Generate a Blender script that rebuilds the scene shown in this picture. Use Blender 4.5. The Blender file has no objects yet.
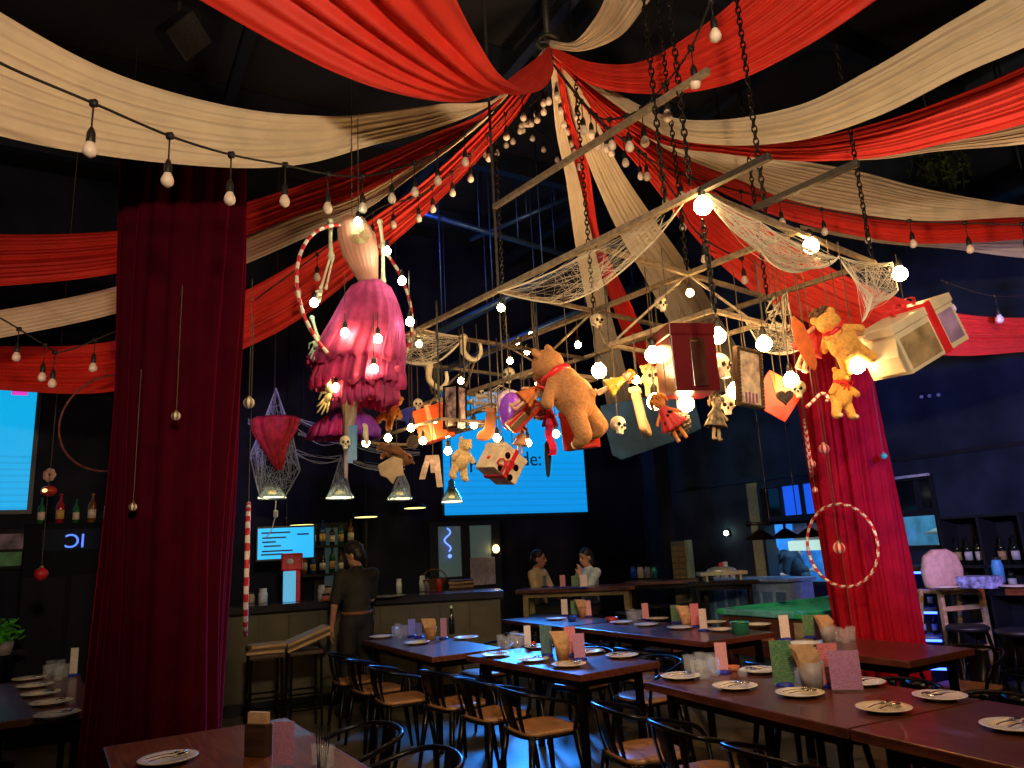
import bpy, bmesh, math, random
from mathutils import Vector, Matrix, Euler, Quaternion
random.seed(11)
SC = bpy.context.scene
COL = SC.collection
V = Vector
R = math.radians

# ------------------------------------------------------------------ camera
FPX, PITCH, ROLL, CAMH = 740.0, R(12.6), R(3.0), 1.55
_F = V((0, math.cos(PITCH), math.sin(PITCH)))
_U0 = V((0, -math.sin(PITCH), math.cos(PITCH)))
_R0 = V((1, 0, 0))
_R = _R0 * math.cos(ROLL) - _U0 * math.sin(ROLL)
_U = _R0 * math.sin(ROLL) + _U0 * math.cos(ROLL)
CAM = V((0, 0, CAMH))
# measuring helpers: where in the room does a sight line meet a depth, a height or a wall
def ray(px, py):
    return _F + _R * ((px - 512) / FPX) - _U * ((py - 384) / FPX)
def aty(px, py, Y):
    d = ray(px, py); return CAM + d * (Y / d.y)
def atz(px, py, z):
    d = ray(px, py); return CAM + d * ((z - CAMH) / d.z)
def onplane(px, py, P0, n):
    d = ray(px, py); return CAM + d * ((P0 - CAM).dot(n) / d.dot(n))

cd = bpy.data.cameras.new('camera')
cam = bpy.data.objects.new('camera', cd); COL.objects.link(cam)
m = Matrix((( _R.x, _U.x, -_F.x), (_R.y, _U.y, -_F.y), (_R.z, _U.z, -_F.z))).to_4x4()
m.translation = CAM
cam.matrix_world = m
cd.sensor_width = 36; cd.lens = 36 * FPX / 1024; cd.clip_start = 0.05; cd.clip_end = 100
SC.camera = cam

# ------------------------------------------------------------------ materials
MATS = {}
def mat(name, col, rough=.5, metal=0.0, var=.12, scale=18.0, emis=None, es=0.0, sheen=0.0, trans=0.0, alpha=1.0, bump=0.0, spec=.5, translucent=0.0, coat=0.0, tint=None):
    if name in MATS: return MATS[name]
    M = bpy.data.materials.new(name); M.use_nodes = True
    nt = M.node_tree; N = nt.nodes; L = nt.links
    b = N['Principled BSDF']; out = N['Material Output']
    tc = N.new('ShaderNodeTexCoord'); nz = N.new('ShaderNodeTexNoise')
    nz.inputs['Scale'].default_value = scale; nz.inputs['Detail'].default_value = 3
    L.new(tc.outputs['Object'], nz.inputs['Vector'])
    rp = N.new('ShaderNodeValToRGB')
    a = [max(0, c * (1 - var * 1.6)) for c in col]; z = [min(1, c * (1 + var * 1.6)) for c in col]
    rp.color_ramp.elements[0].position = .3; rp.color_ramp.elements[1].position = .7
    rp.color_ramp.elements[0].color = (*a, 1); rp.color_ramp.elements[1].color = (*z, 1)
    L.new(nz.outputs['Fac'], rp.inputs['Fac']); L.new(rp.outputs['Color'], b.inputs['Base Color'])
    b.inputs['Roughness'].default_value = rough; b.inputs['Metallic'].default_value = metal
    b.inputs['Specular IOR Level'].default_value = spec
    b.inputs['Transmission Weight'].default_value = trans; b.inputs['Alpha'].default_value = alpha
    b.inputs['Coat Weight'].default_value = coat
    if sheen:
        b.inputs['Sheen Weight'].default_value = sheen; b.inputs['Sheen Roughness'].default_value = .35
        b.inputs['Sheen Tint'].default_value = (*(tint or [min(1, c * 2 + .1) for c in col]), 1)
    if emis:
        b.inputs['Emission Color'].default_value = (*emis, 1); b.inputs['Emission Strength'].default_value = es
    if bump:
        bp = N.new('ShaderNodeBump'); bp.inputs['Strength'].default_value = bump; bp.inputs['Distance'].default_value = .02
        L.new(nz.outputs['Fac'], bp.inputs['Height']); L.new(bp.outputs['Normal'], b.inputs['Normal'])
    if translucent:
        t = N.new('ShaderNodeBsdfTranslucent'); L.new(rp.outputs['Color'], t.inputs['Color'])
        mx = N.new('ShaderNodeMixShader'); mx.inputs['Fac'].default_value = translucent
        L.new(b.outputs['BSDF'], mx.inputs[1]); L.new(t.outputs['BSDF'], mx.inputs[2]); L.new(mx.outputs['Shader'], out.inputs['Surface'])
    MATS[name] = M
    return M

def wood(name, c1, c2, rough=.3, sx=3.0, coat=0.0):
    if name in MATS: return MATS[name]
    M = bpy.data.materials.new(name); M.use_nodes = True
    nt = M.node_tree; N = nt.nodes; L = nt.links; b = N['Principled BSDF']
    tc = N.new('ShaderNodeTexCoord'); mp = N.new('ShaderNodeMapping'); mp.inputs['Scale'].default_value = (sx, sx * 14, sx * 6)
    nz = N.new('ShaderNodeTexNoise'); nz.inputs['Scale'].default_value = 2.2; nz.inputs['Detail'].default_value = 6
    rp = N.new('ShaderNodeValToRGB'); rp.color_ramp.elements[0].color = (*c1, 1); rp.color_ramp.elements[1].color = (*c2, 1)
    rp.color_ramp.elements[0].position = .35; rp.color_ramp.elements[1].position = .68
    L.new(tc.outputs['Object'], mp.inputs['Vector']); L.new(mp.outputs['Vector'], nz.inputs['Vector'])
    L.new(nz.outputs['Fac'], rp.inputs['Fac']); L.new(rp.outputs['Color'], b.inputs['Base Color'])
    b.inputs['Roughness'].default_value = rough; b.inputs['Coat Weight'].default_value = coat
    MATS[name] = M
    return M

def glow(name, col, strength):
    if name in MATS: return MATS[name]
    M = bpy.data.materials.new(name); M.use_nodes = True
    b = M.node_tree.nodes['Principled BSDF']
    b.inputs['Base Color'].default_value = (*[min(1, c) for c in col], 1)
    b.inputs['Emission Color'].default_value = (*col, 1); b.inputs['Emission Strength'].default_value = strength
    MATS[name] = M
    return M

def screen_mat(name, top, bottom, strength, lines=True):
    """a lit LED wall: cyan picture with a band of fine horizontal lines in its lower half"""
    M = bpy.data.materials.new(name); M.use_nodes = True
    nt = M.node_tree; N = nt.nodes; L = nt.links; b = N['Principled BSDF']
    tc = N.new('ShaderNodeTexCoord'); sp = N.new('ShaderNodeSeparateXYZ'); L.new(tc.outputs['Generated'], sp.inputs[0])
    rp = N.new('ShaderNodeValToRGB'); rp.color_ramp.elements[0].color = (*bottom, 1); rp.color_ramp.elements[1].color = (*top, 1)
    L.new(sp.outputs['Z'], rp.inputs['Fac'])
    nz = N.new('ShaderNodeTexNoise'); nz.inputs['Scale'].default_value = 3; L.new(tc.outputs['Generated'], nz.inputs['Vector'])
    w = N.new('ShaderNodeMath'); w.operation = 'MULTIPLY'; w.inputs[1].default_value = 125; L.new(sp.outputs['Z'], w.inputs[0])
    s = N.new('ShaderNodeMath'); s.operation = 'SINE'; L.new(w.outputs[0], s.inputs[0])
    g = N.new('ShaderNodeMath'); g.operation = 'GREATER_THAN'; g.inputs[1].default_value = .55; L.new(s.outputs[0], g.inputs[0])
    lt = N.new('ShaderNodeMath'); lt.operation = 'LESS_THAN'; lt.inputs[1].default_value = .45; L.new(sp.outputs['Z'], lt.inputs[0])
    an = N.new('ShaderNodeMath'); an.operation = 'MULTIPLY'; L.new(g.outputs[0], an.inputs[0]); L.new(lt.outputs[0], an.inputs[1])
    fa = N.new('ShaderNodeMath'); fa.operation = 'MULTIPLY'; fa.inputs[1].default_value = .22; L.new(an.outputs[0], fa.inputs[0])
    mx = N.new('ShaderNodeMixRGB'); mx.inputs[2].default_value = (0, .12, .42, 1); L.new(fa.outputs[0], mx.inputs[0]); L.new(rp.outputs['Color'], mx.inputs[1])
    L.new(mx.outputs[0], b.inputs['Emission Color']); b.inputs['Emission Strength'].default_value = strength
    b.inputs['Base Color'].default_value = (.02, .02, .02, 1)
    return M

def print_mat(name, base, ink, rows=9, rough=.35):
    """a printed card: rows of small broken print on a plain ground"""
    if name in MATS: return MATS[name]
    M = bpy.data.materials.new(name); M.use_nodes = True
    nt = M.node_tree; N = nt.nodes; L = nt.links; b = N['Principled BSDF']
    tc = N.new('ShaderNodeTexCoord')
    br = N.new('ShaderNodeTexBrick'); br.inputs['Scale'].default_value = rows; br.inputs['Color1'].default_value = (*ink, 1); br.inputs['Color2'].default_value = (*base, 1)
    br.inputs['Mortar'].default_value = (*base, 1); br.inputs['Mortar Size'].default_value = .07; br.inputs['Brick Width'].default_value = .7; br.inputs['Row Height'].default_value = .32
    br.inputs['Bias'].default_value = .25
    mp = N.new('ShaderNodeMapping'); mp.inputs['Rotation'].default_value = (R(90), 0, 0)
    L.new(tc.outputs['Generated'], mp.inputs['Vector']); L.new(mp.outputs['Vector'], br.inputs['Vector'])
    L.new(br.outputs['Color'], b.inputs['Base Color']); b.inputs['Roughness'].default_value = rough
    MATS[name] = M
    return M

# ------------------------------------------------------------------ mesh builder
class MB:
    def __init__(s): s.v = []; s.f = []; s.mi = []
    def add(s, vs, fs, mi=0):
        o = len(s.v); s.v += [V(p) for p in vs]
        s.f += [tuple(i + o for i in f) for f in fs]; s.mi += [mi] * len(fs); return s
    def box(s, c, d, rot=None, mi=0):
        c = V(c); hx, hy, hz = d[0] / 2, d[1] / 2, d[2] / 2
        vs = [V((x * hx, y * hy, z * hz)) for x in (-1, 1) for y in (-1, 1) for z in (-1, 1)]
        if rot is not None:
            M = rot if isinstance(rot, Matrix) else Euler(rot).to_matrix()
            vs = [M @ p for p in vs]
        return s.add([c + p for p in vs], [(0, 1, 3, 2), (4, 6, 7, 5), (0, 4, 5, 1), (2, 3, 7, 6), (0, 2, 6, 4), (1, 5, 7, 3)], mi)
    def tube(s, path, r, n=8, closed=False, mi=0, caps=True):
        P = [V(p) for p in path]; k = len(P)
        rr = list(r) if isinstance(r, (list, tuple)) else [r] * k
        T = []
        for i in range(k):
            a = P[(i - 1) % k] if closed or i > 0 else P[i]; b = P[(i + 1) % k] if closed or i < k - 1 else P[i]
            t = b - a; T.append(t.normalized() if t.length > 1e-9 else V((0, 0, 1)))
        x = T[0].orthogonal().normalized(); vs = []
        for i in range(k):
            if i:
                x = x - T[i] * x.dot(T[i])
                x = x.normalized() if x.length > 1e-6 else T[i].orthogonal().normalized()
            y = T[i].cross(x)
            for j in range(n):
                a = 2 * math.pi * j / n
                vs.append(P[i] + (x * math.cos(a) + y * math.sin(a)) * rr[i])
        fs = []
        for i in range(k if closed else k - 1):
            for j in range(n):
                i2 = (i + 1) % k
                fs.append((i * n + j, i * n + (j + 1) % n, i2 * n + (j + 1) % n, i2 * n + j))
        if caps and not closed:
            fs.append(tuple(range(n - 1, -1, -1))); fs.append(tuple((k - 1) * n + j for j in range(n)))
        return s.add(vs, fs, mi)
    def cyl(s, a, b, r, r2=None, n=12, mi=0): return s.tube([a, b], [r, r if r2 is None else r2], n, mi=mi)
    def lathe(s, prof, n=20, c=(0, 0, 0), M=None, mi=0, arc=None):
        c = V(c); vs = []; k = len(prof)
        for r_, z in prof:
            for j in range(n):
                a = 2 * math.pi * j / n; p = V((r_ * math.cos(a), r_ * math.sin(a), z))
                vs.append(c + (M @ p if M is not None else p))
        fs = [(i * n + j, i * n + (j + 1) % n, (i + 1) * n + (j + 1) % n, (i + 1) * n + j) for i in range(k - 1) for j in range(n)]
        if prof[0][0] > 1e-6: fs.append(tuple(range(n - 1, -1, -1)))
        if prof[-1][0] > 1e-6: fs.append(tuple((k - 1) * n + j for j in range(n)))
        return s.add(vs, fs, mi)
    def ell(s, c, r, rot=None, nu=16, nv=10, mi=0):
        if not isinstance(r, (tuple, list)): r = (r, r, r)
        M = Matrix.Identity(3) if rot is None else (rot if isinstance(rot, Matrix) else Euler(rot).to_matrix())
        prof = [(math.sin(math.pi * i / nv), -math.cos(math.pi * i / nv)) for i in range(nv + 1)]
        S = M @ Matrix.Diagonal(V(r))
        return s.lathe([(max(a, 1e-7), b) for a, b in prof], nu, c, S, mi)
    def cap(s, a, b, r1, r2=None, n=12, mi=0):
        a = V(a); b = V(b); r2 = r1 if r2 is None else r2; d = b - a; l = d.length
        if l < 1e-6: return s.ell(a, r1)
        q = V((0, 0, 1)).rotation_difference(d.normalized()).to_matrix()
        prof = [(max(1e-7, r1 * math.sin(t)), -r1 * math.cos(t)) for t in [i * math.pi / 8 for i in range(5)]]
        prof += [(max(1e-7, r2 * math.cos(t)), l + r2 * math.sin(t)) for t in [i * math.pi / 8 for i in range(5)]]
        return s.lathe(prof, n, a, q, mi)
    def grid(s, pts, mi=0, closed=False):
        k = len(pts); n = len(pts[0]); vs = [p for row in pts for p in row]; fs = []
        for i in range(k - 1):
            for j in range(n if closed else n - 1):
                j2 = (j + 1) % n
                fs.append((i * n + j, i * n + j2, (i + 1) * n + j2, (i + 1) * n + j))
        return s.add(vs, fs, mi)
    def prism(s, outline, y0, y1, mi=0):
        """outline in x,z; extruded from y0 to y1"""
        n = len(outline); vs = [V((x, y0, z)) for x, z in outline] + [V((x, y1, z)) for x, z in outline]
        fs = [tuple(range(n)), tuple(range(2 * n - 1, n - 1, -1))] + [(i, i + n, (i + 1) % n + n, (i + 1) % n) for i in range(n)]
        return s.add(vs, fs, mi)
    def xf(s, M, o=(0, 0, 0)):
        o = V(o); s.v = [M @ p + o for p in s.v]; return s
    def mesh(s, name, mats, smooth=True):
        me = bpy.data.meshes.new(name); me.from_pydata([tuple(p) for p in s.v], [], s.f)
        mats = mats if isinstance(mats, (list, tuple)) else [mats]
        for x in mats: me.materials.append(x)
        me.polygons.foreach_set('material_index', s.mi)
        bm = bmesh.new(); bm.from_mesh(me); bmesh.ops.recalc_face_normals(bm, faces=bm.faces); bm.to_mesh(me); bm.free()
        if smooth: me.polygons.foreach_set('use_smooth', [True] * len(me.polygons))
        me.update(); return me
    def build(s, name, mats, parent=None, smooth=False, bevel=0, remesh=0, smo=0, solid=0, loc=None, autos=False):
        o = bpy.data.objects.new(name, s.mesh(name, mats, smooth)); COL.objects.link(o)
        if parent is not None: o.parent = parent
        if loc is not None: o.location = loc
        if solid:
            q = o.modifiers.new('solid', 'SOLIDIFY'); q.thickness = solid; q.offset = 0
        if bevel:
            q = o.modifiers.new('bevel', 'BEVEL'); q.width = bevel; q.segments = 2; q.limit_method = 'ANGLE'
        if remesh:
            q = o.modifiers.new('remesh', 'REMESH'); q.mode = 'VOXEL'; q.voxel_size = remesh; q.use_smooth_shade = True
        if smo:
            q = o.modifiers.new('smooth', 'SMOOTH'); q.iterations = smo; q.factor = .5
        return o

LABELS = {}
def tag(o, label=None, cat=None, group=None, kind=None):
    if label:
        o['label'] = label
        if label.lower() in LABELS and not group: print('DUPLABEL', label)
        LABELS[label.lower()] = 1
        if not 4 <= len(label.split()) <= 16: print('LABELLEN', len(label.split()), label)
    if cat: o['category'] = cat
    if group: o['group'] = group
    if kind: o['kind'] = kind
    return o
def thing(name, label, cat, loc=(0, 0, 0), rz=0, group=None):
    o = bpy.data.objects.new(name, None); COL.objects.link(o); o.empty_display_size = .1
    o.location = loc; o.rotation_euler = (0, 0, rz)
    return tag(o, label, cat, group)
def kids(o): return [c for c in KIDS.get(o.name, [])]
KIDS = {}
def dup(root, loc, rz, label, group=None, scale=None):
    r = root.copy(); COL.objects.link(r); r.location = loc; r.rotation_euler = (0, 0, rz)
    if scale: r.scale = scale
    tag(r, label, None, group)
    for ch in list(root.children):
        c = ch.copy(); COL.objects.link(c); c.parent = r
        for g in ch.children:
            d = g.copy(); COL.objects.link(d); d.parent = c
    return r
def inst(src, name, parent, loc=(0, 0, 0)):
    o = bpy.data.objects.new(name, src.data); COL.objects.link(o); o.parent = parent; o.location = loc; return o
def struct(name, mb, m, **k):
    o = mb.build(name, m, **k); o['kind'] = 'structure'; return o
def crom(P, t):
    """Catmull-Rom through a list of Vectors, t in 0..1"""
    n = len(P) - 1; x = min(max(t, 0), 1) * n; i = min(int(x), n - 1); f = x - i
    p0 = P[max(i - 1, 0)]; p1 = P[i]; p2 = P[i + 1]; p3 = P[min(i + 2, n)]
    return .5 * ((2 * p1) + (p2 - p0) * f + (2 * p0 - 5 * p1 + 4 * p2 - p3) * f * f + (3 * p1 - p0 - 3 * p2 + p3) * f ** 3)
def smoothpath(P, n): 
    P = [V(p) for p in P]; return [crom(P, i / n) for i in range(n + 1)]
def rotm(x=0, y=0, z=0): return Euler((R(x), R(y), R(z))).to_matrix()
ORD = ['first', 'second', 'third', 'fourth', 'fifth', 'sixth', 'seventh', 'eighth', 'ninth', 'tenth', 'eleventh', 'twelfth']

# shared materials
BLACK_METAL = mat('black_metal', (.012, .012, .014), .28, .85, .1)
BLACK_PLASTIC = mat('black_plastic', (.012, .012, .012), .45, 0, .1)
BLACK_MATTE = mat('black_matte', (.01, .01, .012), .8)
STEEL = mat('rusty_steel', (.30, .24, .17), .5, .3, .2, 30)
DARK_STEEL = mat('dark_steel', (.05, .045, .04), .5, .4, .2, 30)
DARK_WOOD = wood('table_wood', (.05, .012, .006), (.14, .038, .018), .36, 2.5, .3)
SEAT_WOOD = wood('seat_wood', (.24, .11, .045), (.42, .21, .09), .35)
PALE_WOOD = wood('pale_wood', (.35, .22, .10), (.55, .38, .2), .4)
PORCELAIN = mat('porcelain', (.78, .70, .58), .22, 0, .03)
CUTLERY = mat('cutlery_steel', (.6, .58, .55), .2, 1, .05)
GLASS = mat('clear_glass', (.75, .80, .88), .06, 0, .01, alpha=.13, spec=1.0)
RED_FABRIC = mat('red_drape', (.85, .040, .024), .62, 0, .06, 6, translucent=.18, sheen=.25)
CREAM_FABRIC = mat('cream_drape', (.80, .66, .48), .65, 0, .05, 6, translucent=.18, sheen=.2)
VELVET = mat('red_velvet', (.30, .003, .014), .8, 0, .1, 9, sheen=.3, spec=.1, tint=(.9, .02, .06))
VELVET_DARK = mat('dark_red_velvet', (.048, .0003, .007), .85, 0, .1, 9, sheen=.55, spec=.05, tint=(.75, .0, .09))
RED_RIBBON = mat('red_ribbon', (.72, .02, .03), .35, 0, .08, sheen=.2)
CORD = mat('cord_grey', (.09, .07, .05), .7)
WEB = mat('cobweb_fibre', (.85, .80, .70), .8, 0, .04)
BONE = mat('bone', (.72, .66, .48), .5, 0, .14, 30)
WHITE_FROST = mat('frosted_bulb', (.86, .72, .62), .35, 0, .02)
WARM = (1.0, .60, .22)
BULB_ON = glow('bulb_lit', WARM, 66.0)
BULB_COOL = glow('bulb_pale_lit', (.86, 1.0, .70), 34.0)
# ================================================================== ROOM
RA = R(-60)
U2 = V((math.cos(RA), math.sin(RA), 0)); V2 = V((-math.sin(RA), math.cos(RA), 0))   # room axes
ROT = Matrix.Rotation(RA, 3, 'Z')
def W(s, t, z=0): return U2 * s + V2 * t + V((0, 0, z))
P0B = V((-.9, 11.5, 0)); NB = U2.copy()
P0R = V((3.9, 10.3, 0)); NR = -V2
SB = P0B.dot(U2); TR = P0R.dot(V2); SF = 3.2; TL = -6.6; ZC = 6.6
def onback(px, py): p = onplane(px, py, P0B, NB); return p.dot(V2), p.z
def onright(px, py): p = onplane(px, py, P0R, NR); return p.dot(U2), p.z
WALLM = mat('dark_painted_wall', (.012, .014, .030), .7, 0, .25, 2.0, bump=.15, spec=.12)
WALLR = mat('dark_concrete_panel', (.026, .036, .058), .65, 0, .25, 2.4, bump=.15, spec=.15)
CEILM = mat('black_ceiling', (.005, .005, .008), .85, 0, .2)
DARKTRIM = mat('black_trim', (.012, .013, .018), .5)
def rbox(mb, s0, s1, t0, t1, z0, z1, mi=0):
    return mb.box(W((s0 + s1) / 2, (t0 + t1) / 2, (z0 + z1) / 2), (abs(s1 - s0), abs(t1 - t0), abs(z1 - z0)), ROT, mi)
# floor: stained brown-grey concrete
FL = mat('stained_concrete_floor', (.13, .105, .062), .38, 0, .35, 1.6, bump=.05)
struct('floor', rbox(MB(), SB - 4, SF, TL, TR + 3, -.1, 0), FL)
struct('ceiling', rbox(MB(), SB - .3, SF, TL, TR + 3, ZC, ZC + .1), CEILM)
struct('wall_front', rbox(MB(), SF, SF + .12, TL, TR, 0, ZC), WALLM)
struct('wall_left', rbox(MB(), SB - .2, SF, TL - .12, TL, 0, ZC), WALLM)
def wall_open(mb, a0, a1, opens, put):
    """split a wall a0..a1 x 0..ZC around openings (a,b,z0,z1)"""
    xs = sorted({a0, a1, *[o[0] for o in opens], *[o[1] for o in opens]})
    for x0, x1 in zip(xs, xs[1:]):
        zz = 0.0
        for o in sorted([o for o in opens if o[0] <= x0 + 1e-6 and o[1] >= x1 - 1e-6], key=lambda o: o[2]):
            if o[2] > zz: put(mb, x0, x1, zz, o[2])
            zz = o[3]
        put(mb, x0, x1, zz, ZC)
# --- right wall with the kitchen pass and a second window
k0 = onright(757, 486); k1 = onright(812, 480); kb = onright(760, 583)
KO = (k0[0], k1[0] + .12, kb[1] - .02, k0[1])
q0 = onright(872, 480); q1 = onright(930, 474); qb = onright(948, 549)
QO = (q0[0], (q1[0] + qb[0]) / 2, qb[1], q1[1])
mb = wall_right = MB()
wall_open(mb, SB - .2, SF, [KO, QO], lambda m_, a, b, z0, z1: rbox(m_, a, b, TR, TR + .18, z0, z1))
struct('wall_right', mb, WALLR)
# back wall
mb = MB(); rbox(mb, SB - .15, SB, TL, TR, 0, ZC)
struct('wall_back', mb, WALLM)
# baseboards
struct('baseboard_back', rbox(MB(), SB, SB + .03, TL, TR, 0, .14), DARKTRIM)
struct('baseboard_right', rbox(MB(), SB, SF, TR - .03, TR, 0, .14), DARKTRIM)
# horizontal reveal line along the right wall, with panel studs
lz = onright(700, 487)[1]
struct('trim_1', rbox(MB(), SB, SF, TR - .025, TR, lz - .03, lz + .02), DARKTRIM)
# window frames
def wframe(name, O, depth, cols=2, rows=(0.5,), w=.05):
    fr = MB()
    a, b, z0, z1 = O
    rbox(fr, a, b, TR - .02, TR + depth, z1 - w, z1); rbox(fr, a, b, TR - .02, TR + depth, z0, z0 + w)
    rbox(fr, a, a + w, TR - .02, TR + depth, z0, z1); rbox(fr, b - w, b, TR - .02, TR + depth, z0, z1)
    return fr
zmid = onright(775, 520)[1]
f1 = wframe('k', KO, .2)
rbox(f1, KO[0], KO[1], TR + .02, TR + .14, zmid - .05, zmid + .05)
for k in (1, 2): 
    a = KO[0] + (KO[1] - KO[0]) * k / 3.0; rbox(f1, a - .03, a + .03, TR + .04, TR + .12, zmid, KO[3])
kw = struct('window_1', f1, DARKTRIM)
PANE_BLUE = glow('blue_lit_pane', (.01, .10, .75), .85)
pw = (KO[1] - KO[0]) / 3
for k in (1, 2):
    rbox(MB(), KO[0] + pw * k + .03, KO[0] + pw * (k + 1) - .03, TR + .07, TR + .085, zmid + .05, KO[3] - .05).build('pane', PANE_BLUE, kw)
rbox(MB(), KO[0] + .05, KO[0] + pw - .03, TR + .07, TR + .085, zmid + .05, KO[3] - .05).build('pane', mat('dark_pane', (.01, .012, .015), .08), kw)
rbox(MB(), KO[0] - .20, KO[0], TR - .012, TR + .02, KO[2], KO[3] + .05).build('window_frame', mat('olive_lit_reveal', (.34, .33, .16), .6), kw)  # olive light falling on the reveal, put into its colour
f2 = wframe('q', QO, .2)
qm = onright(925, 512)[1]
rbox(f2, QO[0], QO[1], TR + .02, TR + .12, qm - .04, qm + .04)
a = onright(916, 500)[0]; rbox(f2, a - .02, a + .02, TR + .02, TR + .1, qm, QO[3])
qw = struct('window_2', f2, DARKTRIM)
rbox(MB(), QO[0] + .05, QO[1] - .05, TR + .05, TR + .065, qm + .04, QO[3] - .05).build('pane', mat('dark_pane', (.01, .012, .015), .08), qw)
rbox(MB(), QO[0] + .02, QO[1] - .02, TR - .06, TR - .02, QO[3] - .02, QO[3] + .01).build('window_sill', mat('white_sill_strip', (.7, .72, .75), .5), qw)
# rooms behind the openings
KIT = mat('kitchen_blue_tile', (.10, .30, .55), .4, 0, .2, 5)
mb = MB(); kt = TR + 2.6
rbox(mb, KO[0] - 1.6, KO[1] + .5, kt, kt + .1, 0, 3.4); rbox(mb, KO[0] - 1.7, KO[0] - 1.6, TR + .18, kt, 0, 3.4); rbox(mb, KO[1] + .5, KO[1] + .6, TR + .18, kt, 0, 3.4)
rbox(mb, KO[0] - 1.6, KO[1] + .5, TR + .18, kt, 3.3, 3.4)
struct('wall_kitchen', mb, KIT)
mb = MB(); qt = TR + 1.6
rbox(mb, QO[0] - .3, QO[1] + .8, qt, qt + .1, 0, 3.6); rbox(mb, QO[0] - .4, QO[0] - .3, TR + .18, qt, 0, 3.6); rbox(mb, QO[1] + .8, QO[1] + .9, TR + .18, qt, 0, 3.6); rbox(mb, QO[0] - .3, QO[1] + .8, TR + .18, qt, 3.5, 3.6)
struct('wall_pantry', mb, mat('pale_teal_plaster', (.42, .58, .60), .7))
# kitchen hood strip (pale lit fascia)
p = onplane(785, 546, W(0, TR + .5), NR); p = (0, p.z)
hood = rbox(MB(), KO[0] + .12, KO[1] - .02, TR + .35, TR + .7, p[1] - .07, p[1] + .07).build('kitchen_light_panel', glow('mint_light_panel', (.55, .85, .70), .8), bevel=.01)
tag(hood, 'long mint white lit panel inside the top of the kitchen pass', 'light panel'); MATS['brushed_steel_pale'] = mat('brushed_steel_pale', (.62, .68, .62), .35, .4)
hood2 = rbox(MB(), KO[0] + .2, KO[1] - .1, TR + .4, TR + .65, p[1] + .07, 3.3).build('duct', mat('brushed_steel_pale', (.62, .68, .62), .35, .4), None)
hood2.parent = hood
# ceiling beams + trusses
BEAMM = mat('dark_ceiling_steel', (.020, .026, .045), .5, .5)
for k, s in enumerate((-9.4, -7.6, -5.8, -4.0, -2.2, -.4, 1.4)):
    mb = MB(); rbox(mb, s - .06, s + .06, TL, TR, ZC - .28, ZC - .02); struct('beam_ceiling', mb, BEAMM)
for k, t in enumerate((-4, -1.5, 1.0, 3.4, 5.8, 7.6)):
    mb = MB(); rbox(mb, SB, SF, t - .05, t + .05, ZC - .42, ZC - .29); struct('beam_ceiling', mb, BEAMM)
# low service pipes and ducts seen through the frame
PIPE = mat('blue_grey_pipe', (.05, .11, .22), .4, .6)
def pipe(label, a, b, r, name='ceiling_pipe'):
    a, b = V(a), V(b); mb = MB().cyl(a, b, r, n=12)
    for k in range(1, 5):
        p_ = a.lerp(b, k / 5); mb.cyl(p_, V((p_.x, p_.y, ZC - .02)), .008, n=6)
    tag(mb.build(name, PIPE, smooth=True), label, 'pipe')
pipe('thin blue lit pipe across the ceiling behind the long top rail of the frame', aty(395, 205, 8.2), aty(590, 262, 9.6), .035)
pipe('blue ceiling pipe rising from the dress hoop towards the cobwebbed rail', aty(390, 356, 8.4), aty(640, 232, 8.6), .045)
pipe('blue ceiling pipe just below the longer one, behind the hanging skulls', aty(440, 372, 9.2), aty(680, 268, 9.2), .05)
pipe('short blue ceiling pipe beyond the frame, above the central screen', aty(470, 240, 9.6), aty(610, 180, 9.6), .03)
mb = MB(); a = aty(130, 30, 5.2); b = aty(45, 300, 9.4)
tag(mb.box(aty(183, 36, 5.8), (.22, .3, .34), rotm(-30, 25, -30)).build('ceiling_speaker', mat('speaker_mesh', (.018, .018, .02), .6, .2, .9, 90), bevel=.015), 'dark grille speaker box fixed under the ceiling above the cream drape', 'speaker')
mb = MB().cyl(aty(178, 30, 5.8), V((*aty(178, 30, 5.8).xy, ZC - .02)), .02); o_ = mb.build('bracket', DARK_STEEL); o_.parent = bpy.data.objects['ceiling_speaker']
# ceiling vent ducts lower right
duct = MB().cyl(W(-4.5, 8.15, 4.9), W(1.0, 8.15, 4.9), .18, n=20)
for k in range(6):
    p_ = W(-4.4 + k, 8.15, 4.9); duct.cyl(p_, p_ + V((0, 0, ZC - 4.92)), .012, n=6)
tag(duct.build('ventilation_duct', mat('dark_duct', (.04, .045, .06), .45, .6), smooth=True), 'dark round ventilation duct hung below the ceiling along the panelled wall', 'duct')

# ================================================================== SCREENS on the back wall
def wall_screen(label, pxl, pxr, pyt, pyb, name='led_screen', m=None):
    t0, _ = onback(pxl, pyb); t1, zb = onback(pxr, pyb); _, zt = onback((pxl + pxr) / 2, pyt)
    th = thing(name, label, 'screen', W(SB + .06, (t0 + t1) / 2, zb))
    loc = th.location.copy()
    b = rbox(MB(), SB + .01, SB + .06, t0 - .05, t1 + .05, zb - .05, zt + .05).xf(Matrix.Identity(3), -loc).build('casing', BLACK_PLASTIC, th)
    # panel is built along local x so its print coordinates run with the picture
    pn = MB().box((0, 0, (zt - zb) / 2), (t1 - t0, .02, zt - zb)).build('display_panel', m, th); pn.rotation_euler = (0, 0, R(30)); pn.location = NB * .012
    return th, pn, t1 - t0, zt - zb
SCR = screen_mat('cyan_screen', (.0, .36, .92), (.003, .32, .86), .86)
scr, pn, sw, sh = wall_screen('large cyan screen on the dark wall behind the hanging toys', 443, 585, 395, 512, m=SCR)
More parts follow.
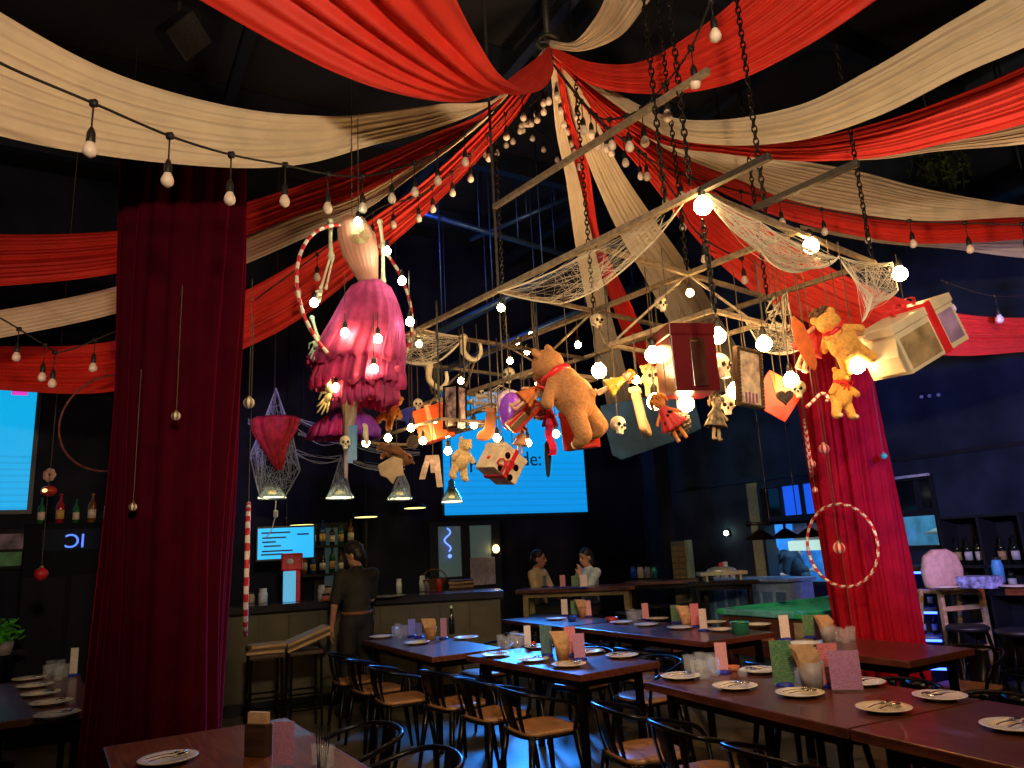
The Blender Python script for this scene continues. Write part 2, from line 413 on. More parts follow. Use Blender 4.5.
def text_on(parent, body, loc, size, m, name='lettering', rot=(R(90), 0, 0), ext=.002, sx=1):
    cu = bpy.data.curves.new(name, 'FONT'); cu.body = body; cu.size = size; cu.extrude = ext
    o = bpy.data.objects.new(name, cu); COL.objects.link(o); o.parent = parent; o.location = loc; o.rotation_euler = rot; o.scale = (sx, 1, 1); o.data.materials.append(m)
    me = bpy.data.meshes.new_from_object(o); r = bpy.data.objects.new(name, me); COL.objects.link(r); r.parent = parent; r.location = loc; r.rotation_euler = rot; r.scale = (sx, 1, 1); bpy.data.objects.remove(o); return r
INK = mat('screen_ink', (.005, .02, .10), .5)
text_on(pn, 'de:', ((517 - 514) / 142 * sw, -.012, sh * (512 - 466) / 117), .33, INK)
text_on(pn, 'r', ((466 - 514) / 142 * sw, -.012, sh * (512 - 473) / 117), .34, INK)
scr2, pn2, sw2, sh2 = wall_screen('second cyan screen at the edge, beside the dark red curtain', -50, 27, 384, 510, m=screen_mat('cyan_screen_side', (.0, .46, .88), (.0, .47, .95), .82))
MB().box((sw2 * .26, -.012, sh2 * .93), (.16, .004, .06)).build('logo', glow('magenta_mark', (.85, .05, .6), .8), pn2)

# glazed doors on the back wall, seen under the screen
def glazed(label, pxl, pxr, pyt, pyb, panecol, es, name='glazed_door', split=2):
    t0, zb = onback(pxl, pyb); t1, _ = onback(pxr, pyb); _, zt = onback((pxl + pxr) / 2, pyt)
    th = thing(name, label, 'door', W(SB + .03, (t0 + t1) / 2, 0)); L0 = th.location.copy()
    fr = MB(); w = .07
    rbox(fr, SB, SB + .07, t0 - w, t1 + w, zt, zt + w); rbox(fr, SB, SB + .07, t0 - w, t1 + w, zb - .1, zb)
    for k in range(split + 1):
        t = t0 + (t1 - t0) * k / split; rbox(fr, SB, SB + .07, t - w, t + w, 0, zt)
    fr.xf(Matrix.Identity(3), -L0).build('frame', DARKTRIM, th)
    for k in range(split):
        a = t0 + (t1 - t0) * k / split + w; b = t0 + (t1 - t0) * (k + 1) / split - w
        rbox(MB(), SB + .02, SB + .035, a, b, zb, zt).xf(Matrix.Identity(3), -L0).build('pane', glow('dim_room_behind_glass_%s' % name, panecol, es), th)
        rbox(MB(), SB + .0, SB + .05, a, b, 0.02, zb - .1).xf(Matrix.Identity(3), -L0).build('lower_panel', DARKTRIM, th)
    return th
gd = glazed('pair of glazed doors under the cyan screen, dim grey room behind', 433, 496, 526, 578, (.08, .12, .11), .35)
NEON = glow('blue_neon', (.10, .2, 1.0), 2.5)
t_, z_ = onback(445, 540)
mb = MB(); P_ = [W(SB + .09, t_ + .05 * math.sin(i * .9), z_ + .17 - i * .034) for i in range(11)]
mb.tube(smoothpath(P_, 40), .011, 6); mb.ell(W(SB + .09, t_ + .03, z_ - .24), .03)
tag(mb.build('neon_reflection', NEON, smooth=True), 'small blue neon reflection glowing on the left glazed door pane', 'neon reflection')  # reflection of neon writing in the glass, built as a glowing tube
gd2 = glazed('tall dim glazed panel behind the bar counter beside the barman', 318, 342, 528, 590, (.05, .08, .08), .3, 'glazed_partition', 1)
# wall lamp next to the door
t_, z_ = onback(493, 549)
th = thing('wall_lamp', 'small warm wall lamp glowing beside the glazed doors', 'lamp', W(SB + .1, t_, z_))
MB().ell((0, 0, 0), (.05, .05, .06)).build('bulb', glow('warm_lamp', (1, .62, .18), 14), th, smooth=True)
MB().box(NB * -.05 + V((0, 0, -.09)), (.08, .1, .06), ROT).build('bracket', BLACK_METAL, th)
# white notice on the door counter
t_, z_ = onback(480, 571)
tag(MB().box(W(SB + .1, t_, z_), (.01, .42, .40), ROT).build('paper_notice', mat('lilac_paper', (.60, .52, .66), .7), bevel=.002), 'pale square notice fixed on the door pane under the screen', 'notice')
# a slatted upright cabinet with pale green end near the corner
def obox(mb, c, d, rz, mi=0): return mb.box(c, d, rotm(0, 0, rz), mi)
c = aty(683, 577, 11.3); base = V((c.x, c.y, 0))
th = thing('slatted_locker', 'tall beige slatted locker with pale green side by the corner', 'locker', base)
h = aty(683, 541, 11.3).z
obox(MB(), (0, 0, h / 2), (.22, .22, h), -30).build('body', mat('locker_beige', (.16, .14, .08), .5), th, bevel=.01)
sl = MB()
for k in range(9):
    for j in range(2): obox(sl, rotm(0, 0, -30) @ V((-.05 + .1 * j, -.115, h - .1 - k * .085)), (.085, .02, .06), -30)
sl.build('slat', mat('locker_slat', (.28, .21, .10), .5), th)
obox(MB(), rotm(0, 0, -30) @ V((.13, 0, 0)) + V((0, 0, h / 2)), (.045, .23, h + .02), -30).build('side_panel', mat('pale_green_side', (.30, .42, .28), .5), th)
# dark structural post by the corner
c = aty(664, 560, 12.1)
struct('pillar_corner', MB().box((c.x, c.y, ZC / 2), (.3, .3, ZC), ROT), WALLM)

# right wall details: studs with holes, sconce light
for k, (px, py) in enumerate([(923, 397), (931, 396), (940, 395)]):
    s_, z_ = onright(px, py)
    tag(MB().ell(W(s_, TR - .03, z_), .022, nu=10, nv=6).build('wall_stud', mat('pale_stud', (.6, .65, .75), .4), smooth=True), 'small pale stud on the panelled wall, %s of three in a row' % ORD[k], 'stud', 'studs on the panelled wall')
s_, z_ = onright(729, 533)
th = thing('wall_sconce', 'small wall sconce glowing greenish white on the panelled wall', 'lamp', W(s_, TR - .06, z_))
MB().ell((0, 0, 0), (.035, .035, .035)).build('bulb', glow('sconce_white', (.75, 1, .75), 22), th, smooth=True)
MB().cyl(V2 * .06, V2 * .02, .04, n=12).build('mount', BLACK_METAL, th)
hl = MB()
for i in range(5):
    for j in range(4):
        s_, z_ = onright(742 + i * 7.5, 440 + j * 9)
        hl.cyl(W(s_, TR - .004, z_), W(s_, TR + .01, z_), .018, n=10)
tag(hl.build('fixing_holes', BLACK_MATTE), 'grid of round fixing holes in the wall panel above the kitchen pass', 'fixing holes', kind='structure')
SC.render.film_transparent = False
# ================================================================== CEILING DRAPES
APEX = aty(548, 45, 5.5)
def drape(label, st, m, folds=9, amp=.022, seed=0, name='ceiling_drape', n=72, k=56):
    rg = random.Random(seed + 5)
    A = []; B = []
    for (ax, ay, bx, by, Y) in st:
        if isinstance(Y, tuple): A.append(aty(ax, ay, Y[0])); B.append(aty(bx, by, Y[1]))
        else: A.append(aty(ax, ay, Y)); B.append(aty(bx, by, Y + .0))
    if st[-1][0] < 0 or st[-1][0] > 1024 or st[-1][1] < 0: A.append(A[-1] + (A[-1] - A[-2]) * 1.5); B.append(B[-1] + (B[-1] - B[-2]) * 1.5)
    amp *= .62; ph = [(rg.uniform(.35, 1.9) * folds, rg.uniform(0, 6.28), rg.uniform(.4, 1)) for _ in range(6)]
    rows = []
    for i in range(n + 1):
        t = i / n; a = crom(A, t); b = crom(B, t)
        tg = (crom(A, min(1, t + .01)) + crom(B, min(1, t + .01))) - (crom(A, max(0, t - .01)) + crom(B, max(0, t - .01)))
        w = b - a; nn = w.cross(tg); nn = nn.normalized() if nn.length > 1e-9 else V((0, -1, 0))
        wl = min(w.length, 1.0); row = []
        for j in range(k + 1):
            u = j / k
            d = 0
            for (f, p, s) in ph: d += s * math.sin(6.283 * f * (u + .03 * math.sin(3 * t + p)) + p + .5 * math.sin(2.2 * t * f * .3 + p))
            d *= amp * (.25 + wl) * min(1, 4 * u + .2) * min(1, 4 * (1 - u) + .2)
            belly = math.sin(math.pi * u) * wl * .06
            row.append(a + w * u + nn * (d + belly))
        rows.append(row)
    o = MB().grid(rows).build(name, m, smooth=True, solid=.004)
    return tag(o, label, 'drape', 'drapes fanning out from the ceiling peak')
AP = (546, 47, 550, 50)
RED, CRM = RED_FABRIC, CREAM_FABRIC
drape('wide orange red drape overhead, bulging down at the upper left of the ceiling peak',
      [(549, 46, 547, 50, 5.5), (553, 72, 518, 72, 5.1), (536, 92, 478, 99, 4.45), (503, 78, 420, 99, 4.0), (478, 42, 330, 71, 3.7), (456, 0, 198, 0, 3.4), (432, -60, 60, -85, 3.1)], RED, 4, .020, 1)
drape('broad cream drape sweeping across the top of the dark velvet column',
      [(545, 48, 541, 58, 5.5), (502, 97, 488, 106, 5.2), (440, 104, 430, 130, 4.9), (380, 112, 370, 146, 4.65), (330, 116, 310, 163, 4.4), (240, 108, 240, 168, 4.0), (120, 75, 120, 158, 3.6), (0, 12, 0, 136, 3.1), (-100, -60, -110, 95, 2.7)], CRM, 9, .016, 2)
drape('narrow red drape just under the broad cream one, passing behind the velvet column',
      [(546, 50, 543, 56, 5.6), (490, 108, 478, 122, 5.5), (430, 135, 425, 158, 5.6), (360, 163, 360, 195, 5.7), (300, 185, 300, 215, 5.8), (250, 201, 250, 234, 5.8), (180, 222, 180, 258, 5.8), (100, 232, 100, 276, 5.6), (0, 234, 0, 286, 5.4), (-90, 225, -90, 290, 5.2)], RED, 6, .02, 3)
drape('slim cream drape below the narrow red one, dipping behind the velvet column',
      [(546, 52, 543, 58, 5.7), (487, 116, 472, 130, 5.7), (425, 158, 415, 174, 5.9), (360, 195, 360, 213, 6.0), (300, 215, 300, 240, 6.1), (250, 235, 250, 262, 6.2), (180, 262, 180, 290, 6.2), (110, 288, 110, 315, 6.1), (0, 310, 0, 338, 5.9), (-90, 320, -90, 352, 5.8)], CRM, 4, .012, 4)
drape('lowest red drape running down behind the hoop with the pink dress',
      [(546, 54, 550, 60, 5.9), (508, 100, 522, 108, 6.0), (470, 140, 487, 150, 6.2), (425, 180, 437, 203, 6.4), (365, 222, 392, 244, 6.5), (300, 260, 310, 312, 6.6), (250, 288, 250, 346, 6.7), (180, 322, 180, 374, 6.8), (100, 343, 100, 393, 6.8), (0, 346, 0, 390, 6.8), (-90, 340, -90, 382, 6.8)], RED, 6, .022, 5)
drape('short cream drape curling up over the ceiling peak',
      [(550, 40, 550, 48, 5.5), (573, 42, 582, 51, 5.3), (592, 22, 620, 36, 5.0), (606, -5, 650, 0, 4.7), (622, -60, 700, -60, 4.4)], CRM, 5, .02, 6)
drape('upper red drape rising from the peak beside the short cream one',
      [(551, 46, 552, 54, 5.5), (590, 62, 590, 84, 5.3), (640, 62, 650, 94, 5.1), (690, 35, 722, 86, 4.8), (735, 0, 802, 49, 4.5), (790, -55, 882, -4, 4.2), (860, -120, 985, -80, 3.9)], RED, 8, .022, 7)
drape('broad cream drape sweeping up to the right above the cobwebbed rail',
      [(552, 48, 553, 56, 5.5), (600, 82, 600, 93, 5.4), (660, 114, 660, 133, 5.2), (720, 120, 720, 145, 5.0), (800, 105, 800, 140, 4.7), (870, 70, 880, 115, 4.4), (940, 28, 962, 74, 4.1), (1000, -8, 1042, 38, 3.9), (1075, -60, 1125, -20, 3.7)], CRM, 8, .018, 8)
drape('red drape directly under the broad cream one at the upper right',
      [(552, 50, 553, 58, 5.6), (600, 92, 600, 105, 5.6), (660, 128, 660, 143, 5.5), (720, 140, 720, 153, 5.3), (800, 140, 800, 161, 5.1), (880, 122, 880, 157, 4.9), (950, 98, 950, 142, 4.7), (1024, 66, 1024, 124, 4.5), (1110, 20, 1110, 95, 4.3)], RED, 7, .02, 9)
drape('thin cream edge of cloth showing below the upper right red drape',
      [(553, 52, 553, 58, 5.8), (640, 122, 640, 130, 5.7), (740, 148, 740, 154, 5.5), (860, 154, 860, 160, 5.3), (940, 142, 940, 151, 5.1), (1024, 124, 1024, 144, 4.8), (1110, 92, 1110, 130, 4.6)], CRM, 3, .012, 10)
drape('cream drape falling to the far right behind the hanging chains',
      [(554, 52, 555, 60, 5.8), (622, 102, 612, 112, 5.9), (680, 132, 668, 150, 6.0), (740, 152, 730, 176, 6.1), (800, 161, 790, 200, 6.2), (860, 172, 860, 214, 6.2), (930, 190, 930, 221, 6.2), (1024, 206, 1024, 217, 6.2), (1110, 212, 1110, 220, 6.2)], CRM, 8, .02, 11)
drape('red drape under the far right cream one, with a bulb string along it',
      [(554, 54, 555, 62, 5.9), (612, 110, 606, 120, 6.1), (664, 140, 655, 156, 6.3), (720, 168, 712, 188, 6.4), (780, 196, 776, 216, 6.5), (845, 211, 842, 233, 6.5), (910, 218, 910, 243, 6.5), (980, 216, 980, 242, 6.5), (1040, 212, 1040, 238, 6.5), (1110, 205, 1110, 236, 6.5)], RED, 5, .02, 12)
drape('pale strip of cloth below the bulb string at the far right',
      [(800, 225, 800, 229, 6.9), (880, 239, 880, 243, 6.8), (950, 241, 950, 249, 6.8), (1024, 238, 1024, 258, 6.8), (1110, 230, 1110, 262, 6.8)], CRM, 3, .01, 13)
drape('long red drape falling behind the globe bulbs towards the right velvet column',
      [(554, 56, 555, 66, 5.9), (602, 104, 590, 115, 6.2), (654, 146, 636, 164, 6.2), (704, 184, 680, 220, 6.15), (755, 220, 722, 266, 6.0), (800, 250, 770, 303, 5.9), (850, 278, 832, 332, 5.85), (905, 300, 900, 350, 5.9), (960, 314, 960, 356, 6.0), (1024, 318, 1024, 352, 6.1), (1110, 314, 1110, 346, 6.2)], RED, 8, .024, 14)
drape('narrow cream drape hanging down the middle towards the back wall',
      [(550, 60, 555, 60, 5.6), (556, 130, 566, 130, 6.2), (566, 180, 579, 180, 6.9), (576, 250, 595, 250, 7.7), (588, 310, 610, 310, 8.5), (602, 380, 628, 380, 9.3), (614, 440, 644, 440, 10.1)], CRM, 3, .012, 15)
drape('narrow red drape next to the slim cream one hanging down the middle',
      [(555, 60, 560, 60, 5.6), (564, 120, 572, 120, 6.2), (575, 165, 588, 162, 6.9), (587, 225, 600, 238, 7.6), (602, 275, 622, 285, 8.3), (624, 335, 645, 335, 8.9), (655, 395, 678, 395, 9.6)], RED, 3, .015, 16)
drape('wide cream drape falling behind the scaffold towards the corner of the room',
      [(556, 60, 563, 60, 5.6), (570, 110, 592, 110, 6.2), (590, 168, 618, 164, 6.8), (615, 225, 652, 216, 7.4), (643, 275, 692, 272, 7.9), (676, 335, 728, 332, 8.5), (705, 395, 765, 392, 9.1)], CRM, 5, .016, 17)
# ring and pole that gather the cloth
th = thing('drape_ring', 'dark hanging ring and pole that gather all the drapes at the peak', 'ring', APEX)
MB().tube([V((.09 * math.cos(a * .3927), .09 * math.sin(a * .3927), .03)) for a in range(16)], .018, 8, closed=True).build('ring', DARK_STEEL, th, smooth=True)
MB().cyl((0, 0, .03), (0, 0, ZC - APEX.z - .01), .03, n=12).build('pole', DARK_STEEL, th, smooth=True)
MB().cyl((-.09, 0, .03), (.09, 0, .03), .01).build('cross_bar', DARK_STEEL, th)

# ================================================================== STEEL SCAFFOLD OF RAILS
FA = R(-51); UF = V((math.cos(FA), math.sin(FA), 0)); VF = V((-math.sin(FA), math.cos(FA), 0)); FROT = Matrix.Rotation(FA, 3, 'Z')
ZR = 3.3
def FP(s, t, z=ZR): return UF * s + VF * t + V((0, 0, z))
fr = thing('toy_scaffold', 'tiered frame of rusty steel rails hanging under the drapes, full of toys', 'frame', FP(-3.8, 3.9))
FO = fr.location.copy()
def rod(a, b, w=.034, m=STEEL, name='rail'):
    a, b = V(a), V(b); d = (b - a); q = d.to_track_quat('X', 'Z').to_matrix()
    MB().box((a + b) / 2 - FO, (d.length, w, w), q).build(name, m, fr, bevel=.003)
for t in (3.0, 3.92, 4.86): rod(FP(-5.8, t), FP(-2.08, t))
rod(FP(-2.08, 3.0), FP(-1.68, 3.0), .034, DARK_STEEL)
rod(FP(-2.1, 3.5, 3.336), FP(-1.5, 3.5, 3.336), .034, DARK_STEEL)
for s in (-2.1, -2.9, -3.8, -4.9, -5.8): rod(FP(s, 3.0), FP(s, 4.9), .030)
# upper tier
ZU = 3.92
rod(FP(-3.8, 3.0, ZU), FP(-1.95, 3.0, ZU))
for s in (-3.8,): rod(FP(s, 3.0, ZR), FP(s, 3.0, 6.1), .02, DARK_STEEL, 'hanger_rod')
# lower tiers
def tier(s0, s1, t0, t1, z, w=.028):
    rod(FP(s0, t0, z), FP(s1, t0, z), w); rod(FP(s0, t1, z), FP(s1, t1, z), w)
    rod(FP(s0, t0, z), FP(s0, t1, z), w); rod(FP(s1, t0, z), FP(s1, t1, z), w)
    for s in (s0, s1):
        for t in (t0, t1): rod(FP(s, t, z), FP(s, t, ZR), .012, DARK_STEEL, 'hanger_rod')
tier(-3.35, -2.5, 3.58, 4.1, 2.87)
tier(-4.6, -3.75, 3.25, 3.85, 2.75)
tier(-5.6, -4.75, 3.1, 3.7, 2.72)
ts0 = atz(440, 415, 2.42); 
tier(-5.35, -4.2, 2.75, 3.2, 2.45, .022)
tier(-4.95, -4.05, 3.2, 3.55, 2.58, .022)
# slanting braces that meet at a node
for (a, b) in (((-5.35, 3.92, ZR), (-5.0, 3.5, 2.8)), ((-5.35, 3.92, ZR), (-5.7, 3.5, 2.8)), ((-3.8, 3.92, ZR), (-3.4, 3.6, 2.9)), ((-3.8, 3.92, ZR), (-4.3, 3.6, 2.85)), ((-4.9, 3.0, ZR), (-5.3, 3.4, 2.9)), ((-4.9, 3.92, ZR), (-4.6, 4.4, 2.95)), ((-2.9, 3.92, ZR), (-2.6, 4.2, 2.9)), ((-2.9, 3.92, ZR), (-3.3, 3.6, 2.9))):
    rod(FP(*a), FP(*b), .016, STEEL, 'brace')

# chains
CHAINM = mat('dark_chain', (.03, .027, .024), .4, .8)
def chain(label, a, b, link=.055):
    a, b = V(a), V(b); d = b - a; n = max(3, int(d.length / (link * .72))); q = d.to_track_quat('Z', 'Y').to_matrix(); mb = MB()
    for i in range(n):
        c = a + d * ((i + .5) / n); odd = i % 2; pts = []
        for k in range(10):
            an = 6.283 * k / 10; x = .26 * link * math.cos(an); z = .5 * link * math.sin(an)
            pts.append(c + q @ (V((x, 0, z)) if odd else V((0, x, z))))
        mb.tube(pts, .0055, 4, closed=True)
    tag(mb.build('chain', CHAINM, smooth=True), label, 'chain', 'chains carrying the steel frame')
def upz(p, z): return V((p.x, p.y, z))
cA = aty(690, 184, 3.55); chain('dark chain dropping to the front corner of the frame beside the top globe bulb', cA, upz(cA, 5.2))
for lab, s, t, zt in (('chain holding the frame rail behind the front corner, left of the first globe bulb', -2.3, 2.98, 6.1),
        ('chain on the cobwebbed front edge, between two globe bulbs', -2.1, 3.62, 6.1), ('chain on the front edge close to the glowing end bulb', -2.1, 4.86, 6.1),
        ('chain dropping to the middle rail behind the front edge', -2.9, 3.92, 6.1), ('chain down the slim cream drape to the middle rail', -3.8, 3.92, 6.1),
        ('chain at the back of the frame behind the skulls', -4.9, 3.92, 6.1), ('chain at the outer rail beyond the front corner', -2.9, 4.86, 6.1)):
    chain(lab, FP(s, t, ZR + .03), FP(s, t, zt))
a_ = aty(702, 215, 3.45); chain('short lit chain hanging straight below the top globe bulb', a_ + V((0, 0, -.03)), a_ + V((0.02, .03, -.5)), .05)

# ================================================================== LIT BULBS HANGING FROM THE FRAME
def globe_prof(r, neck=.018):
    P = []
    for i in range(13):
        a = math.pi * i / 12
        if i < 11: P.append((max(1e-7, r * math.sin(a)), -r * math.cos(a)))
    P.append((neck, r * 1.12)); return P
def socket_prof(h=.06, r=.021): return [(r * .9, 0), (r, .004), (r, h * .6), (r * .8, h * .75), (r * .45, h), (1e-7, h)]
_gb = MB().lathe(globe_prof(.047), 16).mesh('globe', BULB_ON); _sk = MB().lathe(socket_prof(), 12).mesh('socket', BLACK_PLASTIC)
_sb = MB().lathe(globe_prof(.026, .012), 14).mesh('globe_small', BULB_ON)
_cb = MB().lathe(globe_prof(.026, .012), 14).mesh('globe_cool', BULB_COOL)
BULBS_LIT = []
def lit_bulb(label, px, py, Y, top=ZR, kind=0, group='lit bulbs hanging among the toys'):
    p = aty(px, py, Y); th = thing('light_bulb', label, 'light bulb', p, 0, group)
    me = (_gb, _sb, _cb)[kind]; r = .047 if kind == 0 else .026
    for nm, md, z in (('bulb', me, 0), ('socket', _sk, r * 1.05)):
        o = bpy.data.objects.new(nm, md); COL.objects.link(o); o.parent = th; o.location = (0, 0, z)
        if kind and nm == 'socket': o.scale = (.7, .7, .8)
    if top - p.z > .1: MB().cyl((0, 0, r + .03), (0, 0, top - p.z), .0035, n=5).build('cord', CORD, th)
    BULBS_LIT.append(p)
for lab, x, y, Y, top, k in (
    ('big lit globe bulb at the front corner of the frame, above a short chain', 703, 206, 3.5, ZR, 0),
    ('big lit globe bulb wrapped in cobweb on the front edge of the frame', 811, 246, 4.2, ZR, 0),
    ('lit globe bulb at the end of the front edge, above the white gift box', 900, 274, 4.6, 3.25, 0),
    ('lit globe bulb under the middle crossing of the rails', 690, 293, 4.75, ZR, 1),
    ('lit globe bulb at the upper corner of the maroon box', 718, 336, 4.2, 2.87, 0),
    ('lit globe bulb on the bear side of the maroon box', 653, 355, 4.2, 2.87, 0),
    ('lit globe bulb just above the framed picture', 764, 344, 4.4, 2.87, 0),
    ('lit globe bulb over the back of the big brown bear', 599, 371, 4.5, 2.75, 0),
    ('lit bulb in a frosty cobweb below the long rail, standing alone', 501, 308, 4.8, ZR, 1),
    ('small lit bulb behind the big bear, under the cream drape', 578, 345, 5.6, ZR, 1),
    ('lit bulb inside the cobweb next to the pink dress', 419, 344, 5.6, ZR, 1),
    ('lit bulb hanging over the framed black lantern', 461, 381, 5.7, ZR, 1),
    ('lit bulb over the skull behind the big bear', 510, 361, 5.9, ZR, 1),
    ('lit bulb below the skeleton foot, lowest of the dress side', 366, 443, 5.0, 2.45, 1),
    ('lit bulb just below the orange baby bear', 388, 438, 5.1, 2.45, 1),
    ('lit bulb beside the blue cloth, right of the orange baby bear', 411, 428, 5.2, 2.45, 1),
    ('lit bulb on the red gift bag, upper one', 436, 421, 5.3, 2.45, 1),
    ('lit bulb on the red gift bag, lower one', 423, 441, 5.2, 2.45, 1),
    ('lit bulb between the red gift bag and the black lantern', 447, 434, 5.3, 2.62, 1),
    ('lit bulb above the yellow plush bear head', 448, 451, 5.1, 2.62, 1),
    ('lit bulb in front of the cyan screen, right of the black lantern', 474, 425, 5.2, 2.62, 1),
    ('lit bulb above the spotted gift box, in front of the screen', 497, 438, 5.1, 2.62, 1),
    ('lit bulb right beside the spotted gift box', 502, 447, 5.3, 2.62, 1),
    ('lit bulb under the red cracker box', 528, 443, 5.1, 2.62, 1),
    ('lit bulb below the orange ribbon and above the screen text', 556, 434, 5.2, 2.75, 1),
    ('lit bulb under the maroon box, right one of the bright pair', 686, 404, 4.2, 2.6, 0),
    ('lit bulb under the maroon box, left one of the bright pair', 655, 402, 4.3, 2.6, 0),
    ('lit bulb between the framed picture and the grey plush', 735, 391, 4.3, 2.87, 0),
    ('lit bulb in front of the red envelope', 791, 380, 4.5, ZR, 0),
    ('lit bulb under the yellow teddy, at the top of the right velvet column', 857, 366, 4.3, ZR, 0),
    ('lit bulb at the yellow doll skirt beside the white stocking', 636, 380, 4.6, 2.75, 1),
    ('small lit bulb near the big bear arm', 539, 383, 4.9, 2.75, 1),
    ('small white bulb on a back rail, upper one over the bear', 531, 335, 6.8, ZR, 1),
    ('small white bulb on a back rail, next one along over the bear', 517, 342, 6.8, ZR, 1),
    ('small white bulb behind the bear muzzle', 527, 352, 6.6, ZR, 1),
    ('pale lit bulb at the neck of the pink dress', 358, 222, 4.35, ZR, 2),
    ('pale lit bulb on the hoop, beside the bodice', 387, 251, 4.4, ZR, 2),
    ('pale lit bulb on the hoop, level with the skirt waist', 402, 281, 4.4, ZR, 2),
    ('pale lit bulb on the hoop, lowest on its outer side', 410, 322, 4.4, ZR, 2),
    ('pale lit bulb by the skeleton hand at the skirt', 314, 303, 4.3, 2.9, 2),
    ('lit bulb in the pink tulle, left of the middle', 345, 333, 4.28, 3.0, 1),
    ('lit bulb in the pink tulle, right of the middle', 378, 339, 4.28, 3.0, 1),
    ('lit bulb at the torn hem of the pink tulle', 374, 369, 4.3, 3.0, 1),
    ('lit bulb at the ankle of the hanging skeleton leg', 336, 388, 4.4, 3.0, 1)):
    lit_bulb(lab, x, y, Y, top, k)

# ================================================================== FESTOON STRINGS (unlit frosted bulbs)
_fb = MB().lathe([(1e-7, -.032), (.014, -.029), (.026, -.018), (.030, -.002), (.027, .014), (.019, .030), (.016, .040)], 14).mesh('frosted_bulb', WHITE_FROST)
_fs = MB().lathe([(.017, 0), (.019, .008), (.018, .045), (.012, .062), (.006, .075), (1e-7, .075)], 12).mesh('lamp_socket', BLACK_PLASTIC)
CABLE = mat('black_cable', (.010, .009, .009), .6)
def festoon(label, pts, bulbs, drop=.10, sc=1.0):
    """pts: string path (px, py, Y); bulbs: (px, py, t) = bulb hanging below path parameter t"""
    P = [aty(*p) for p in pts]; th = thing('string_light', label, 'string lights', P[0], 0, 'strings of round bulbs looped under the drapes'); o0 = P[0]
    mb = MB().tube([crom(P, i / 60) - o0 for i in range(61)], .0065, 6)
    for t in bulbs:
        q = crom(P, t) - o0; dz = drop * (.8 + .4 * random.random())
        mb.cyl(q, q - V((0, 0, dz)), .004, n=5); mb.box(q, (.03, .02, .03))
        e = q - V((0, 0, dz + .075 * sc)); s = bpy.data.objects.new('socket', _fs); COL.objects.link(s); s.parent = th; s.location = e; s.scale = (sc,) * 3
        b = bpy.data.objects.new('bulb', _fb); COL.objects.link(b); b.parent = th; b.location = e - V((0, 0, .038 * sc)); b.scale = (sc,) * 3
    mb.build('cable', CABLE, th, smooth=True)
def ts(pts, xs):
    """path parameters at which a string passes the given sight columns"""
    out = []
    for x in xs:
        best = min(range(401), key=lambda i: abs(sum(w * p[0] for w, p in zip(wts(len(pts), i / 400), pts)) - x)); out.append(best / 400)
    return out
def wts(n, t):
    w = [0] * n; x = t * (n - 1); i = min(int(x), n - 2); f = x - i; w[i] = 1 - f; w[i + 1] = f; return w
s1 = [(-60, 25, 2.3), (0, 63, 2.6), (93, 103, 2.9), (170, 136, 3.2), (232, 155, 3.5), (285, 165, 3.9), (328, 174, 4.2), (362, 176, 4.5), (400, 168, 4.8), (440, 150, 5.0), (500, 105, 5.3), (545, 62, 5.5)]
festoon('string of unlit bulbs sagging across the broad cream drape to the ceiling peak', s1, ts(s1, [93, 170, 232, 285, 328, 362, 392, 415, 438, 465]), .12)
s2 = [(735, -45, 3.0), (712, -2, 3.2), (690, 50, 3.5), (662, 88, 3.9), (636, 112, 4.3), (600, 118, 4.7), (572, 90, 5.1), (550, 60, 5.5)]
festoon('string of unlit bulbs climbing past the chains to the ceiling peak from the front', s2, ts(s2, [711, 691, 664, 641, 626, 610, 596, 582]), .11)
s3 = [(552, 62, 5.6), (600, 120, 5.8), (660, 165, 6.0), (735, 190, 6.1), (800, 205, 6.1), (860, 216, 6.0), (910, 221, 5.8), (965, 223, 5.6), (1024, 224, 5.4), (1090, 218, 5.2)]
festoon('string of unlit bulbs along the far right red drape', s3, ts(s3, [610, 640, 680, 712, 740, 778, 820, 864, 909, 965, 1022]), .12)
s4 = [(550, 64, 5.8), (500, 120, 5.9), (460, 165, 6.0), (420, 195, 6.0), (380, 208, 6.0), (330, 245, 6.0), (285, 278, 6.0), (255, 300, 5.9)]
festoon('string of unlit bulbs hanging down the lowest red drape behind the dress', s4, ts(s4, [300, 318, 372, 392, 418, 432, 452, 470, 488, 505, 520]), .10)
s5 = [(550, 62, 5.6), (535, 92, 6.2), (515, 115, 6.8), (498, 130, 7.4), (475, 140, 8.0), (450, 150, 8.6)]
festoon('string of unlit bulbs running back from the peak over the dark ceiling', s5, [.12, .2, .28, .36, .44, .52, .62, .72, .82, .94], .14)
s6 = [(552, 62, 5.6), (560, 95, 6.0), (568, 120, 6.4), (578, 150, 6.9), (590, 190, 7.6), (600, 240, 8.4)]
festoon('string of unlit bulbs dropping along the narrow red drape in the middle', s6, [.1, .18, .26, .34, .42, .5, .6, .7, .84, .96], .10)
s7 = [(552, 64, 5.6), (545, 90, 5.9), (530, 105, 6.3), (520, 112, 6.8), (538, 130, 7.6), (560, 150, 8.4)]
festoon('bunched string of unlit bulbs just below the ceiling peak', s7, [.15, .24, .32, .4, .48, .56, .64, .74, .84, .95], .08)
s8 = [(554, 64, 5.7), (580, 100, 5.6), (606, 128, 5.5), (640, 150, 5.5), (672, 190, 5.6), (700, 235, 5.8), (760, 262, 6.0), (840, 250, 6.4)]
festoon('string of unlit bulbs threaded past the front globe bulbs behind the frame', s8, [.12, .2, .28, .36, .45, .53, .62, .72, .82], .10)
s9 = [(-40, 300, 5.2), (0, 318, 5.3), (45, 345, 5.4), (60, 352, 5.4), (100, 338, 5.5), (160, 310, 5.6)]
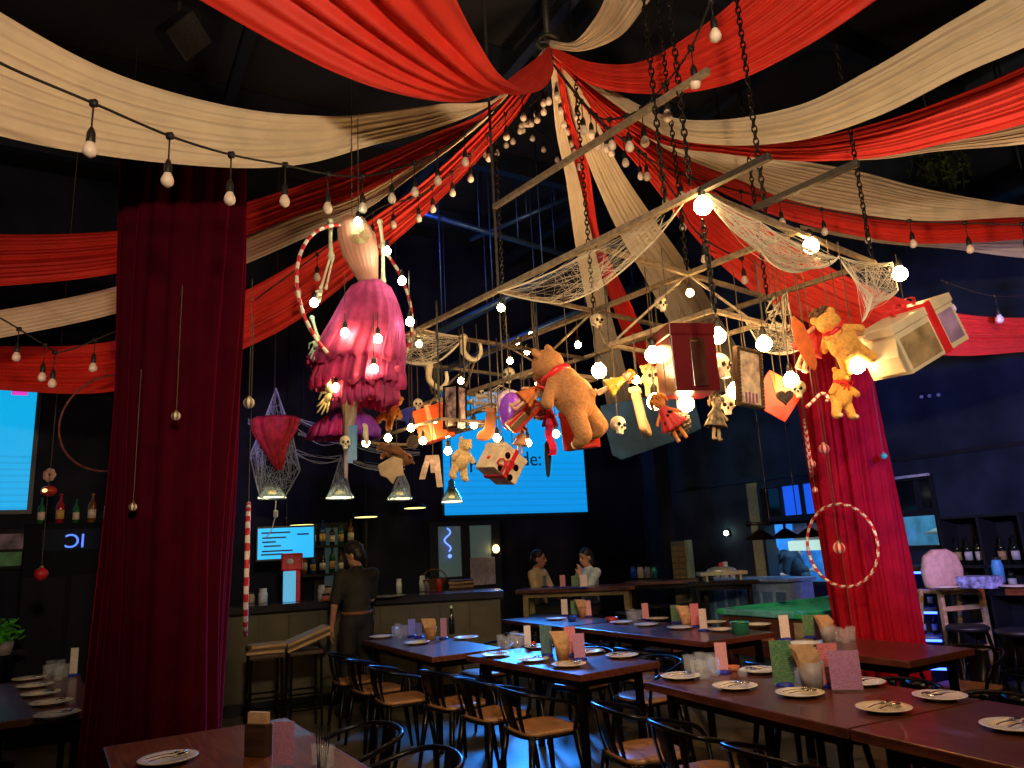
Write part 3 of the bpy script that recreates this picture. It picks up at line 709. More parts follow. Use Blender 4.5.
festoon('short string of unlit bulbs over the cyan screen at the edge', s9, ts(s9, [18, 45, 56, 96]), .12)
s10 = [(940, 280, 5.8), (995, 296, 5.8), (1060, 292, 5.8)]
festoon('string of bulbs over the dark red drape above the wine shelf', s10, [.1, .5, .8], .1)
# ================================================================== CURTAINED COLUMNS
def velvet_column(label, px, py, Y, r, seed, folds, top=None, amp=.03, VELVET=VELVET):
    c = aty(px, py, Y); rg = random.Random(seed); th = thing('velvet_curtain', label, 'curtain', (c.x, c.y, 0)); H = ZC if top is None else top
    ph = [(f, rg.uniform(0, 6.28), rg.uniform(.5, 1)) for f in folds]; N = 220; rows = []
    for i in range(31):
        z = H * i / 30; row = []
        for j in range(N):
            a = 6.2832 * j / N; w_ = a + .10 * math.sin(2 * a + seed) + .05 * math.sin(3 * a)
            d = sum(s * (abs(math.sin(f * w_ / 2 + p + .16 * math.sin(z * .7 + p))) ** .8 - .6) for f, p, s in ph) / len(ph) + .25 * math.sin(3 * a + z * 1.3 + seed)
            k = r * (1 + .03 * math.sin(z * 1.1 + seed)) + amp * d * 2.2
            row.append(V((k * math.cos(a), k * math.sin(a), z + .012)))
        rows.append(row)
    MB().grid(rows, closed=True).build('curtain', VELVET, th, smooth=True)
    cm = mat('column_core', (.05, .05, .055), .7)
    MB().box((0, 0, H / 2), (r * .9, r * .9, H), rotm(0, 0, -60)).build('core', cm, th)
    # gathered heading band and hem
    MB().tube([V(((r + .012) * math.cos(a * .2618), (r + .012) * math.sin(a * .2618), H - .06)) for a in range(24)], .025, 8, closed=True).build('heading_band', VELVET, th, smooth=True)
    return th, c
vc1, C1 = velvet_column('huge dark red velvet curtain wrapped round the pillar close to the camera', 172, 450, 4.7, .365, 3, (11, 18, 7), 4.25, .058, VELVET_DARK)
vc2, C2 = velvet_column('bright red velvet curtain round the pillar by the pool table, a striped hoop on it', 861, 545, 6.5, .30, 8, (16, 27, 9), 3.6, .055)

STRIPE_R = mat('stripe_red', (.62, .02, .03), .4); STRIPE_W = mat('stripe_white', (.85, .78, .70), .45)
def hoop(label, c, rad, nrm, tube=.012, segs=26, tape=None, base=None):
    """striped play hoop: red ring wound with white tape"""
    th = thing('hula_hoop', label, 'hoop', c); n = V(nrm).normalized(); q = n.to_track_quat('Z', 'Y').to_matrix()
    mb = MB(); N = segs * 4; pts = [q @ V((rad * math.cos(6.2832 * i / N), rad * math.sin(6.2832 * i / N), 0)) for i in range(N)]
    mb.tube(pts, tube, 8, closed=True); mb.mi = [1 if ((k // 8 + (k % 8) // 4) % 4) < 2 else 0 for k in range(len(mb.f))]; mb.build('ring', [base or STRIPE_R, tape or STRIPE_W], th, smooth=True); return th
def mpp(Y): return Y / FPX * 1.02
d = aty(841, 545, 6.0); h_ = hoop('red and white striped hoop fastened flat on the bright red velvet curtain', d, .318, (-.86, -.50, .04))
MB().cyl((0, 0, .3), (0, 0, 1.5), .003, n=5).build('cord', CORD, h_)
h_ = hoop('dark thin hoop half hidden behind the dark velvet curtain, over the side screen', aty(112, 422, 6.4), .44, (.1, -1, .1), .009, 26, mat('copper_tape', (.20, .07, .05), .4), mat('copper_ring', (.16, .04, .035), .4))
MB().cyl((0, 0, .44), (0, 0, ZC - aty(112, 422, 6.4).z), .003, n=5).build('cord', CORD, h_)
h_ = hoop('striped hoop seen edge on along the inner side of the dark velvet curtain', aty(247, 568, 4.55), .38, (.93, .33, 0), .014)
MB().cyl((0, 0, .38), (0, 0, 1.6), .003, n=5).build('cord', CORD, h_)
h_ = hoop('striped hoop seen edge on at the upper side of the bright red velvet curtain', aty(808, 448, 6.3), .24, (.9, -.33, 0), .012)
MB().cyl((0, 0, .26), (0, 0, .9), .003, n=5).build('cord', CORD, h_)
# candy-striped baubles on threads
def bauble(label, p, r, top, a=STRIPE_W, b=STRIPE_R):
    th = thing('hanging_bauble', label, 'ornament', p)
    mb = MB(); N = 24
    prof = [(max(1e-7, r * math.sin(math.pi * i / 12)), -r * math.cos(math.pi * i / 12)) for i in range(13)]
    mb.lathe(prof, N); mb.mi = [((k % N) // 2) % 2 for k in range(len(mb.f))]; mb.build('ball', [a, b], th, smooth=True)
    MB().cyl((0, 0, r * .95), (0, 0, r * 1.25), r * .3, n=10).build('cap', mat('gold_cap', (.7, .5, .2), .3, .9), th)
    MB().cyl((0, 0, r), (0, 0, top), .0025, n=5).build('thread', CORD, th)
for lab, x, y, Y, r in (('striped bauble high on the bright red velvet curtain', 824, 449, 6.0, .042), ('striped bauble at the centre of the hoop on the bright red curtain', 839, 548, 6.0, .046),
        ('striped bauble low on the bright red curtain, above the chair back', 857, 658, 5.95, .045), ('small striped bauble at the upper edge of the bright red curtain', 812, 464, 6.1, .03),
        ('small pale bauble at the edge of the bright red curtain, over the lamp rail', 815, 490, 6.1, .022),
        ('shiny green bauble at the outer edge of the bright red curtain', 884, 456, 6.05, .026),
        ('small gold bauble in the middle of the dark velvet curtain', 176, 416, 4.2, .026), ('small pale bauble at the inner edge of the dark velvet curtain', 249, 403, 4.4, .034),
        ('small gold bauble lower on the dark velvet curtain', 133, 507, 4.2, .022), ('red bauble hanging in front of the dark door by the side screen', 41, 574, 6.0, .05)):
    g = mat('green_gloss', (.05, .5, .3), .15); go = mat('old_gold', (.35, .25, .12), .35, .6)
    if 'green' in lab: bauble(lab, aty(x, y, Y), r, .8, g, g)
    elif 'gold' in lab or 'pale' in lab and 'dark' in lab: bauble(lab, aty(x, y, Y), r, .8, go, STRIPE_W)
    elif lab.startswith('red'): bauble(lab, aty(x, y, Y), r, .8, STRIPE_R, STRIPE_R)
    else: bauble(lab, aty(x, y, Y), r, .9)

# ================================================================== HANGING TOYS
class Prop:
    def __init__(s, name, label, cat, px, py, Y, rot=None, sc=1.0, top=ZR, group=None, cord=True):
        s.p = aty(px, py, Y); s.root = thing(name, label, cat, s.p, 0, group); s.M = (rot if rot is not None else Matrix.Identity(3)) * sc; s.sc = sc
        if cord and top > s.p.z + .02: MB().cyl((0, 0, 0), (0, 0, top - s.p.z), .0028, n=5).build('cord', CORD, s.root)
    def part(s, name, mb, m, parent=None, **k):
        mb.xf(s.M)
        for q in ('remesh', 'bevel', 'solid'):
            if q in k: k[q] *= s.sc
        return mb.build(name, m, parent or s.root, **k)

def fur(name, col): return mat(name, col, .85, 0, .14, 60, sheen=.5, bump=.35)
EYEM = mat('black_eye', (.008, .006, .006), .12)
def bow(mb, c, s, ax=None):
    """tied ribbon bow, loops in x, tails down"""
    c = V(c); M = ax if ax is not None else Matrix.Identity(3)
    for k in (-1, 1):
        loop = [c + M @ V((k * s * (.9 - .9 * math.cos(t)) * .6, .12 * s * math.sin(2 * t), s * .42 * math.sin(t))) for t in [i * 6.2832 / 12 for i in range(13)]]
        n = len(loop); rows = [[p + M @ V((0, -.14 * s, 0)) for p in loop], [p + M @ V((0, .14 * s, 0)) for p in loop]]
        mb.grid(rows)
        tail = [c, c + M @ V((k * .25 * s, -.1 * s, -.5 * s)), c + M @ V((k * .42 * s, -.05 * s, -1.1 * s))]
        mb.grid([[p + M @ V((-.14 * s, 0, 0)) for p in tail], [p + M @ V((.14 * s, 0, 0)) for p in tail]])
    mb.ell(c, (.2 * s, .18 * s, .2 * s), nu=10, nv=6)
def teddy(label, px, py, Y, h, rot, furm, ribbon=None, pose=0, top=ZR, muzzle=None, name='teddy_bear', bowback=False):
    """plush bear of height h, facing local -Y, origin at the body centre"""
    P = Prop(name, label, 'teddy bear', px, py, Y, rot, h, top)
    b = MB()
    b.ell((0, 0, -.05), (.215, .19, .235)); b.ell((0, .01, .11), (.17, .15, .15))
    b.ell((0, -.02, .33), (.172, .155, .152)); b.ell((0, -.15, .30), (.085, .085, .066))
    for s in (-1, 1):
        b.ell((s * .132, .02, .462), (.060, .032, .062))
        b.cap((s * .13, -.01, .15), (s * (.26 + .03 * pose), -.10, .02), .066, .058); b.ell((s * (.26 + .03 * pose), -.10, .01), (.06, .06, .066))
        b.cap((s * .10, -.02, -.16), (s * (.16 + .02 * pose), -.14 + .1 * pose, -.40), .100, .086); b.ell((s * (.16 + .02 * pose), -.19 + .1 * pose, -.43), (.08, .105, .065))
    b.ell((0, .17, -.14), (.05, .05, .05))
    P.part('body', b, furm, remesh=.016, smo=6, smooth=True)
    mz = muzzle or fur('cream_plush', (.75, .58, .36))
    P.part('muzzle', MB().ell((0, -.185, .29), (.055, .05, .042)), mz, smooth=True)
    P.part('nose', MB().ell((0, -.235, .305), (.024, .016, .017), nu=10, nv=6), EYEM, smooth=True)
    for s in (-1, 1):
        P.part('eye', MB().ell((s * .062, -.145, .365), .017, nu=10, nv=6), EYEM, smooth=True)
        P.part('paw_pad', MB().ell((s * (.16 + .02 * pose), -.285 + .1 * pose, -.43), (.05, .018, .042), nu=12, nv=6), mz, smooth=True)
    if ribbon:
        rb = MB().tube([V((.13 * math.cos(a * .3927), .02 + .125 * math.sin(a * .3927) - .03, .215 + .012 * math.sin(a))) for a in range(16)], .032, 8, closed=True)
        bow(rb, (0, .13 if bowback else -.15, .2), .13); P.part('neck_ribbon', rb, ribbon, smooth=True, solid=.006)
    return P
BROWN = fur('brown_plush', (.42, .19, .07)); GOLD = fur('golden_plush', (.72, .36, .08)); ORANGE = fur('orange_plush', (.62, .22, .03)); YEL = fur('butter_plush', (.80, .56, .24)); GREYF = fur('grey_plush', (.24, .18, .12)); DKBROWN = fur('dark_brown_plush', (.20, .08, .03))
BR = lambda yaw, tilt, pitch=0: (Matrix.Rotation(R(tilt), 3, 'Y') @ Matrix.Rotation(R(pitch), 3, 'X') @ Matrix.Rotation(R(yaw), 3, 'Z'))
teddy('big brown teddy bear with a red neck ribbon, hanging with its back turned', 570, 392, 4.45, .66, BR(-128, -32, 0), BROWN, RED_RIBBON, .9)
teddy('small orange baby bear hanging beside the torn pink tulle', 390, 411, 4.9, .26, BR(35, 28, -10), ORANGE, None, 1, 2.45)
teddy('butter yellow teddy bear hanging on its side in front of the screen', 461, 459, 4.95, .285, BR(40, 18, 8), YEL, None, .6, 2.62)
teddy('golden teddy bear with a red bow, leaning against the white gift box', 842, 342, 4.25, .42, BR(140, -34, 10), GOLD, RED_RIBBON, .8, ZR, None, 'teddy_bear', True)
teddy('small golden teddy bear with a big red bow on the right velvet curtain', 841, 394, 4.6, .33, BR(15, 6, 6), GOLD, RED_RIBBON, .6)
teddy('dark brown plush bear hanging face down, left of the red gift bag', 397, 454, 4.9, .26, BR(70, 118, 20), DKBROWN, None, .8, 2.45)
teddy('small pale plush bear behind the golden yellow doll', 650, 380, 4.7, .22, BR(-20, -12), YEL, None, .5, 2.87)

# skulls
def skull(label, px, py, Y, h, rot=None, top=ZR, m=None):
    P = Prop('skull_ornament', label, 'skull', px, py, Y, rot, h, top, 'small hanging skulls')
    b = MB().ell((0, .03, .14), (.36, .43, .36)).ell((0, -.16, -.12), (.24, .22, .2)).box((0, -.2, -.32), (.3, .26, .26))
    b.ell((-.25, -.15, -.08), (.1, .14, .08)).ell((.25, -.15, -.08), (.1, .14, .08))
    P.part('cranium', b, m or BONE, remesh=.045, smo=4, smooth=True)
    for s in (-1, 1): P.part('eye_socket', MB().ell((s * .14, -.34, .03), (.095, .07, .1), nu=10, nv=8), EYEM, smooth=True)
    P.part('nose_hole', MB().ell((0, -.385, -.12), (.05, .03, .075), nu=8, nv=6), EYEM, smooth=True)
    t = MB()
    for k in range(5): t.box((-.11 + .055 * k, -.33, -.37), (.042, .03, .11))
    P.part('teeth', t, mat('aged_teeth', (.8, .74, .55), .4))
for a in (('small skull hanging alone in front of the wide cream drape', 597, 322, 5.2, .13, rotm(0, 0, 20)), ('small skull under the bulb behind the big bear', 509, 376, 5.6, .135, rotm(0, 0, -15)),
          ('small skull on a long cord over the black lantern', 479, 394, 5.6, .11, rotm(0, 0, 25)), ('small round skull hanging above the blue cloth', 418, 405, 5.4, .10, rotm(0, 0, 10)),
          ('skull hanging below the big bear foot, over the blue banner', 618, 426, 4.4, .125, rotm(0, 10, 25)), ('skull hanging above the white stocking by the maroon box', 655, 377, 4.55, .14, rotm(0, 0, -25)),
          ('skull hanging between the maroon box and the framed picture', 719, 367, 4.3, .17, rotm(0, 0, 35)), ('skull resting over the grey plush toy', 727, 405, 4.3, .13, rotm(10, 0, -10)),
          ('skull hanging beside the red envelope, under its bulb', 799, 390, 4.5, .12, rotm(0, 0, -30)), ('tiny skull in the spotted gift box ribbon', 513, 459, 4.95, .11, rotm(20, 0, 30)),
          ('tiny skull at the knot of the gauze wrapped leg', 345, 443, 4.4, .09, rotm(0, 0, 20)), ('skull dangling at the node of the rails, in the shadow of the cream drape', 661, 305, 4.9, .12, rotm(0, 0, 10))):
    skull(*a)
# dark hearts and pine cones
def heart(label, px, py, Y, h, m, rz=0):
    P = Prop('heart_ornament', label, 'heart', px, py, Y, rotm(0, 0, rz), h)
    out = []
    for i in range(36):
        t = 6.2832 * i / 36; out.append((.031 * 16 * math.sin(t) ** 3, .031 * (13 * math.cos(t) - 5 * math.cos(2 * t) - 2 * math.cos(3 * t) - math.cos(4 * t))))
    P.part('heart', MB().prism(out, -.14, .14), m, bevel=.09, smooth=True); P.part('hanger', MB().tube([V((.05 * math.cos(a * .7854), 0, .26 + .05 * math.sin(a * .7854))) for a in range(8)], .012, 5, closed=True), DARK_STEEL)
DKH = mat('dark_knit', (.05, .035, .03), .8, 0, .3, 40)
heart('dark heart ornament hanging in front of the red envelope', 785, 397, 4.35, .10, DKH)
heart('small dark heart hanging in the rails above the framed picture', 744, 361, 4.6, .10, DKH)
def cone(label, px, py, Y, h):
    P = Prop('pine_cone', label, 'pine cone', px, py, Y, rotm(0, 15, 0), h); mb = MB()
    for i in range(9):
        for k in range(8):
            a = .785 * k + .39 * (i % 2); r = .34 * math.sin(.5 + 2.4 * i / 9); mb.ell((r * math.cos(a), r * math.sin(a), -.4 + .1 * i), (.12, .12, .06), rotm(0, -20, 0), 6, 4)
    mb.ell((0, 0, 0), (.25, .25, .48), nu=10, nv=8); P.part('scales', mb, mat('cone_brown', (.17, .13, .09), .7))
cone('grey brown pine cone beside the red cracker', 540, 411, 4.8, .13)
cone('grey brown pine cone by the dark brown plush and its bulb', 413, 442, 4.9, .10)
cone('pine cone hanging between the clown toy and the maroon box', 679, 424, 4.25, .16)

# boxes
def ribbon_box(name, label, cat, px, py, Y, dims, rot, m, rib, top=ZR, bowtop=True, cross=True, w=.12):
    P = Prop(name, label, cat, px, py, Y, rot, 1, top); dx, dy, dz = dims
    P.part('box', MB().box((0, 0, -dz * .08), (dx, dy, dz * .84)), m, bevel=.006)
    P.part('lid', MB().box((0, 0, dz * .42), (dx * 1.04, dy * 1.04, dz * .18)), m, bevel=.006)
    if rib:
        r = MB().box((0, 0, 0.01), (dx * w, dy * 1.06, dz * 1.06))
        if cross: r.box((0, 0, .01), (dx * 1.06, dy * w, dz * 1.06))
        P.part('ribbon', r, rib, bevel=.003)
        if bowtop: bm_ = MB(); bow(bm_, (0, 0, dz * .56), max(dx, dy) * .3); P.part('bow', bm_, rib, solid=.004, smooth=True)
    return P
MAROON = mat('maroon_card', (.10, .006, .010), .3, 0, .1, 5, coat=.3)
mbx = ribbon_box('gift_box', 'large tall maroon box hanging upright with a clear front strip', 'box', 686, 362, 4.15, (.27, .24, .39), BR(12, 0), MAROON, None, 2.87)
mbx.part('front_strip', MB().box((.02, -.126, -.03), (.09, .006, .28)), mat('dark_brown_strip', (.055, .018, .015), .15), bevel=.002)
mbx.part('tag', MB().box((0, -.128, .09), (.04, .004, .008)), mat('gold_cap', (.7, .5, .2), .3, .9))
WHITEP = mat('white_card', (.70, .60, .44), .3, 0, .08, 7)
wb = ribbon_box('gift_box', 'big white gift box tied with a red ribbon at the right end of the frame', 'gift box', 910, 338, 4.3, (.50, .30, .30), BR(14, -24, 12), WHITEP, None, 3.2)
r_ = MB().box((.06, 0, .012), (.05, .33, .325)); wb.part('ribbon', r_, RED_RIBBON, bevel=.003)
bm_ = MB(); bow(bm_, (.06, 0, .18), .09); wb.part('bow', bm_, RED_RIBBON, solid=.004, smooth=True)
wb.part('window', MB().box((-.105, -.152, -.03), (.25, .004, .19)), mat('sepia_print', (.40, .29, .16), .25, 0, .3, 7), bevel=.002)
wb.part('corner_photo', MB().box((.165, -.152, -.02), (.12, .004, .19)), mat('violet_print', (.33, .22, .42), .2, 0, .3, 7), bevel=.002)
ft = MB(); ft.grid([[V((-.25, -.15, .08)), V((-.25, .12, .08))], [V((-.29, -.15, -.02)), V((-.29, .1, -.02))], [V((-.28, -.14, -.12)), V((-.28, .08, -.12))]])
wb.part('open_flap', ft, WHITEP, solid=.006)
dice = ribbon_box('spotted_gift_box', 'white gift box with black spots and red ribbon, tipped on its corner', 'gift box', 501, 464, 4.85, (.215, .2, .19), BR(38, 28, -16), mat('spotted_card', (.82, .68, .46), .35), None, 2.62)
sp = MB()
for (a, b_, f) in ((.05, .02, 0), (-.06, -.05, 0), (.04, -.06, 0), (-.05, .05, 0), (.0, .0, 1), (.05, .05, 1), (-.05, -.05, 1)):
    if f == 0: sp.cyl((a, -.098, b_ - .02), (a, -.104, b_ - .02), .022, n=14)
    else: sp.cyl((.106, a, b_ - .01), (.112, a, b_ - .01), .02, n=14)
dice.part('spot', sp, EYEM)
r_ = MB().box((0, 0, 0), (.03, .214, .204)).box((0, 0, -.02), (.226, .03, .02)); dice.part('ribbon', r_, RED_RIBBON)
bm_ = MB(); bow(bm_, (-.05, -.12, -.03), .06, rotm(0, -20, 0)); dice.part('bow', bm_, RED_RIBBON, solid=.003, smooth=True)
REDCARD = mat('red_card', (.66, .04, .018), .4, 0, .08, 8)
ribbon_box('gift_box', 'red gift box with a cream ribbon behind the legs of the big bear', 'gift box', 580, 430, 4.75, (.22, .16, .25), BR(-14, -4, 4), REDCARD, mat('cream_ribbon', (.82, .6, .42), .45), 2.75, True, False, .16)
ribbon_box('cracker_box', 'dark red cracker box with a gold band, pointing up towards the bear', 'box', 523, 416, 4.75, (.09, .085, .24), BR(20, 48, 0), REDCARD, mat('old_gold', (.35, .25, .12), .35, .6), 2.75, False, True, .45)
ribbon_box('gift_bag', 'bright orange red gift bag with a pale ribbon behind the lit bulbs', 'gift bag', 434, 424, 5.35, (.24, .12, .25), BR(-18, -12, 0), mat('orange_red_card', (.78, .11, .02), .45), mat('peach_ribbon', (.85, .45, .25), .5), 2.62, True, False, .15)
# cream bow tail hanging from bag
P = Prop('ribbon_tails', 'cream ribbon tails hanging from the orange red gift bag', 'ribbon', 433, 455, 5.05, rotm(0, 0, 0), 1, 2.45)
t_ = MB()
for (dx, l, a) in ((-.03, .16, -.05), (.02, .22, .02), (.0, .12, .0)):
    pts = [V((dx + a * i / 4 * 1.0, .01 * math.sin(i * 2), -l * i / 4)) for i in range(5)]; t_.grid([[p + V((-.02, 0, 0)) for p in pts], [p + V((.02, .01, 0)) for p in pts]])
P.part('ribbon', t_, mat('cream_ribbon', (.82, .6, .42), .45), solid=.003)
# framed black lantern
P = Prop('lantern', 'tall black framed lantern with misty panes, hanging beside the orange red bag', 'lantern', 455, 408, 5.2, BR(-28, 2), 1, 2.72); w2, h2 = .055, .15
fr_ = MB()
for x in (-1, 1):
    for y in (-1, 1): fr_.box((x * w2, y * w2, 0), (.014, .014, 2 * h2))
for z in (-1, 1): fr_.box((0, 0, z * h2), (2.3 * w2, 2.3 * w2, .014))
fr_.lathe([(.03, h2), (.02, h2 + .03), (.004, h2 + .05)], 10); P.part('frame', fr_, BLACK_METAL)
pn_ = MB()
for x, y in ((1, 0), (-1, 0), (0, 1), (0, -1)): pn_.box((x * w2, y * w2, 0), (.003 if x else 2 * w2 - .014, .003 if y else 2 * w2 - .014, 2 * h2 - .014))
P.part('pane', pn_, mat('misty_pane', (.30, .22, .24), .1, 0, .7, 14)); P.part('light_ball', MB().ell((0, -.065, -.11), (.04, .015, .03)), mat('frosted_bulb', (.86, .72, .62)), smooth=True)
# framed picture
P = Prop('picture_frame', 'hanging picture in an ornate dark frame, right of the maroon box', 'picture', 749, 378, 4.2, BR(34, 4), 1, 2.87); a, b_ = .10, .165
f_ = MB()
for x in (-1, 1): f_.box((x * a, 0, 0), (.02, .03, 2 * b_ + .02))
for z in (-1, 1): f_.box((0, 0, z * b_), (2 * a, .03, .02))
for k in range(13):
    for z in (-1, 1): f_.ell((-a + 2 * a * k / 12, -.016, z * b_), .011, nu=6, nv=4)
for k in range(17):
    for x in (-1, 1): f_.ell((x * a, -.016, -b_ + 2 * b_ * k / 16), .010, nu=6, nv=4)
P.part('frame', f_, mat('antique_bronze', (.12, .085, .05), .4, .6)); P.part('picture', MB().box((0, 0, 0), (2 * a - .015, .012, 2 * b_ - .015)), mat('faded_print', (.66, .50, .36), .5, 0, .35, 16))
P.part('handwriting', MB().box((-.04, -.008, -.12), (.012, .004, .06)).box((-.01, -.008, -.12), (.012, .004, .07)).box((.02, -.008, -.12), (.012, .004, .06)).box((.05, -.008, -.115), (.012, .004, .055)), mat('mauve_ink', (.28, .06, .2), .6))
# red envelope
P = Prop('envelope', 'large red envelope hanging corner down beside the framed picture', 'envelope', 777, 396, 4.6, BR(-12, 38), 1, ZR)
P.part('body', MB().box((0, 0, 0), (.25, .012, .25)), REDCARD, bevel=.003); P.part('flap', MB().prism([(-.125, .125), (.125, .125), (0, -.01)], -.012, -.007), mat('orange_red_card', (.78, .11, .02), .45))
# stockings / gingerbread
def flatshape(name, label, cat, px, py, Y, outline, sc, rot, m, thick=.05, trim=None, top=ZR):
    P = Prop(name, label, cat, px, py, Y, rot, sc, top); P.part('body', MB().prism(outline, -thick, thick), m, bevel=.04, smooth=True)
    if trim: P.part('cuff', MB().box(trim[0], trim[1]), trim[2], bevel=.02)
    return P
ST = [(-.14, .5), (.14, .5), (.16, -.1), (.34, -.24), (.40, -.38), (.32, -.48), (.05, -.46), (-.12, -.36), (-.15, -.1)]
flatshape('stocking', 'rust brown stocking hanging in front of the cyan screen', 'stocking', 490, 425, 5.2, ST, .24, BR(160, 8), mat('rust_felt', (.34, .12, .04), .85), .08, ((0, 0, .44), (.34, .2, .14), mat('rust_cuff', (.48, .2, .08), .8)), 2.72)
flatshape('stocking', 'long cream stocking hanging beside the maroon box', 'stocking', 640, 412, 4.6, ST, .32, BR(70, -8), mat('cream_felt', (.55, .40, .24), .85), .08, ((0, 0, .44), (.34, .2, .12), mat('cream_cuff', (.8, .68, .48), .8)), 2.87)
# paper star / wing like cream shape under the dark plush
WG = [(-.5, .1), (-.2, .35), (.0, .5), (.35, .45), (.42, .1), (.5, -.15), (.25, -.2), (.15, -.5), (-.1, -.3), (-.35, -.25)]
flatshape('paper_wing', 'cream felt wing hanging under the dark brown plush bear', 'wing', 391, 470, 4.8, WG, .18, BR(10, 10), mat('cream_felt', (.74, .58, .36), .85), .05, None, 2.45)
flatshape('blue_cloth', 'blue scrap of cloth peeking out behind the orange baby bear', 'cloth', 412, 417, 5.7, WG, .2, BR(-5, 30), mat('royal_blue_cloth', (.03, .04, .45), .7), .03, None, 2.72)
# blue banner below the rail
BN = [(-.50, .34), (.56, .46), (.62, .0), (.30, -.13), (-.30, -.30), (-.40, -.24)]
flatshape('blue_banner', 'wide slate blue cloth banner hanging below the toys in the middle', 'banner', 646, 432, 6.0, BN, .72, BR(-6, 0), mat('slate_blue_cloth', (.006, .05, .15), .75), .012, None, 2.87)

# dolls
SKIN_D = mat('doll_skin', (.80, .48, .30), .5); HAIRO = mat('orange_yarn', (.75, .25, .03), .85, 0, .2, 60)
def doll(label, px, py, Y, h, rot, dress, hair, name='rag_doll', top=ZR, limb=None):
    """cloth doll: body, dress, hair, facing -Y, height h"""
    P = Prop(name, label, 'doll', px, py, Y, rot, h, top)
    b = MB().ell((0, 0, .34), (.115, .11, .125)).cap((0, 0, .22), (0, 0, -.08), .07, .085)
    for s in (-1, 1):
        b.cap((s * .07, 0, .17), (s * .24, -.05, .02), .036, .03); b.ell((s * .25, -.055, .0), (.036, .03, .04))
        b.cap((s * .05, 0, -.1), (s * .08, -.03, -.42), .045, .036); b.ell((s * .08, -.06, -.45), (.042, .07, .035))
    P.part('body', b, limb or SKIN_D, remesh=.014, smo=3, smooth=True)
    rows = []
    for i in range(9):
        t = i / 8; z = .23 - .42 * t; r = .085 + .17 * t ** 1.2
        rows.append([V((r * (1 + .10 * t * math.sin(9 * a)) * math.cos(a), .8 * r * (1 + .10 * t * math.sin(9 * a)) * math.sin(a), z)) for a in [6.2832 * k / 48 for k in range(48)]])
    P.part('dress', MB().grid(rows, closed=True), dress, smooth=True, solid=.008)
    hb = MB(); rg = random.Random(int(px))
    for k in range(46):
        a = rg.uniform(0, 6.28); e = rg.uniform(-.1, 1.5); d_ = V((math.cos(a) * math.cos(e), math.sin(a) * math.cos(e), math.sin(e)))
        if d_.y < -.55 and d_.z < .55: continue
        c_ = V((0, .01, .35)) + V((d_.x * .12, d_.y * .115, d_.z * .13)); hb.tube([c_, c_ + d_ * .05, c_ + d_ * .04 + V((0, 0, -.10))], [.03, .024, .01], 6)
    P.part('hair', hb, hair, smooth=True)
    for s in (-1, 1): P.part('eye', MB().ell((s * .04, -.105, .36), .012, nu=8, nv=6), EYEM, smooth=True)
    P.part('mouth', MB().ell((0, -.112, .30), (.025, .01, .008), nu=8, nv=6), RED_RIBBON, smooth=True)
    return P
YELD = mat('yellow_dress', (.80, .45, .05), .6, translucent=.1); 
doll('rag doll with orange hair and yellow skirt, lying slanted right of the big bear', 615, 384, 4.4, .26, BR(-60, 62, 10), YELD, HAIRO, top=2.75)
doll('orange doll with brown hair in a red cloak, hanging left of the golden teddy', 812, 340, 4.4, .42, BR(40, 28, 15), mat('scarlet_cloth', (.62, .03, .03), .6), mat('brown_yarn', (.10, .045, .02), .8, 0, .2, 60))
flatshape('felt_leaf', 'long orange felt leaf hanging in front of the red cloaked doll', 'leaf', 804, 343, 4.1, [(0, .5), (.12, .3), (.15, -.05), (.08, -.38), (0, -.5), (-.1, -.35), (-.15, 0), (-.1, .32)], .35, BR(10, -14), mat('orange_felt', (.80, .16, .03), .8), .03)
doll('grey plush doll in striped trousers hanging right of the maroon box', 716, 418, 4.15, .27, BR(30, 8, 0), mat('striped_grey_cloth', (.20, .15, .09), .8, 0, .5, 40), GREYF, 'plush_doll', 2.87, mat('tan_plush', (.50, .36, .2), .85))
cl = doll('orange and red clown doll under the bright pair of bulbs', 669, 418, 4.1, .30, BR(-20, -30, 8), mat('scarlet_cloth', (.62, .03, .03), .6), HAIRO, 'clown_doll', 2.6, mat('orange_limb', (.75, .22, .05), .7))
pb = MB()
for k in range(9): pb.ell((.10 * math.cos(k * .7), -.10, .10 + .045 * math.sin(k * 1.3) - .03 * k), .035, nu=8, nv=6)
cl.part('pompom', pb, EYEM, smooth=True)
doll('orange cloth doll lying along the rail between the skull and the big bear', 530, 395, 4.6, .30, BR(-40, 52, 0), mat('orange_cloth', (.75, .2, .04), .6), mat('auburn_yarn', (.42, .12, .03), .8), top=2.62)
doll('small angel doll with brown plush hair under the skull, beside the gift box', 521, 440, 5.0, .2, BR(10, 10, 0), mat('peach_cloth', (.75, .42, .22), .6), mat('brown_yarn', (.10, .045, .02), .8, 0, .2, 60), top=2.62)
# purple mask
P = Prop('carnival_mask', 'purple glowing carnival face mask hanging in front of the screen', 'mask', 511, 412, 5.0, BR(28, 4), .26, 2.75)
b = MB(); rows = []
for i in range(17):
    v = -1 + 2 * i / 16; rows.append([V((.36 * math.sin(u) * math.sqrt(max(0.02, 1 - .92 * v * v)), -.30 * math.cos(u) * math.sqrt(max(.02, 1 - .85 * v * v)), .5 * v)) for u in [-1.45 + 2.9 * k / 20 for k in range(21)]])
b.grid(rows); P.part('face', b, mat('violet_gloss', (.26, .06, .72), .25), solid=.02, smooth=True)
P.part('nose', MB().cap((0, -.30, .1), (0, -.38, -.08), .035, .06), mat('violet_gloss', (.26, .06, .72), .25), smooth=True)
for s in (-1, 1): P.part('eye_hole', MB().ell((s * .14, -.27, .12), (.075, .04, .04)), EYEM, smooth=True)
P.part('lips', MB().ell((0, -.30, -.2), (.1, .03, .035)), mat('plum', (.18, .01, .2), .3), smooth=True)
hd = MB()
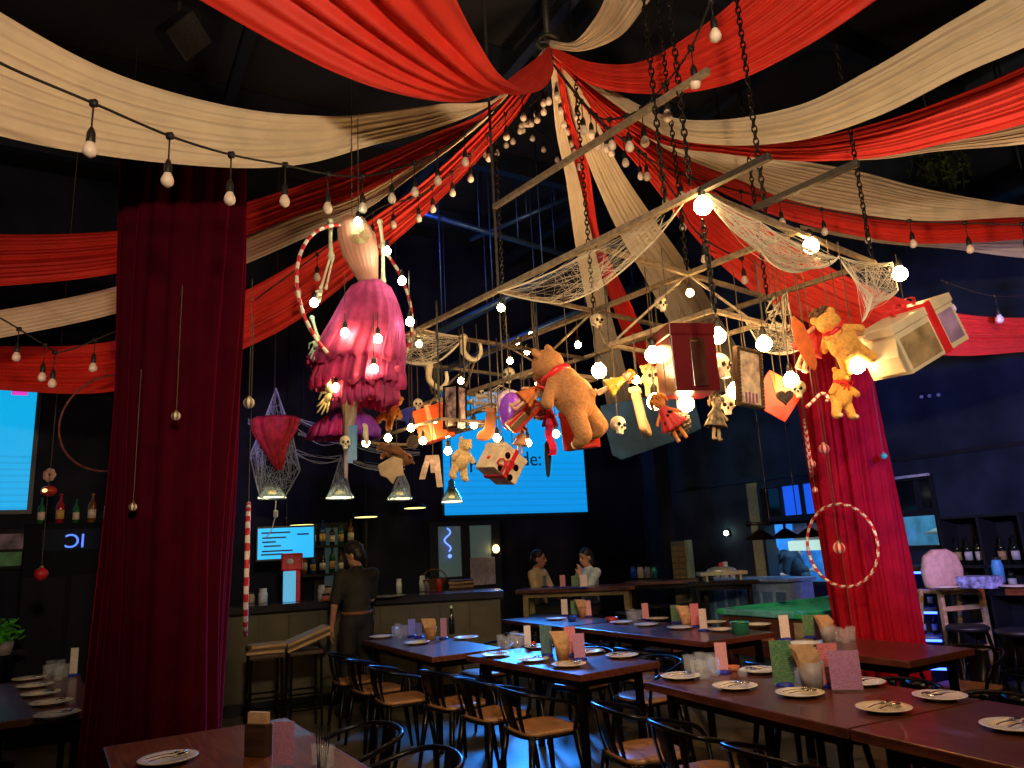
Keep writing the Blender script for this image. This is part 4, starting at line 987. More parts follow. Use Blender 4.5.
for k in range(14): 
    a = -1.4 + 2.8 * k / 13; hd.ell((.38 * math.sin(a), .0, .40 * math.cos(a) + .12), (.09, .06, .09), nu=8, nv=6)
P.part('ruff', hd, mat('lilac_lace', (.55, .42, .62), .7), smooth=True)
# ribbons and tassels
P = Prop('ribbon', 'long hot red ribbon hanging below the big bear towards the screen', 'ribbon', 549, 410, 4.7, None, 1, 2.75)
pts = [V((.012 * math.sin(i), .02 * math.cos(i * 1.3), -.29 * i / 9)) for i in range(10)]
P.part('ribbon', MB().grid([[p + V((-.024, 0, 0)) for p in pts], [p + V((.024, .012, 0)) for p in pts]]), mat('hot_red_ribbon', (.85, .02, .09), .4), solid=.003)
bm_ = MB(); bow(bm_, (0, 0, .0), .1); P.part('bow', bm_, mat('hot_red_ribbon', (.85, .02, .09), .4), solid=.003, smooth=True)
P = Prop('umbrella', 'small closed black umbrella hanging point down in front of the screen', 'umbrella', 548, 458, 4.8, BR(0, 3), 1, 2.75)
P.part('canopy', MB().lathe([(1e-7, -.13), (.012, -.11), (.022, 0), (.024, .09), (.012, .11), (1e-7, .112)], 12), BLACK_MATTE, smooth=True)
P.part('shaft', MB().tube([V((0, 0, .1)), V((0, 0, .15)), V((.012, 0, .17)), V((.026, 0, .165))], .005, 6), BLACK_METAL)
P = Prop('ribbon', 'red ribbon draped over the yellow toys, under the long red drape end', 'ribbon', 655, 350, 4.9, None, 1)
pts = [V((.08 * math.sin(i * .8), .02, -.2 * i / 9)) for i in range(10)]; P.part('ribbon', MB().grid([[p + V((-.025, 0, 0)) for p in pts], [p + V((.025, .012, .01)) for p in pts]]), RED_RIBBON, solid=.003)
P = Prop('candy_cane', 'striped candy cane hanging from the small golden teddy', 'candy cane', 814, 400, 4.5, BR(0, 50), 1, ZR)
cpts = [V((0, 0, -.07 + .02 * i)) for i in range(7)] + [V((.03 - .03 * math.cos(a), 0, .05 + .03 * math.sin(a))) for a in (.6, 1.2, 1.8, 2.4, 3.1)]
mb_ = MB().tube(cpts, .010, 8, mi=0)
for k in range(0, len(cpts) - 1, 2): mb_.tube([cpts[k], cpts[k].lerp(cpts[k + 1], .6)], .0106, 8, mi=1)
P.part('cane', mb_, [STRIPE_W, STRIPE_R], smooth=True)
P = Prop('paper_cup', 'grey white wire bundle hanging at the outer node of the rails', 'wire bundle', 778, 312, 4.6, None, 1, ZR)
mb_ = MB(); rg = random.Random(3)
for k in range(7):
    pts = [V((rg.uniform(-.08, .08), rg.uniform(-.05, .05), rg.uniform(-.14, .12))) for _ in range(5)]; mb_.tube(smoothpath(pts, 22), .006, 5)
P.part('wire', mb_, mat('pale_wire', (.40, .36, .30), .5), smooth=True); P.root.name = 'wire_bundle'
# white hooked ghost hands on the far rail
for lab, px, py in (('white hooked plastic bone hanging from the far rail by the cobweb', 470, 350), ('white hooked plastic bone hanging below the cobweb next to the tulle', 436, 378)):
    P = Prop('bone_hook', lab, 'bone', px, py, 6.0, BR(0, 0), 1, ZR)
    mb_ = MB().tube(smoothpath([(-.05, 0, .11), (-.06, 0, .0), (-.02, 0, -.06), (.04, 0, -.09), (.09, 0, -.03), (.085, 0, .05)], 24), [.03 - .016 * i / 24 for i in range(25)], 8); mb_.ell((-.05, 0, .11), .035)
    P.part('bone', mb_, mat('white_plastic_bone', (.75, .66, .50), .5), smooth=True)

# ================================================================== SKELETON IN THE PINK DRESS
YD = 4.5; D0 = aty(360, 300, YD)
def dp(px, py, dy=0.0):
    return aty(px, py, YD + dy) - D0
h_ = hoop('striped hoop around the skeleton in the pink dress, hung from above', aty(359, 300, 4.55), .50, (.80, -.55, .05), .012, 34)
MB().cyl((0, 0, .5), (0, 0, ZC - aty(359, 300, 4.55).z - .02), .003, n=5).build('cord', CORD, h_)
dress = thing('skeleton_figure', 'skeleton in a pale bodice and torn pink tulle skirt hanging in the striped hoop', 'skeleton', D0)
TULLE = mat('pink_tulle', (.92, .10, .36), .7, 0, .2, 14, translucent=.45, sheen=.4)
BOD = mat('peach_satin', (.72, .34, .24), .4, 0, .08, 8, sheen=.3)
def rings(cs, n=64, rip=9, seed=0, flat=.7):
    rows = []; rg = random.Random(seed); p1 = rg.uniform(0, 6)
    for i, (c, rx, amp) in enumerate(cs):
        rows.append([c + V((rx * math.cos(a) * (1 + amp * math.sin(rip * a + p1 + i * .25) + amp * .7 * math.sin((rip * 2 + 3) * a + i * .4)), flat * rx * math.sin(a) * (1 + amp * math.sin(rip * a + p1)), amp * rx * .16 * math.sin(rip * 1.5 * a))) for a in [6.2832 * k / n for k in range(n)]])
    return rows
# bodice
cs = [(dp(352, 219), .075, .02), (dp(354, 228), .105, .02), (dp(357, 240), .12, .025), (dp(360, 254), .112, .025), (dp(364, 268), .085, .03), (dp(369, 283), .055, .04)]
MB().grid(rings(cs, 64, 22, 1, .75), closed=True).build('bodice', BOD, dress, smooth=True, solid=.006)
lace = MB(); c_ = dp(360, 236, -.10)
for k in range(5):
    lace.tube([c_ + V((.06 * (1 - .17 * k) * math.cos(a * .2618), 0.0 + .012 * math.sin(a), .05 * (1 - .17 * k) * math.sin(a * .2618))) for a in range(24)], .0035, 5, closed=True)
lace.build('lace_collar', mat('gold_lace', (.55, .42, .20), .5), dress, smooth=True)
# skirt: three uneven layers
for li, (hem, rr, am) in enumerate((((355, 358), .285, .05), ((360, 380), .275, .075), ((368, 398), .20, .12))):
    top = dp(369, 281); bot = dp(*hem); cs = []
    for i in range(13):
        t = i / 12; c = top.lerp(bot, t); cs.append((c + V((.03 * math.sin(3 * t + li), 0, 0)), .05 + (rr - .05) * (t ** .5), .02 + am * t))
    rows = rings(cs, 140, 17 + 6 * li, 4 + li, .72)
    rg = random.Random(li); last = rows[-1]; jag = []
    for j, p in enumerate(last): jag.append(p + V((0, 0, -.045 * rg.random() - .05 * abs(math.sin(j * .12 + li)) * rg.random() ** .5)))
    rows.append(jag); MB().grid(rows, closed=True).build('tulle_layer', TULLE, dress, smooth=True, solid=.004)
# torn strips
rg = random.Random(9)
for (px, py, l) in ((398, 375, .14), (382, 390, .13), (374, 388, .12), (392, 378, .10), (318, 350, .1), (355, 388, .10), (365, 380, .12)):
    p = dp(px, py, -.1); pts = [p + V((.012 * math.sin(i * 1.7 + px), .01 * i, .06 - l * i / 5)) for i in range(6)]
    st = MB(); st.grid([[q + V((-.022 - .003 * i, 0, 0)) for i, q in enumerate(pts)], [q + V((.022 + .004 * i, .01, 0)) for i, q in enumerate(pts)]]); st.build('torn_strip', TULLE, dress, smooth=True, solid=.003)
def bones(path, r, knob=1.5):
    mb = MB()
    for a, b_ in zip(path, path[1:]):
        a, b_ = V(a), V(b_); d_ = (b_ - a); 
        mb.tube([a, a + d_ * .12, a + d_ * .5, a + d_ * .88, b_], [r * knob, r, r * .8, r, r * knob], 8); mb.ell(a, r * knob, nu=8, nv=6); mb.ell(b_, r * knob, nu=8, nv=6)
    return mb
def bone_hand(mb, w_, d, side, ln=.075, r=.006, spread=.5):
    w_ = V(w_); d = V(d).normalized(); s = V(side).normalized()
    for k in range(4):
        a = (k - 1.5) * spread * .35; dd = (d + s * a).normalized(); l = ln * (1, 1.12, 1.08, .85)[k]
        m_ = w_ + dd * l * .8; e = m_ + (dd + V((0, -.25, 0))).normalized() * l * .55; f = e + (dd + V((0, -.5, 0))).normalized() * l * .4
        mb.tube([w_ + s * a * .03, m_], [r, r * 1.1], 6); mb.tube([m_, e, f], [r * 1.2, r * .9, r * .6], 6)
    t1 = w_ + (d * .4 + s * 1.0).normalized() * ln * .6; mb.tube([w_, t1, t1 + d * ln * .55], [r, r * 1.1, r * .6], 6)
BONEG = mat('greenish_bone', (.50, .68, .52), .45, 0, .1, 20)
mb_ = bones([dp(330, 222, -.02), dp(331, 256, -.05)], .016); mb_.v += []; 
mb2 = bones([dp(330, 258, -.05), dp(321, 288, -.12)], .009); mb_.add(mb2.v, mb2.f); mb2 = bones([dp(333, 258, -.05), dp(326, 288, -.12)], .007); mb_.add(mb2.v, mb2.f)
bone_hand(mb_, dp(321, 290, -.13), (-.25, -.2, -1), (-1, 0, 0.1), .055); mb_.build('arm', BONE, dress, smooth=True)
mb_ = bones([dp(380, 222, .02), dp(383, 245, .0), dp(383, 281, .0)], .014); mb_.build('arm', BONE, dress, smooth=True)
mb_ = bones([dp(312, 318, -.08), dp(318, 338, -.1)], .012); bone_hand(mb_, dp(316, 341, -.1), (-.1, -.1, -1), (-1, 0, 0), .07); mb_.build('lower_arm', BONEG, dress, smooth=True)
mb_ = bones([dp(325, 345, -.05), dp(328, 388, -.08)], .014); m2 = bones([dp(330, 345, -.03), dp(331, 386, -.06)], .008); mb_.add(m2.v, m2.f); mb_.build('leg', BONEG, dress, smooth=True)
mb_ = MB().ell(dp(330, 390, -.08), (.03, .03, .02)); bone_hand(mb_, dp(330, 392, -.08), (-.35, -.2, -1), (-1, 0, .3), .085, .007, .55); mb_.build('foot', mat('olive_bone', (.55, .50, .25), .5), dress, smooth=True)
mb_ = bones([dp(349, 372, 0), dp(352, 410, 0), dp(348, 440, 0)], .012); mb_.build('leg', BONE, dress, smooth=True)
# gauze round the second leg
rows = rings([(dp(348, 378), .055, .12), (dp(349, 395), .05, .15), (dp(350, 415), .035, .2), (dp(348, 435), .022, .2), (dp(346, 452), .012, .2), (dp(346, 478), .008, .2)], 40, 7, 2, .8)
GAUZE = mat('pale_gauze', (.72, .62, .55), .8, 0, .1, translucent=.3, alpha=.55)
MB().grid(rows, closed=True).build('gauze', GAUZE, dress, smooth=True)
mb_ = MB()
for k, (a, b_) in enumerate((((351, 425), (350, 463)), ((355, 425), (354, 460)))):
    p, q = dp(*a, -.05), dp(*b_, -.05); mb_.grid([[p + V((-.012, 0, 0)), q + V((-.016, 0, 0))], [p + V((.012, .01, 0)), q + V((.016, .01, 0))]])
mb_.build('blue_ribbon', mat('blue_ribbon', (.02, .22, .50), .4), dress, solid=.003)
MB().cyl(dp(352, 219), V((dp(352, 219).x, dp(352, 219).y, 6.58 - D0.z)), .003, n=5).build('cord', CORD, dress)
# purple feathered hat hanging behind the leg
P = Prop('feathered_hat', 'purple and magenta ruffled hat hanging below the pink dress', 'hat', 347, 428, 4.75, None, 1, 2.5)
cs = [(V((0, 0, .12)), .02, .02), (V((0, 0, .11)), .09, .03), (V((0, 0, .06)), .16, .05), (V((0, 0, -.02)), .2, .07), (V((0, 0, -.07)), .19, .1)]
P.part('crown', MB().grid(rings(cs, 80, 13, 3, .8), closed=True), mat('purple_tulle', (.30, .05, .62), .6, 0, .2, 20, translucent=.2), smooth=True, solid=.004)
cs = [(V((-.03, -.03, .07)), .10, .1), (V((-.05, -.04, .0)), .16, .12), (V((-.06, -.04, -.07)), .17, .16)]
P.part('magenta_ruffle', MB().grid(rings(cs, 80, 17, 5, .8), closed=True), mat('magenta_tulle', (.62, .03, .25), .6, 0, .2, 20, translucent=.2), smooth=True, solid=.004)
P.part('mask_tail', MB().cap((.13, -.1, -.02), (.15, -.1, -.12), .028, .012), BONE, smooth=True)

# ================================================================== COBWEBS
def cobweb(label, anchors, n, seed, sag=.12, fill=.5, r=.0016, m=WEB):
    """spun fibre stretched between anchor points: border strands, a tangle of fine threads and drips"""
    rg = random.Random(seed); A = [V(a) for a in anchors]; mb = MB()
    def strand(a, b_, s, rad, k=7):
        side = V((rg.uniform(-1, 1), rg.uniform(-1, 1), 0)) * s * .25
        mb.tube([a.lerp(b_, i / k) + (V((0, 0, -s)) + side) * (4 * (i / k) * (1 - i / k)) for i in range(k + 1)], rad, 3, caps=False)
    k = len(A); edge = []
    for i in range(k):
        a, b_ = A[i], A[(i + 1) % k]
        for q in range(3): strand(a, b_, sag * (.5 + .3 * q) * (a - b_).length, r * rg.uniform(1.5, 3.2))
        for q in range(14):
            t = rg.random(); edge.append((a.lerp(b_, t) + V((0, 0, -sag * .7 * (a - b_).length * 4 * t * (1 - t)))))
    cen = sum(A, V()) / k
    for q in range(n):
        a, b_ = rg.choice(edge), rg.choice(edge)
        if (a - b_).length < .03: continue
        a = a.lerp(cen, rg.uniform(0, fill)); strand(a, b_, rg.uniform(-.05, .12) * (a - b_).length, r * rg.uniform(.35, .9), 5)
    return tag(mb.build('cobweb', m, smooth=True), label, 'cobweb', 'spun cobwebs stretched on the frame and lamps')
cobweb('long cobweb sagging under the front rail from the frosty bulb to the front corner', [aty(497, 292, 4.8), aty(560, 268, 4.4), aty(625, 228, 4.0), aty(692, 190, 3.55), aty(655, 240, 3.9), aty(600, 288, 4.35), aty(560, 304, 4.6)], 120, 1, .03, .35, .0013)
cobweb('cobweb net hanging from the front edge around the second globe bulb', [aty(702, 190, 3.5), aty(760, 222, 3.9), aty(838, 258, 4.3), aty(812, 268, 4.2), aty(775, 266, 4.0), aty(758, 246, 3.85)], 210, 2, .09, .5, .0018)
cobweb('torn cobweb trailing over the white gift box from the end of the front edge', [aty(838, 256, 4.3), aty(892, 262, 4.6), aty(898, 290, 4.55), aty(870, 300, 4.4), aty(862, 322, 4.3), aty(872, 296, 4.4)], 190, 3, .09, .5, .0018)
cobweb('cobweb stretched from the pink tulle to the far rail', [aty(405, 335, 5.4), aty(418, 328, 5.6), aty(465, 337, 5.9), aty(438, 362, 5.6), aty(405, 362, 5.2), aty(398, 350, 5.2)], 110, 4, .04, .4)
cobweb('cobweb strands between the mask and the far rail, over the screen', [aty(470, 400, 5.6), aty(500, 385, 5.4), aty(522, 394, 5.3), aty(505, 405, 5.3), aty(486, 412, 5.4)], 160, 5, .05, .6)
cobweb('cobweb hanging in the rails beside the framed picture', [aty(745, 320, 4.8), aty(790, 325, 4.8), aty(800, 350, 4.8), aty(765, 352, 4.7)], 120, 6, .08, .6)
# ================================================================== TABLES
def make_table(name, label, c, L, Wd, ang, z=.75, m=DARK_WOOD, th_=.045, legm=BLACK_METAL, leg=.045, group='dining tables'):
    t = thing(name, label, 'table', (c[0], c[1], 0), R(ang), group)
    MB().box((0, 0, z - th_ / 2), (L, Wd, th_)).build('tabletop', m, t, bevel=.006)
    ap = MB()
    for s in (-1, 1):
        ap.box((0, s * (Wd / 2 - .1), z - th_ - .03), (L - .24, .025, .06)); ap.box((s * (L / 2 - .12), 0, z - th_ - .03), (.025, Wd - .2, .06))
    ap.build('apron', legm, t)
    for x in (-1, 1):
        for y in (-1, 1):
            MB().box((x * (L / 2 - .12), y * (Wd / 2 - .1), (z - th_) / 2), (leg, leg, z - th_)).build('leg', legm, t, bevel=.004)
    t['zt'] = z; return t
T = {}
def tdir(ang): a = R(ang); return V((math.cos(a), math.sin(a), 0)), V((-math.sin(a), math.cos(a), 0))
T['centre'] = ((.22, 5.80), 1.45, .70, -56)
T['left'] = ((-.90, 7.13), 1.75, .66, -60)
T['rightA'] = ((1.41, 4.20), 1.45, .90, -64)
T['rightB'] = ((2.05, 2.885), 1.45, .90, -64)
T['mid'] = ((1.30, 7.30), 1.95, .82, -60)
T['far'] = ((.40, 8.76), 1.35, .78, -60)
T['curtain'] = ((2.42, 5.52), 1.05, .72, -60)
T['near'] = ((-1.24, 3.31), 1.5, .85, -58)
T['edge'] = ((3.70, 4.15), 1.4, .75, -60)
T['side'] = ((-3.34, 5.34), 1.85, .6, -57)
LAB = {'centre': 'dark wood dining table in the middle, its top shining blue', 'left': 'dark dining table near the barman, with blue cards on it',
       'rightA': 'brown dining table with the green card and cutlery pot, inner half of the long pair', 'rightB': 'brown dining table at the bottom corner, outer half of the long pair',
       'mid': 'dark brown dining table beyond the centre one, carrying a green tin', 'far': 'blue shining dining table in front of the high bar table', 'curtain': 'small dining table against the bright red velvet curtain',
       'near': 'dining table at the foot of the dark velvet curtain, nearest the camera', 'edge': 'plain orange brown dining table cut by the edge, below the wine shelf', 'side': 'dining table beside the dark velvet curtain with five plates in a row'}
SAY = {'centre': 'centre table', 'left': 'table near the barman', 'rightA': 'long brown table', 'rightB': 'bottom corner table', 'mid': 'table with the green tin', 'far': 'table before the high bar table',
       'curtain': 'table by the bright red curtain', 'near': 'table below the dark curtain', 'edge': 'bare orange brown table', 'side': 'table with five plates'}
ORANGE_WOOD = wood('orange_wood', (.12, .035, .012), (.26, .085, .03), .3, 2.5, .2)
for k, (c, L, Wd, a) in T.items():
    make_table('dining_table', LAB[k], c, L, Wd, a, m=ORANGE_WOOD if k in ('edge', 'near') else DARK_WOOD)

# ================================================================== CHAIRS
def make_chair(label):
    t = thing('metal_chair', label, 'chair', (0, 0, 0), 0, 'black metal chairs with arms')
    out = []
    for i in range(28):
        a = 6.2832 * i / 28; e = .5; cx = abs(math.cos(a)) ** e * math.copysign(1, math.cos(a)); sy = abs(math.sin(a)) ** e * math.copysign(1, math.sin(a)); out.append((.20 * cx * (1 + .06 * sy), .19 * sy))
    mb = MB(); n = len(out)
    mb.grid([[V((x * s, y * s, z)) for x, y in out] for s, z in ((.9, .438), (1, .442), (1, .458), (.94, .464), (.5, .461), (.02, .460))], closed=True); mb.add([V((x * .9, y * .9, .438)) for x, y in out], [tuple(range(n))])
    mb.build('seat', SEAT_WOOD, t, smooth=True)
    MB().tube([V((x * .97, y * .97, .43)) for x, y in out], .011, 6, closed=True).build('seat_frame', BLACK_METAL, t, smooth=True)
    for sx in (-1, 1):
        for sy in (-1, 1):
            MB().tube([V((sx * .165, sy * .155, .44)), V((sx * .195, sy * .185, .2)), V((sx * .215, sy * .21, .0))], [.024, .019, .013], 8).build('leg', BLACK_METAL, t, smooth=True)
    rail = [(-.19, .13, .44), (-.225, .14, .54), (-.245, .10, .61), (-.25, .0, .64), (-.235, -.12, .67), (-.17, -.215, .69), (0, -.25, .70), (.17, -.215, .69), (.235, -.12, .67), (.25, 0, .64), (.245, .10, .61), (.225, .14, .54), (.19, .13, .44)]
    MB().tube(smoothpath(rail, 48), .0125, 8).build('arm_rail', BLACK_METAL, t, smooth=True)
    sp = MB(); N = 9
    for x0, x1, xt0, xt1 in ((-.055, .055, -.07, .07), (-.125, -.085, -.16, -.115), (.085, .125, .115, .16)):
        rows = []
        for i in range(N + 1):
            f = i / N; y = -.175 - .068 * f - .012 * math.sin(math.pi * f); z = .445 + .25 * f; k = .045 * f
            rows.append([V((x0 + (xt0 - x0) * f, y + (abs(xt0) ** 2) * f * 1.1, z)), V((x1 + (xt1 - x1) * f, y + (abs(xt1) ** 2) * f * 1.1, z))])
        sp.grid(rows)
    sp.build('backrest', BLACK_METAL, t, smooth=True, solid=.004)
    return t
ch0 = make_chair('tmp chair label to be replaced'); LABELS.clear(); CH_FIRST = [True]
def chair(x, y, rz, label):
    g = 'black metal chairs with arms'
    if CH_FIRST[0]: CH_FIRST[0] = False; ch0.location = (x, y, 0); ch0.rotation_euler = (0, 0, rz); tag(ch0, label, None, None); return
    dup(ch0, (x, y, 0), rz, label)
    if False: pass
def chairs(k, near=(), far=(), ends=(), gap=.20, only=None):
    (cx, cy), L, Wd, a = T[k]; u, v = tdir(a)
    for nm, lst, s in (('near', near, -1), ('far', far, 1)):
        for i, o in enumerate(lst):
            p = V((cx, cy, 0)) + u * o + v * s * (Wd / 2 + gap); rz = R(a) + (0 if s < 0 else math.pi) + random.uniform(-.12, .12)
            chair(p.x, p.y, rz, 'black chair, %s on the %s side of the %s' % (ORD[i], 'camera' if s < 0 else 'far', SAY[k]))
    for e in ends:
        p = V((cx, cy, 0)) + u * e * (L / 2 + gap); chair(p.x, p.y, R(a) + (math.pi / 2 if e > 0 else -math.pi / 2) + random.uniform(-.1, .1), 'black metal armchair, wooden seat, at the %s end of the %s' % ('camera' if e > 0 else 'inner', SAY[k]))
chairs('centre', (-.54, 0.0, .54), (-.42, .35))
chairs('left', (-.45, .15, .72), (.1,))
chairs('rightA', (-.48, .06, .6), (-.5, .04, .58))
chairs('rightB', (-.24, .32), (-.26, .3))
chairs('mid', (-.7, -.1, .5), (-.7,))
chairs('far', (.35,), (.3,))
chairs('curtain', (-.25,), (.3,))
chairs('near', (), (-.38, .28), (), .2)
chairs('edge', (-.45, .2), (-.3,))
chairs('side', (-.62, -.05, .52), (-.6,), (), .22)

# ================================================================== TABLEWARE
def plate_mesh():
    return MB().lathe([(1e-7, .004), (.055, .004), (.06, 0), (.066, 0), (.085, .012), (.118, .019), (.120, .022), (.117, .0235), (.084, .017), (.066, .008), (1e-7, .0075)], 36).mesh('plate', PORCELAIN)
PLM = plate_mesh()
def spoon_mb():
    b = MB(); rows = []
    for i in range(9):
        t = i / 8; w_ = .004 + .002 * t if i < 8 else .006; rows.append([V((-w_, -.085 + .115 * t, .004 * math.sin(3.1 * t))), V((w_, -.085 + .115 * t, .004 * math.sin(3.1 * t)))])
    b.grid(rows); b.ell((0, .052, .002), (.019, .028, .006), nu=12, nv=6); return b
def fork_mb():
    b = MB(); rows = []
    for i in range(9):
        t = i / 8; w_ = .0035 + .002 * t + (.006 if i > 6 else 0); rows.append([V((-w_, -.085 + .12 * t, .004 * math.sin(3.1 * t))), V((w_, -.085 + .12 * t, .004 * math.sin(3.1 * t)))])
    b.grid(rows)
    for k in range(4): b.box((-.0095 + .0063 * k, .058, .003), (.0032, .046, .003))
    return b
SPM = spoon_mb(); _o = SPM.build('tmp', CUTLERY, smooth=True, solid=.002); SPD = _o; FKM = fork_mb(); FKD = FKM.build('tmp', CUTLERY, smooth=True, solid=.002)
def cut(src, name, label, loc, rz, tilt):
    o = src.copy(); COL.objects.link(o); o.name = name; o.location = loc; o.rotation_euler = (0, 0, rz); tag(o, label, 'cutlery', 'forks and spoons laid on the plates'); return o
def plates(k, near=(), far=(), cutlery=True, z=.75, extra=''):
    a = T[k][3] if k in T else -60
    for side, lst in (('camera', near), ('far', far)):
        for i, (px, py) in enumerate(lst):
            p = atz(px, py, z + .01); p.z = z; lab = '%s in the %s side row of the %s' % (ORD[i], side, SAY[k]); lab2 = '%s plate, %s side row of the %s' % (ORD[i], side, SAY[k])
            o = bpy.data.objects.new('dinner_plate', PLM); COL.objects.link(o); o.location = p; tag(o, 'cream plate, ' + lab, 'plate', 'plates laid on the tables')
            if cutlery:
                rz = R(a) + (0 if side == 'camera' else math.pi) + random.uniform(-.2, .2)
                d_ = V((math.cos(rz), math.sin(rz), 0))
                cut(FKD, 'fork', 'fork on the ' + lab2, p - d_ * .022 + V((0, 0, .026)), rz, 0); cut(SPD, 'spoon', 'spoon on the ' + lab2, p + d_ * .028 + V((0, 0, .026)), rz, 0)
def glass_mesh(r, h): return MB().lathe([(1e-7, 0), (r * .82, 0), (r * .84, .004), (r, h), (r - .0025, h), (r * .8, .012), (1e-7, .012)], 24).mesh('tumbler', GLASS)
GLM = glass_mesh(.036, .105); GLS = glass_mesh(.03, .085)
def glasses(k, pts, z=.75, me=None):
    for i, (px, py) in enumerate(pts):
        p = atz(px, py, z); o = bpy.data.objects.new('tumbler', me or GLM); COL.objects.link(o); o.location = p
        tag(o, 'clear tumbler, %s in the cluster on the %s' % (ORD[i], SAY[k]), 'glass', 'clear tumblers on the tables')
CARDS = {'pink': print_mat('pink_card', (.72, .33, .36), (.50, .06, .10), 8), 'white': print_mat('white_menu_card', (.80, .72, .66), (.4, .22, .2), 9), 'green': print_mat('green_card', (.03, .15, .04), (.22, .34, .10), 7),
         'blue': print_mat('blue_card', (.14, .16, .62), (.35, .4, .8), 8), 'teal': print_mat('teal_card', (.03, .10, .12), (.12, .25, .28), 7), 'violet': print_mat('violet_card', (.48, .20, .40), (.25, .03, .12), 9), 'redpink': print_mat('red_pink_card', (.68, .20, .24), (.60, .02, .03), 5)}
BLUEB = mat('blue_acrylic_base', (.02, .03, .35), .2)
ACR = mat('clear_acrylic', (.8, .85, .9), .06, 0, .01, alpha=.03, spec=.8)
def card(label, px, py, z, w_, h, col, rz=0, base=True, name='table_card'):
    p = atz(px, py, z); t = thing(name, label, 'table card', p, R(rz), 'upright cards on the tables')
    MB().box((0, 0, h / 2 + .012), (w_, .003, h)).build('card', CARDS[col], t)
    MB().box((0, -.004, h / 2 + .010), (w_ + .006, .003, h + .012)).build('acrylic_sleeve', ACR, t)
    if base: MB().lathe([(1e-7, 0), (.048, 0), (.05, .006), (.042, .016), (.02, .02), (1e-7, .02)], 20).build('base', BLUEB, t, smooth=True)
    else: MB().box((0, 0, .006), (w_ + .01, .045, .012)).build('base', ACR, t, bevel=.003)
    return t
CADM = wood('caddy_wood', (.30, .15, .06), (.5, .28, .12), .45)
NAPK = mat('kraft_napkin', (.55, .34, .18), .85, 0, .1, 30)
def caddy(label, px, py, z, m=CADM, sc=1.0, grey=False):
    p = atz(px, py, z); t = thing('cutlery_pot', label, 'cutlery pot', p, R(20), 'napkin pots on the tables')
    MB().lathe([(1e-7, 0), (.045 * sc, 0), (.06 * sc, .12 * sc), (.054 * sc, .12 * sc), (.04 * sc, .01), (1e-7, .01)], 24).build('pot', m, t, smooth=True)
    n = MB()
    for k in range(4):
        a = .5 * k - .8; n.add([V((-.055 * sc, a * .02, .09 * sc)), V((.04 * sc, a * .02 + .01, .09 * sc)), V((.05 * sc, a * .03, (.155 + .012 * k) * sc)), V((-.085 * sc, a * .03 + .01, (.175 + .008 * k) * sc))], [(0, 1, 2, 3)])
    n.build('napkin', NAPK, t, solid=.003)
    h = MB()
    for k in range(4): h.cyl((.01 * k - .01, .02, .02), (.02 * k - .01, .03, .165 * sc), .004, n=6)
    h.build('cutlery_handle', CUTLERY, t)
    return t
# centre
plates('centre', [(495, 655), (533, 660), (569, 665)], [(539, 647), (588, 652), (622, 656)])
glasses('centre', [(501, 648), (507, 650), (512, 647), (518, 650), (523, 646), (515, 644)])
card('slim pale pink card standing by the tumblers on the centre table', 528, 647, .75, .055, .16, 'white', -10)
card('teal card standing in the middle of the centre table beside the wooden pot', 547, 656, .75, .09, .21, 'teal', 12)
caddy('brown napkin pot on the centre table between the teal and pink cards', 563, 659, .75)
card('taller pink card behind the violet one on the centre table', 571, 656, .75, .085, .20, 'redpink', 8)
card('violet card next to the taller pink one on the centre table', 580, 660, .75, .08, .17, 'violet', 2)
tt = bpy.data.objects.new('salt_pot', MB().lathe([(1e-7, 0), (.022, 0), (.024, .03), (.018, .045), (.016, .05), (1e-7, .054)], 16).mesh('salt_pot', mat('red_glaze', (.55, .05, .03), .2))); COL.objects.link(tt); tt.location = atz(534, 648, .75); tag(tt, 'small red pot beside the slim card on the centre table', 'pot')
# left
plates('left', [(381, 637), (417, 643)], [(466, 638)], cutlery=False)
glasses('left', [(395, 637), (400, 639), (405, 636), (398, 634)])
card('dark blue card on the table near the barman, beside the tumblers', 412, 637, .75, .07, .16, 'blue', 5)
card('lighter blue card on the table near the barman, next to the napkin pot', 419, 638, .75, .06, .13, 'blue', -12)
caddy('brown napkin pot on the table near the barman', 431, 640, .75)
card('violet pink card on the table near the barman, behind the pot', 444, 639, .75, .06, .18, 'violet', 10)
# long right table
plates('rightA', [(681, 677), (735, 687), (800, 694)], [(760, 671), (862, 683)])
SAYB = SAY
plates('rightB', [(884, 709), (1014, 727)], [(940, 697)])
glasses('rightA', [(690, 673), (697, 678), (705, 680), (715, 676), (701, 670), (711, 671)])
card('slim pink card on a blue base by the tumblers on the long brown table', 723, 673, .75, .07, .165, 'pink', -5)
card('tall green card on a blue base on the long brown table', 785, 686, .75, .115, .225, 'green', -8)
caddy('grey napkin pot full of cutlery on the long brown table, beside the green card', 813, 689, .75, mat('grey_pot', (.30, .26, .28), .5), 1.15)
card('pink card with a red roundel behind the violet card on the long brown table', 832, 687, .75, .11, .21, 'redpink', 5)
card('wide violet card with a dark leaf drawing on the long brown table', 848, 692, .75, .15, .19, 'violet', -14, False)
o_ = bpy.data.objects.new('tea_light', MB().lathe([(1e-7, 0), (.026, 0), (.030, .05), (.027, .05), (.024, .02), (1e-7, .02)], 20).mesh('tea_light', GLASS)); COL.objects.link(o_); o_.location = atz(743, 678, .75); tag(o_, 'small glass tea light holder between the plates on the long brown table', 'candle holder')
o_ = bpy.data.objects.new('sauce_dish', MB().lathe([(1e-7, 0), (.03, 0), (.045, .03), (.042, .03), (.028, .008), (1e-7, .008)], 20).mesh('sauce_dish', mat('terracotta_glaze', (.5, .14, .06), .3))); COL.objects.link(o_); o_.location = atz(733, 671, .75); tag(o_, 'small terracotta dish behind the slim pink card on the long brown table', 'dish')
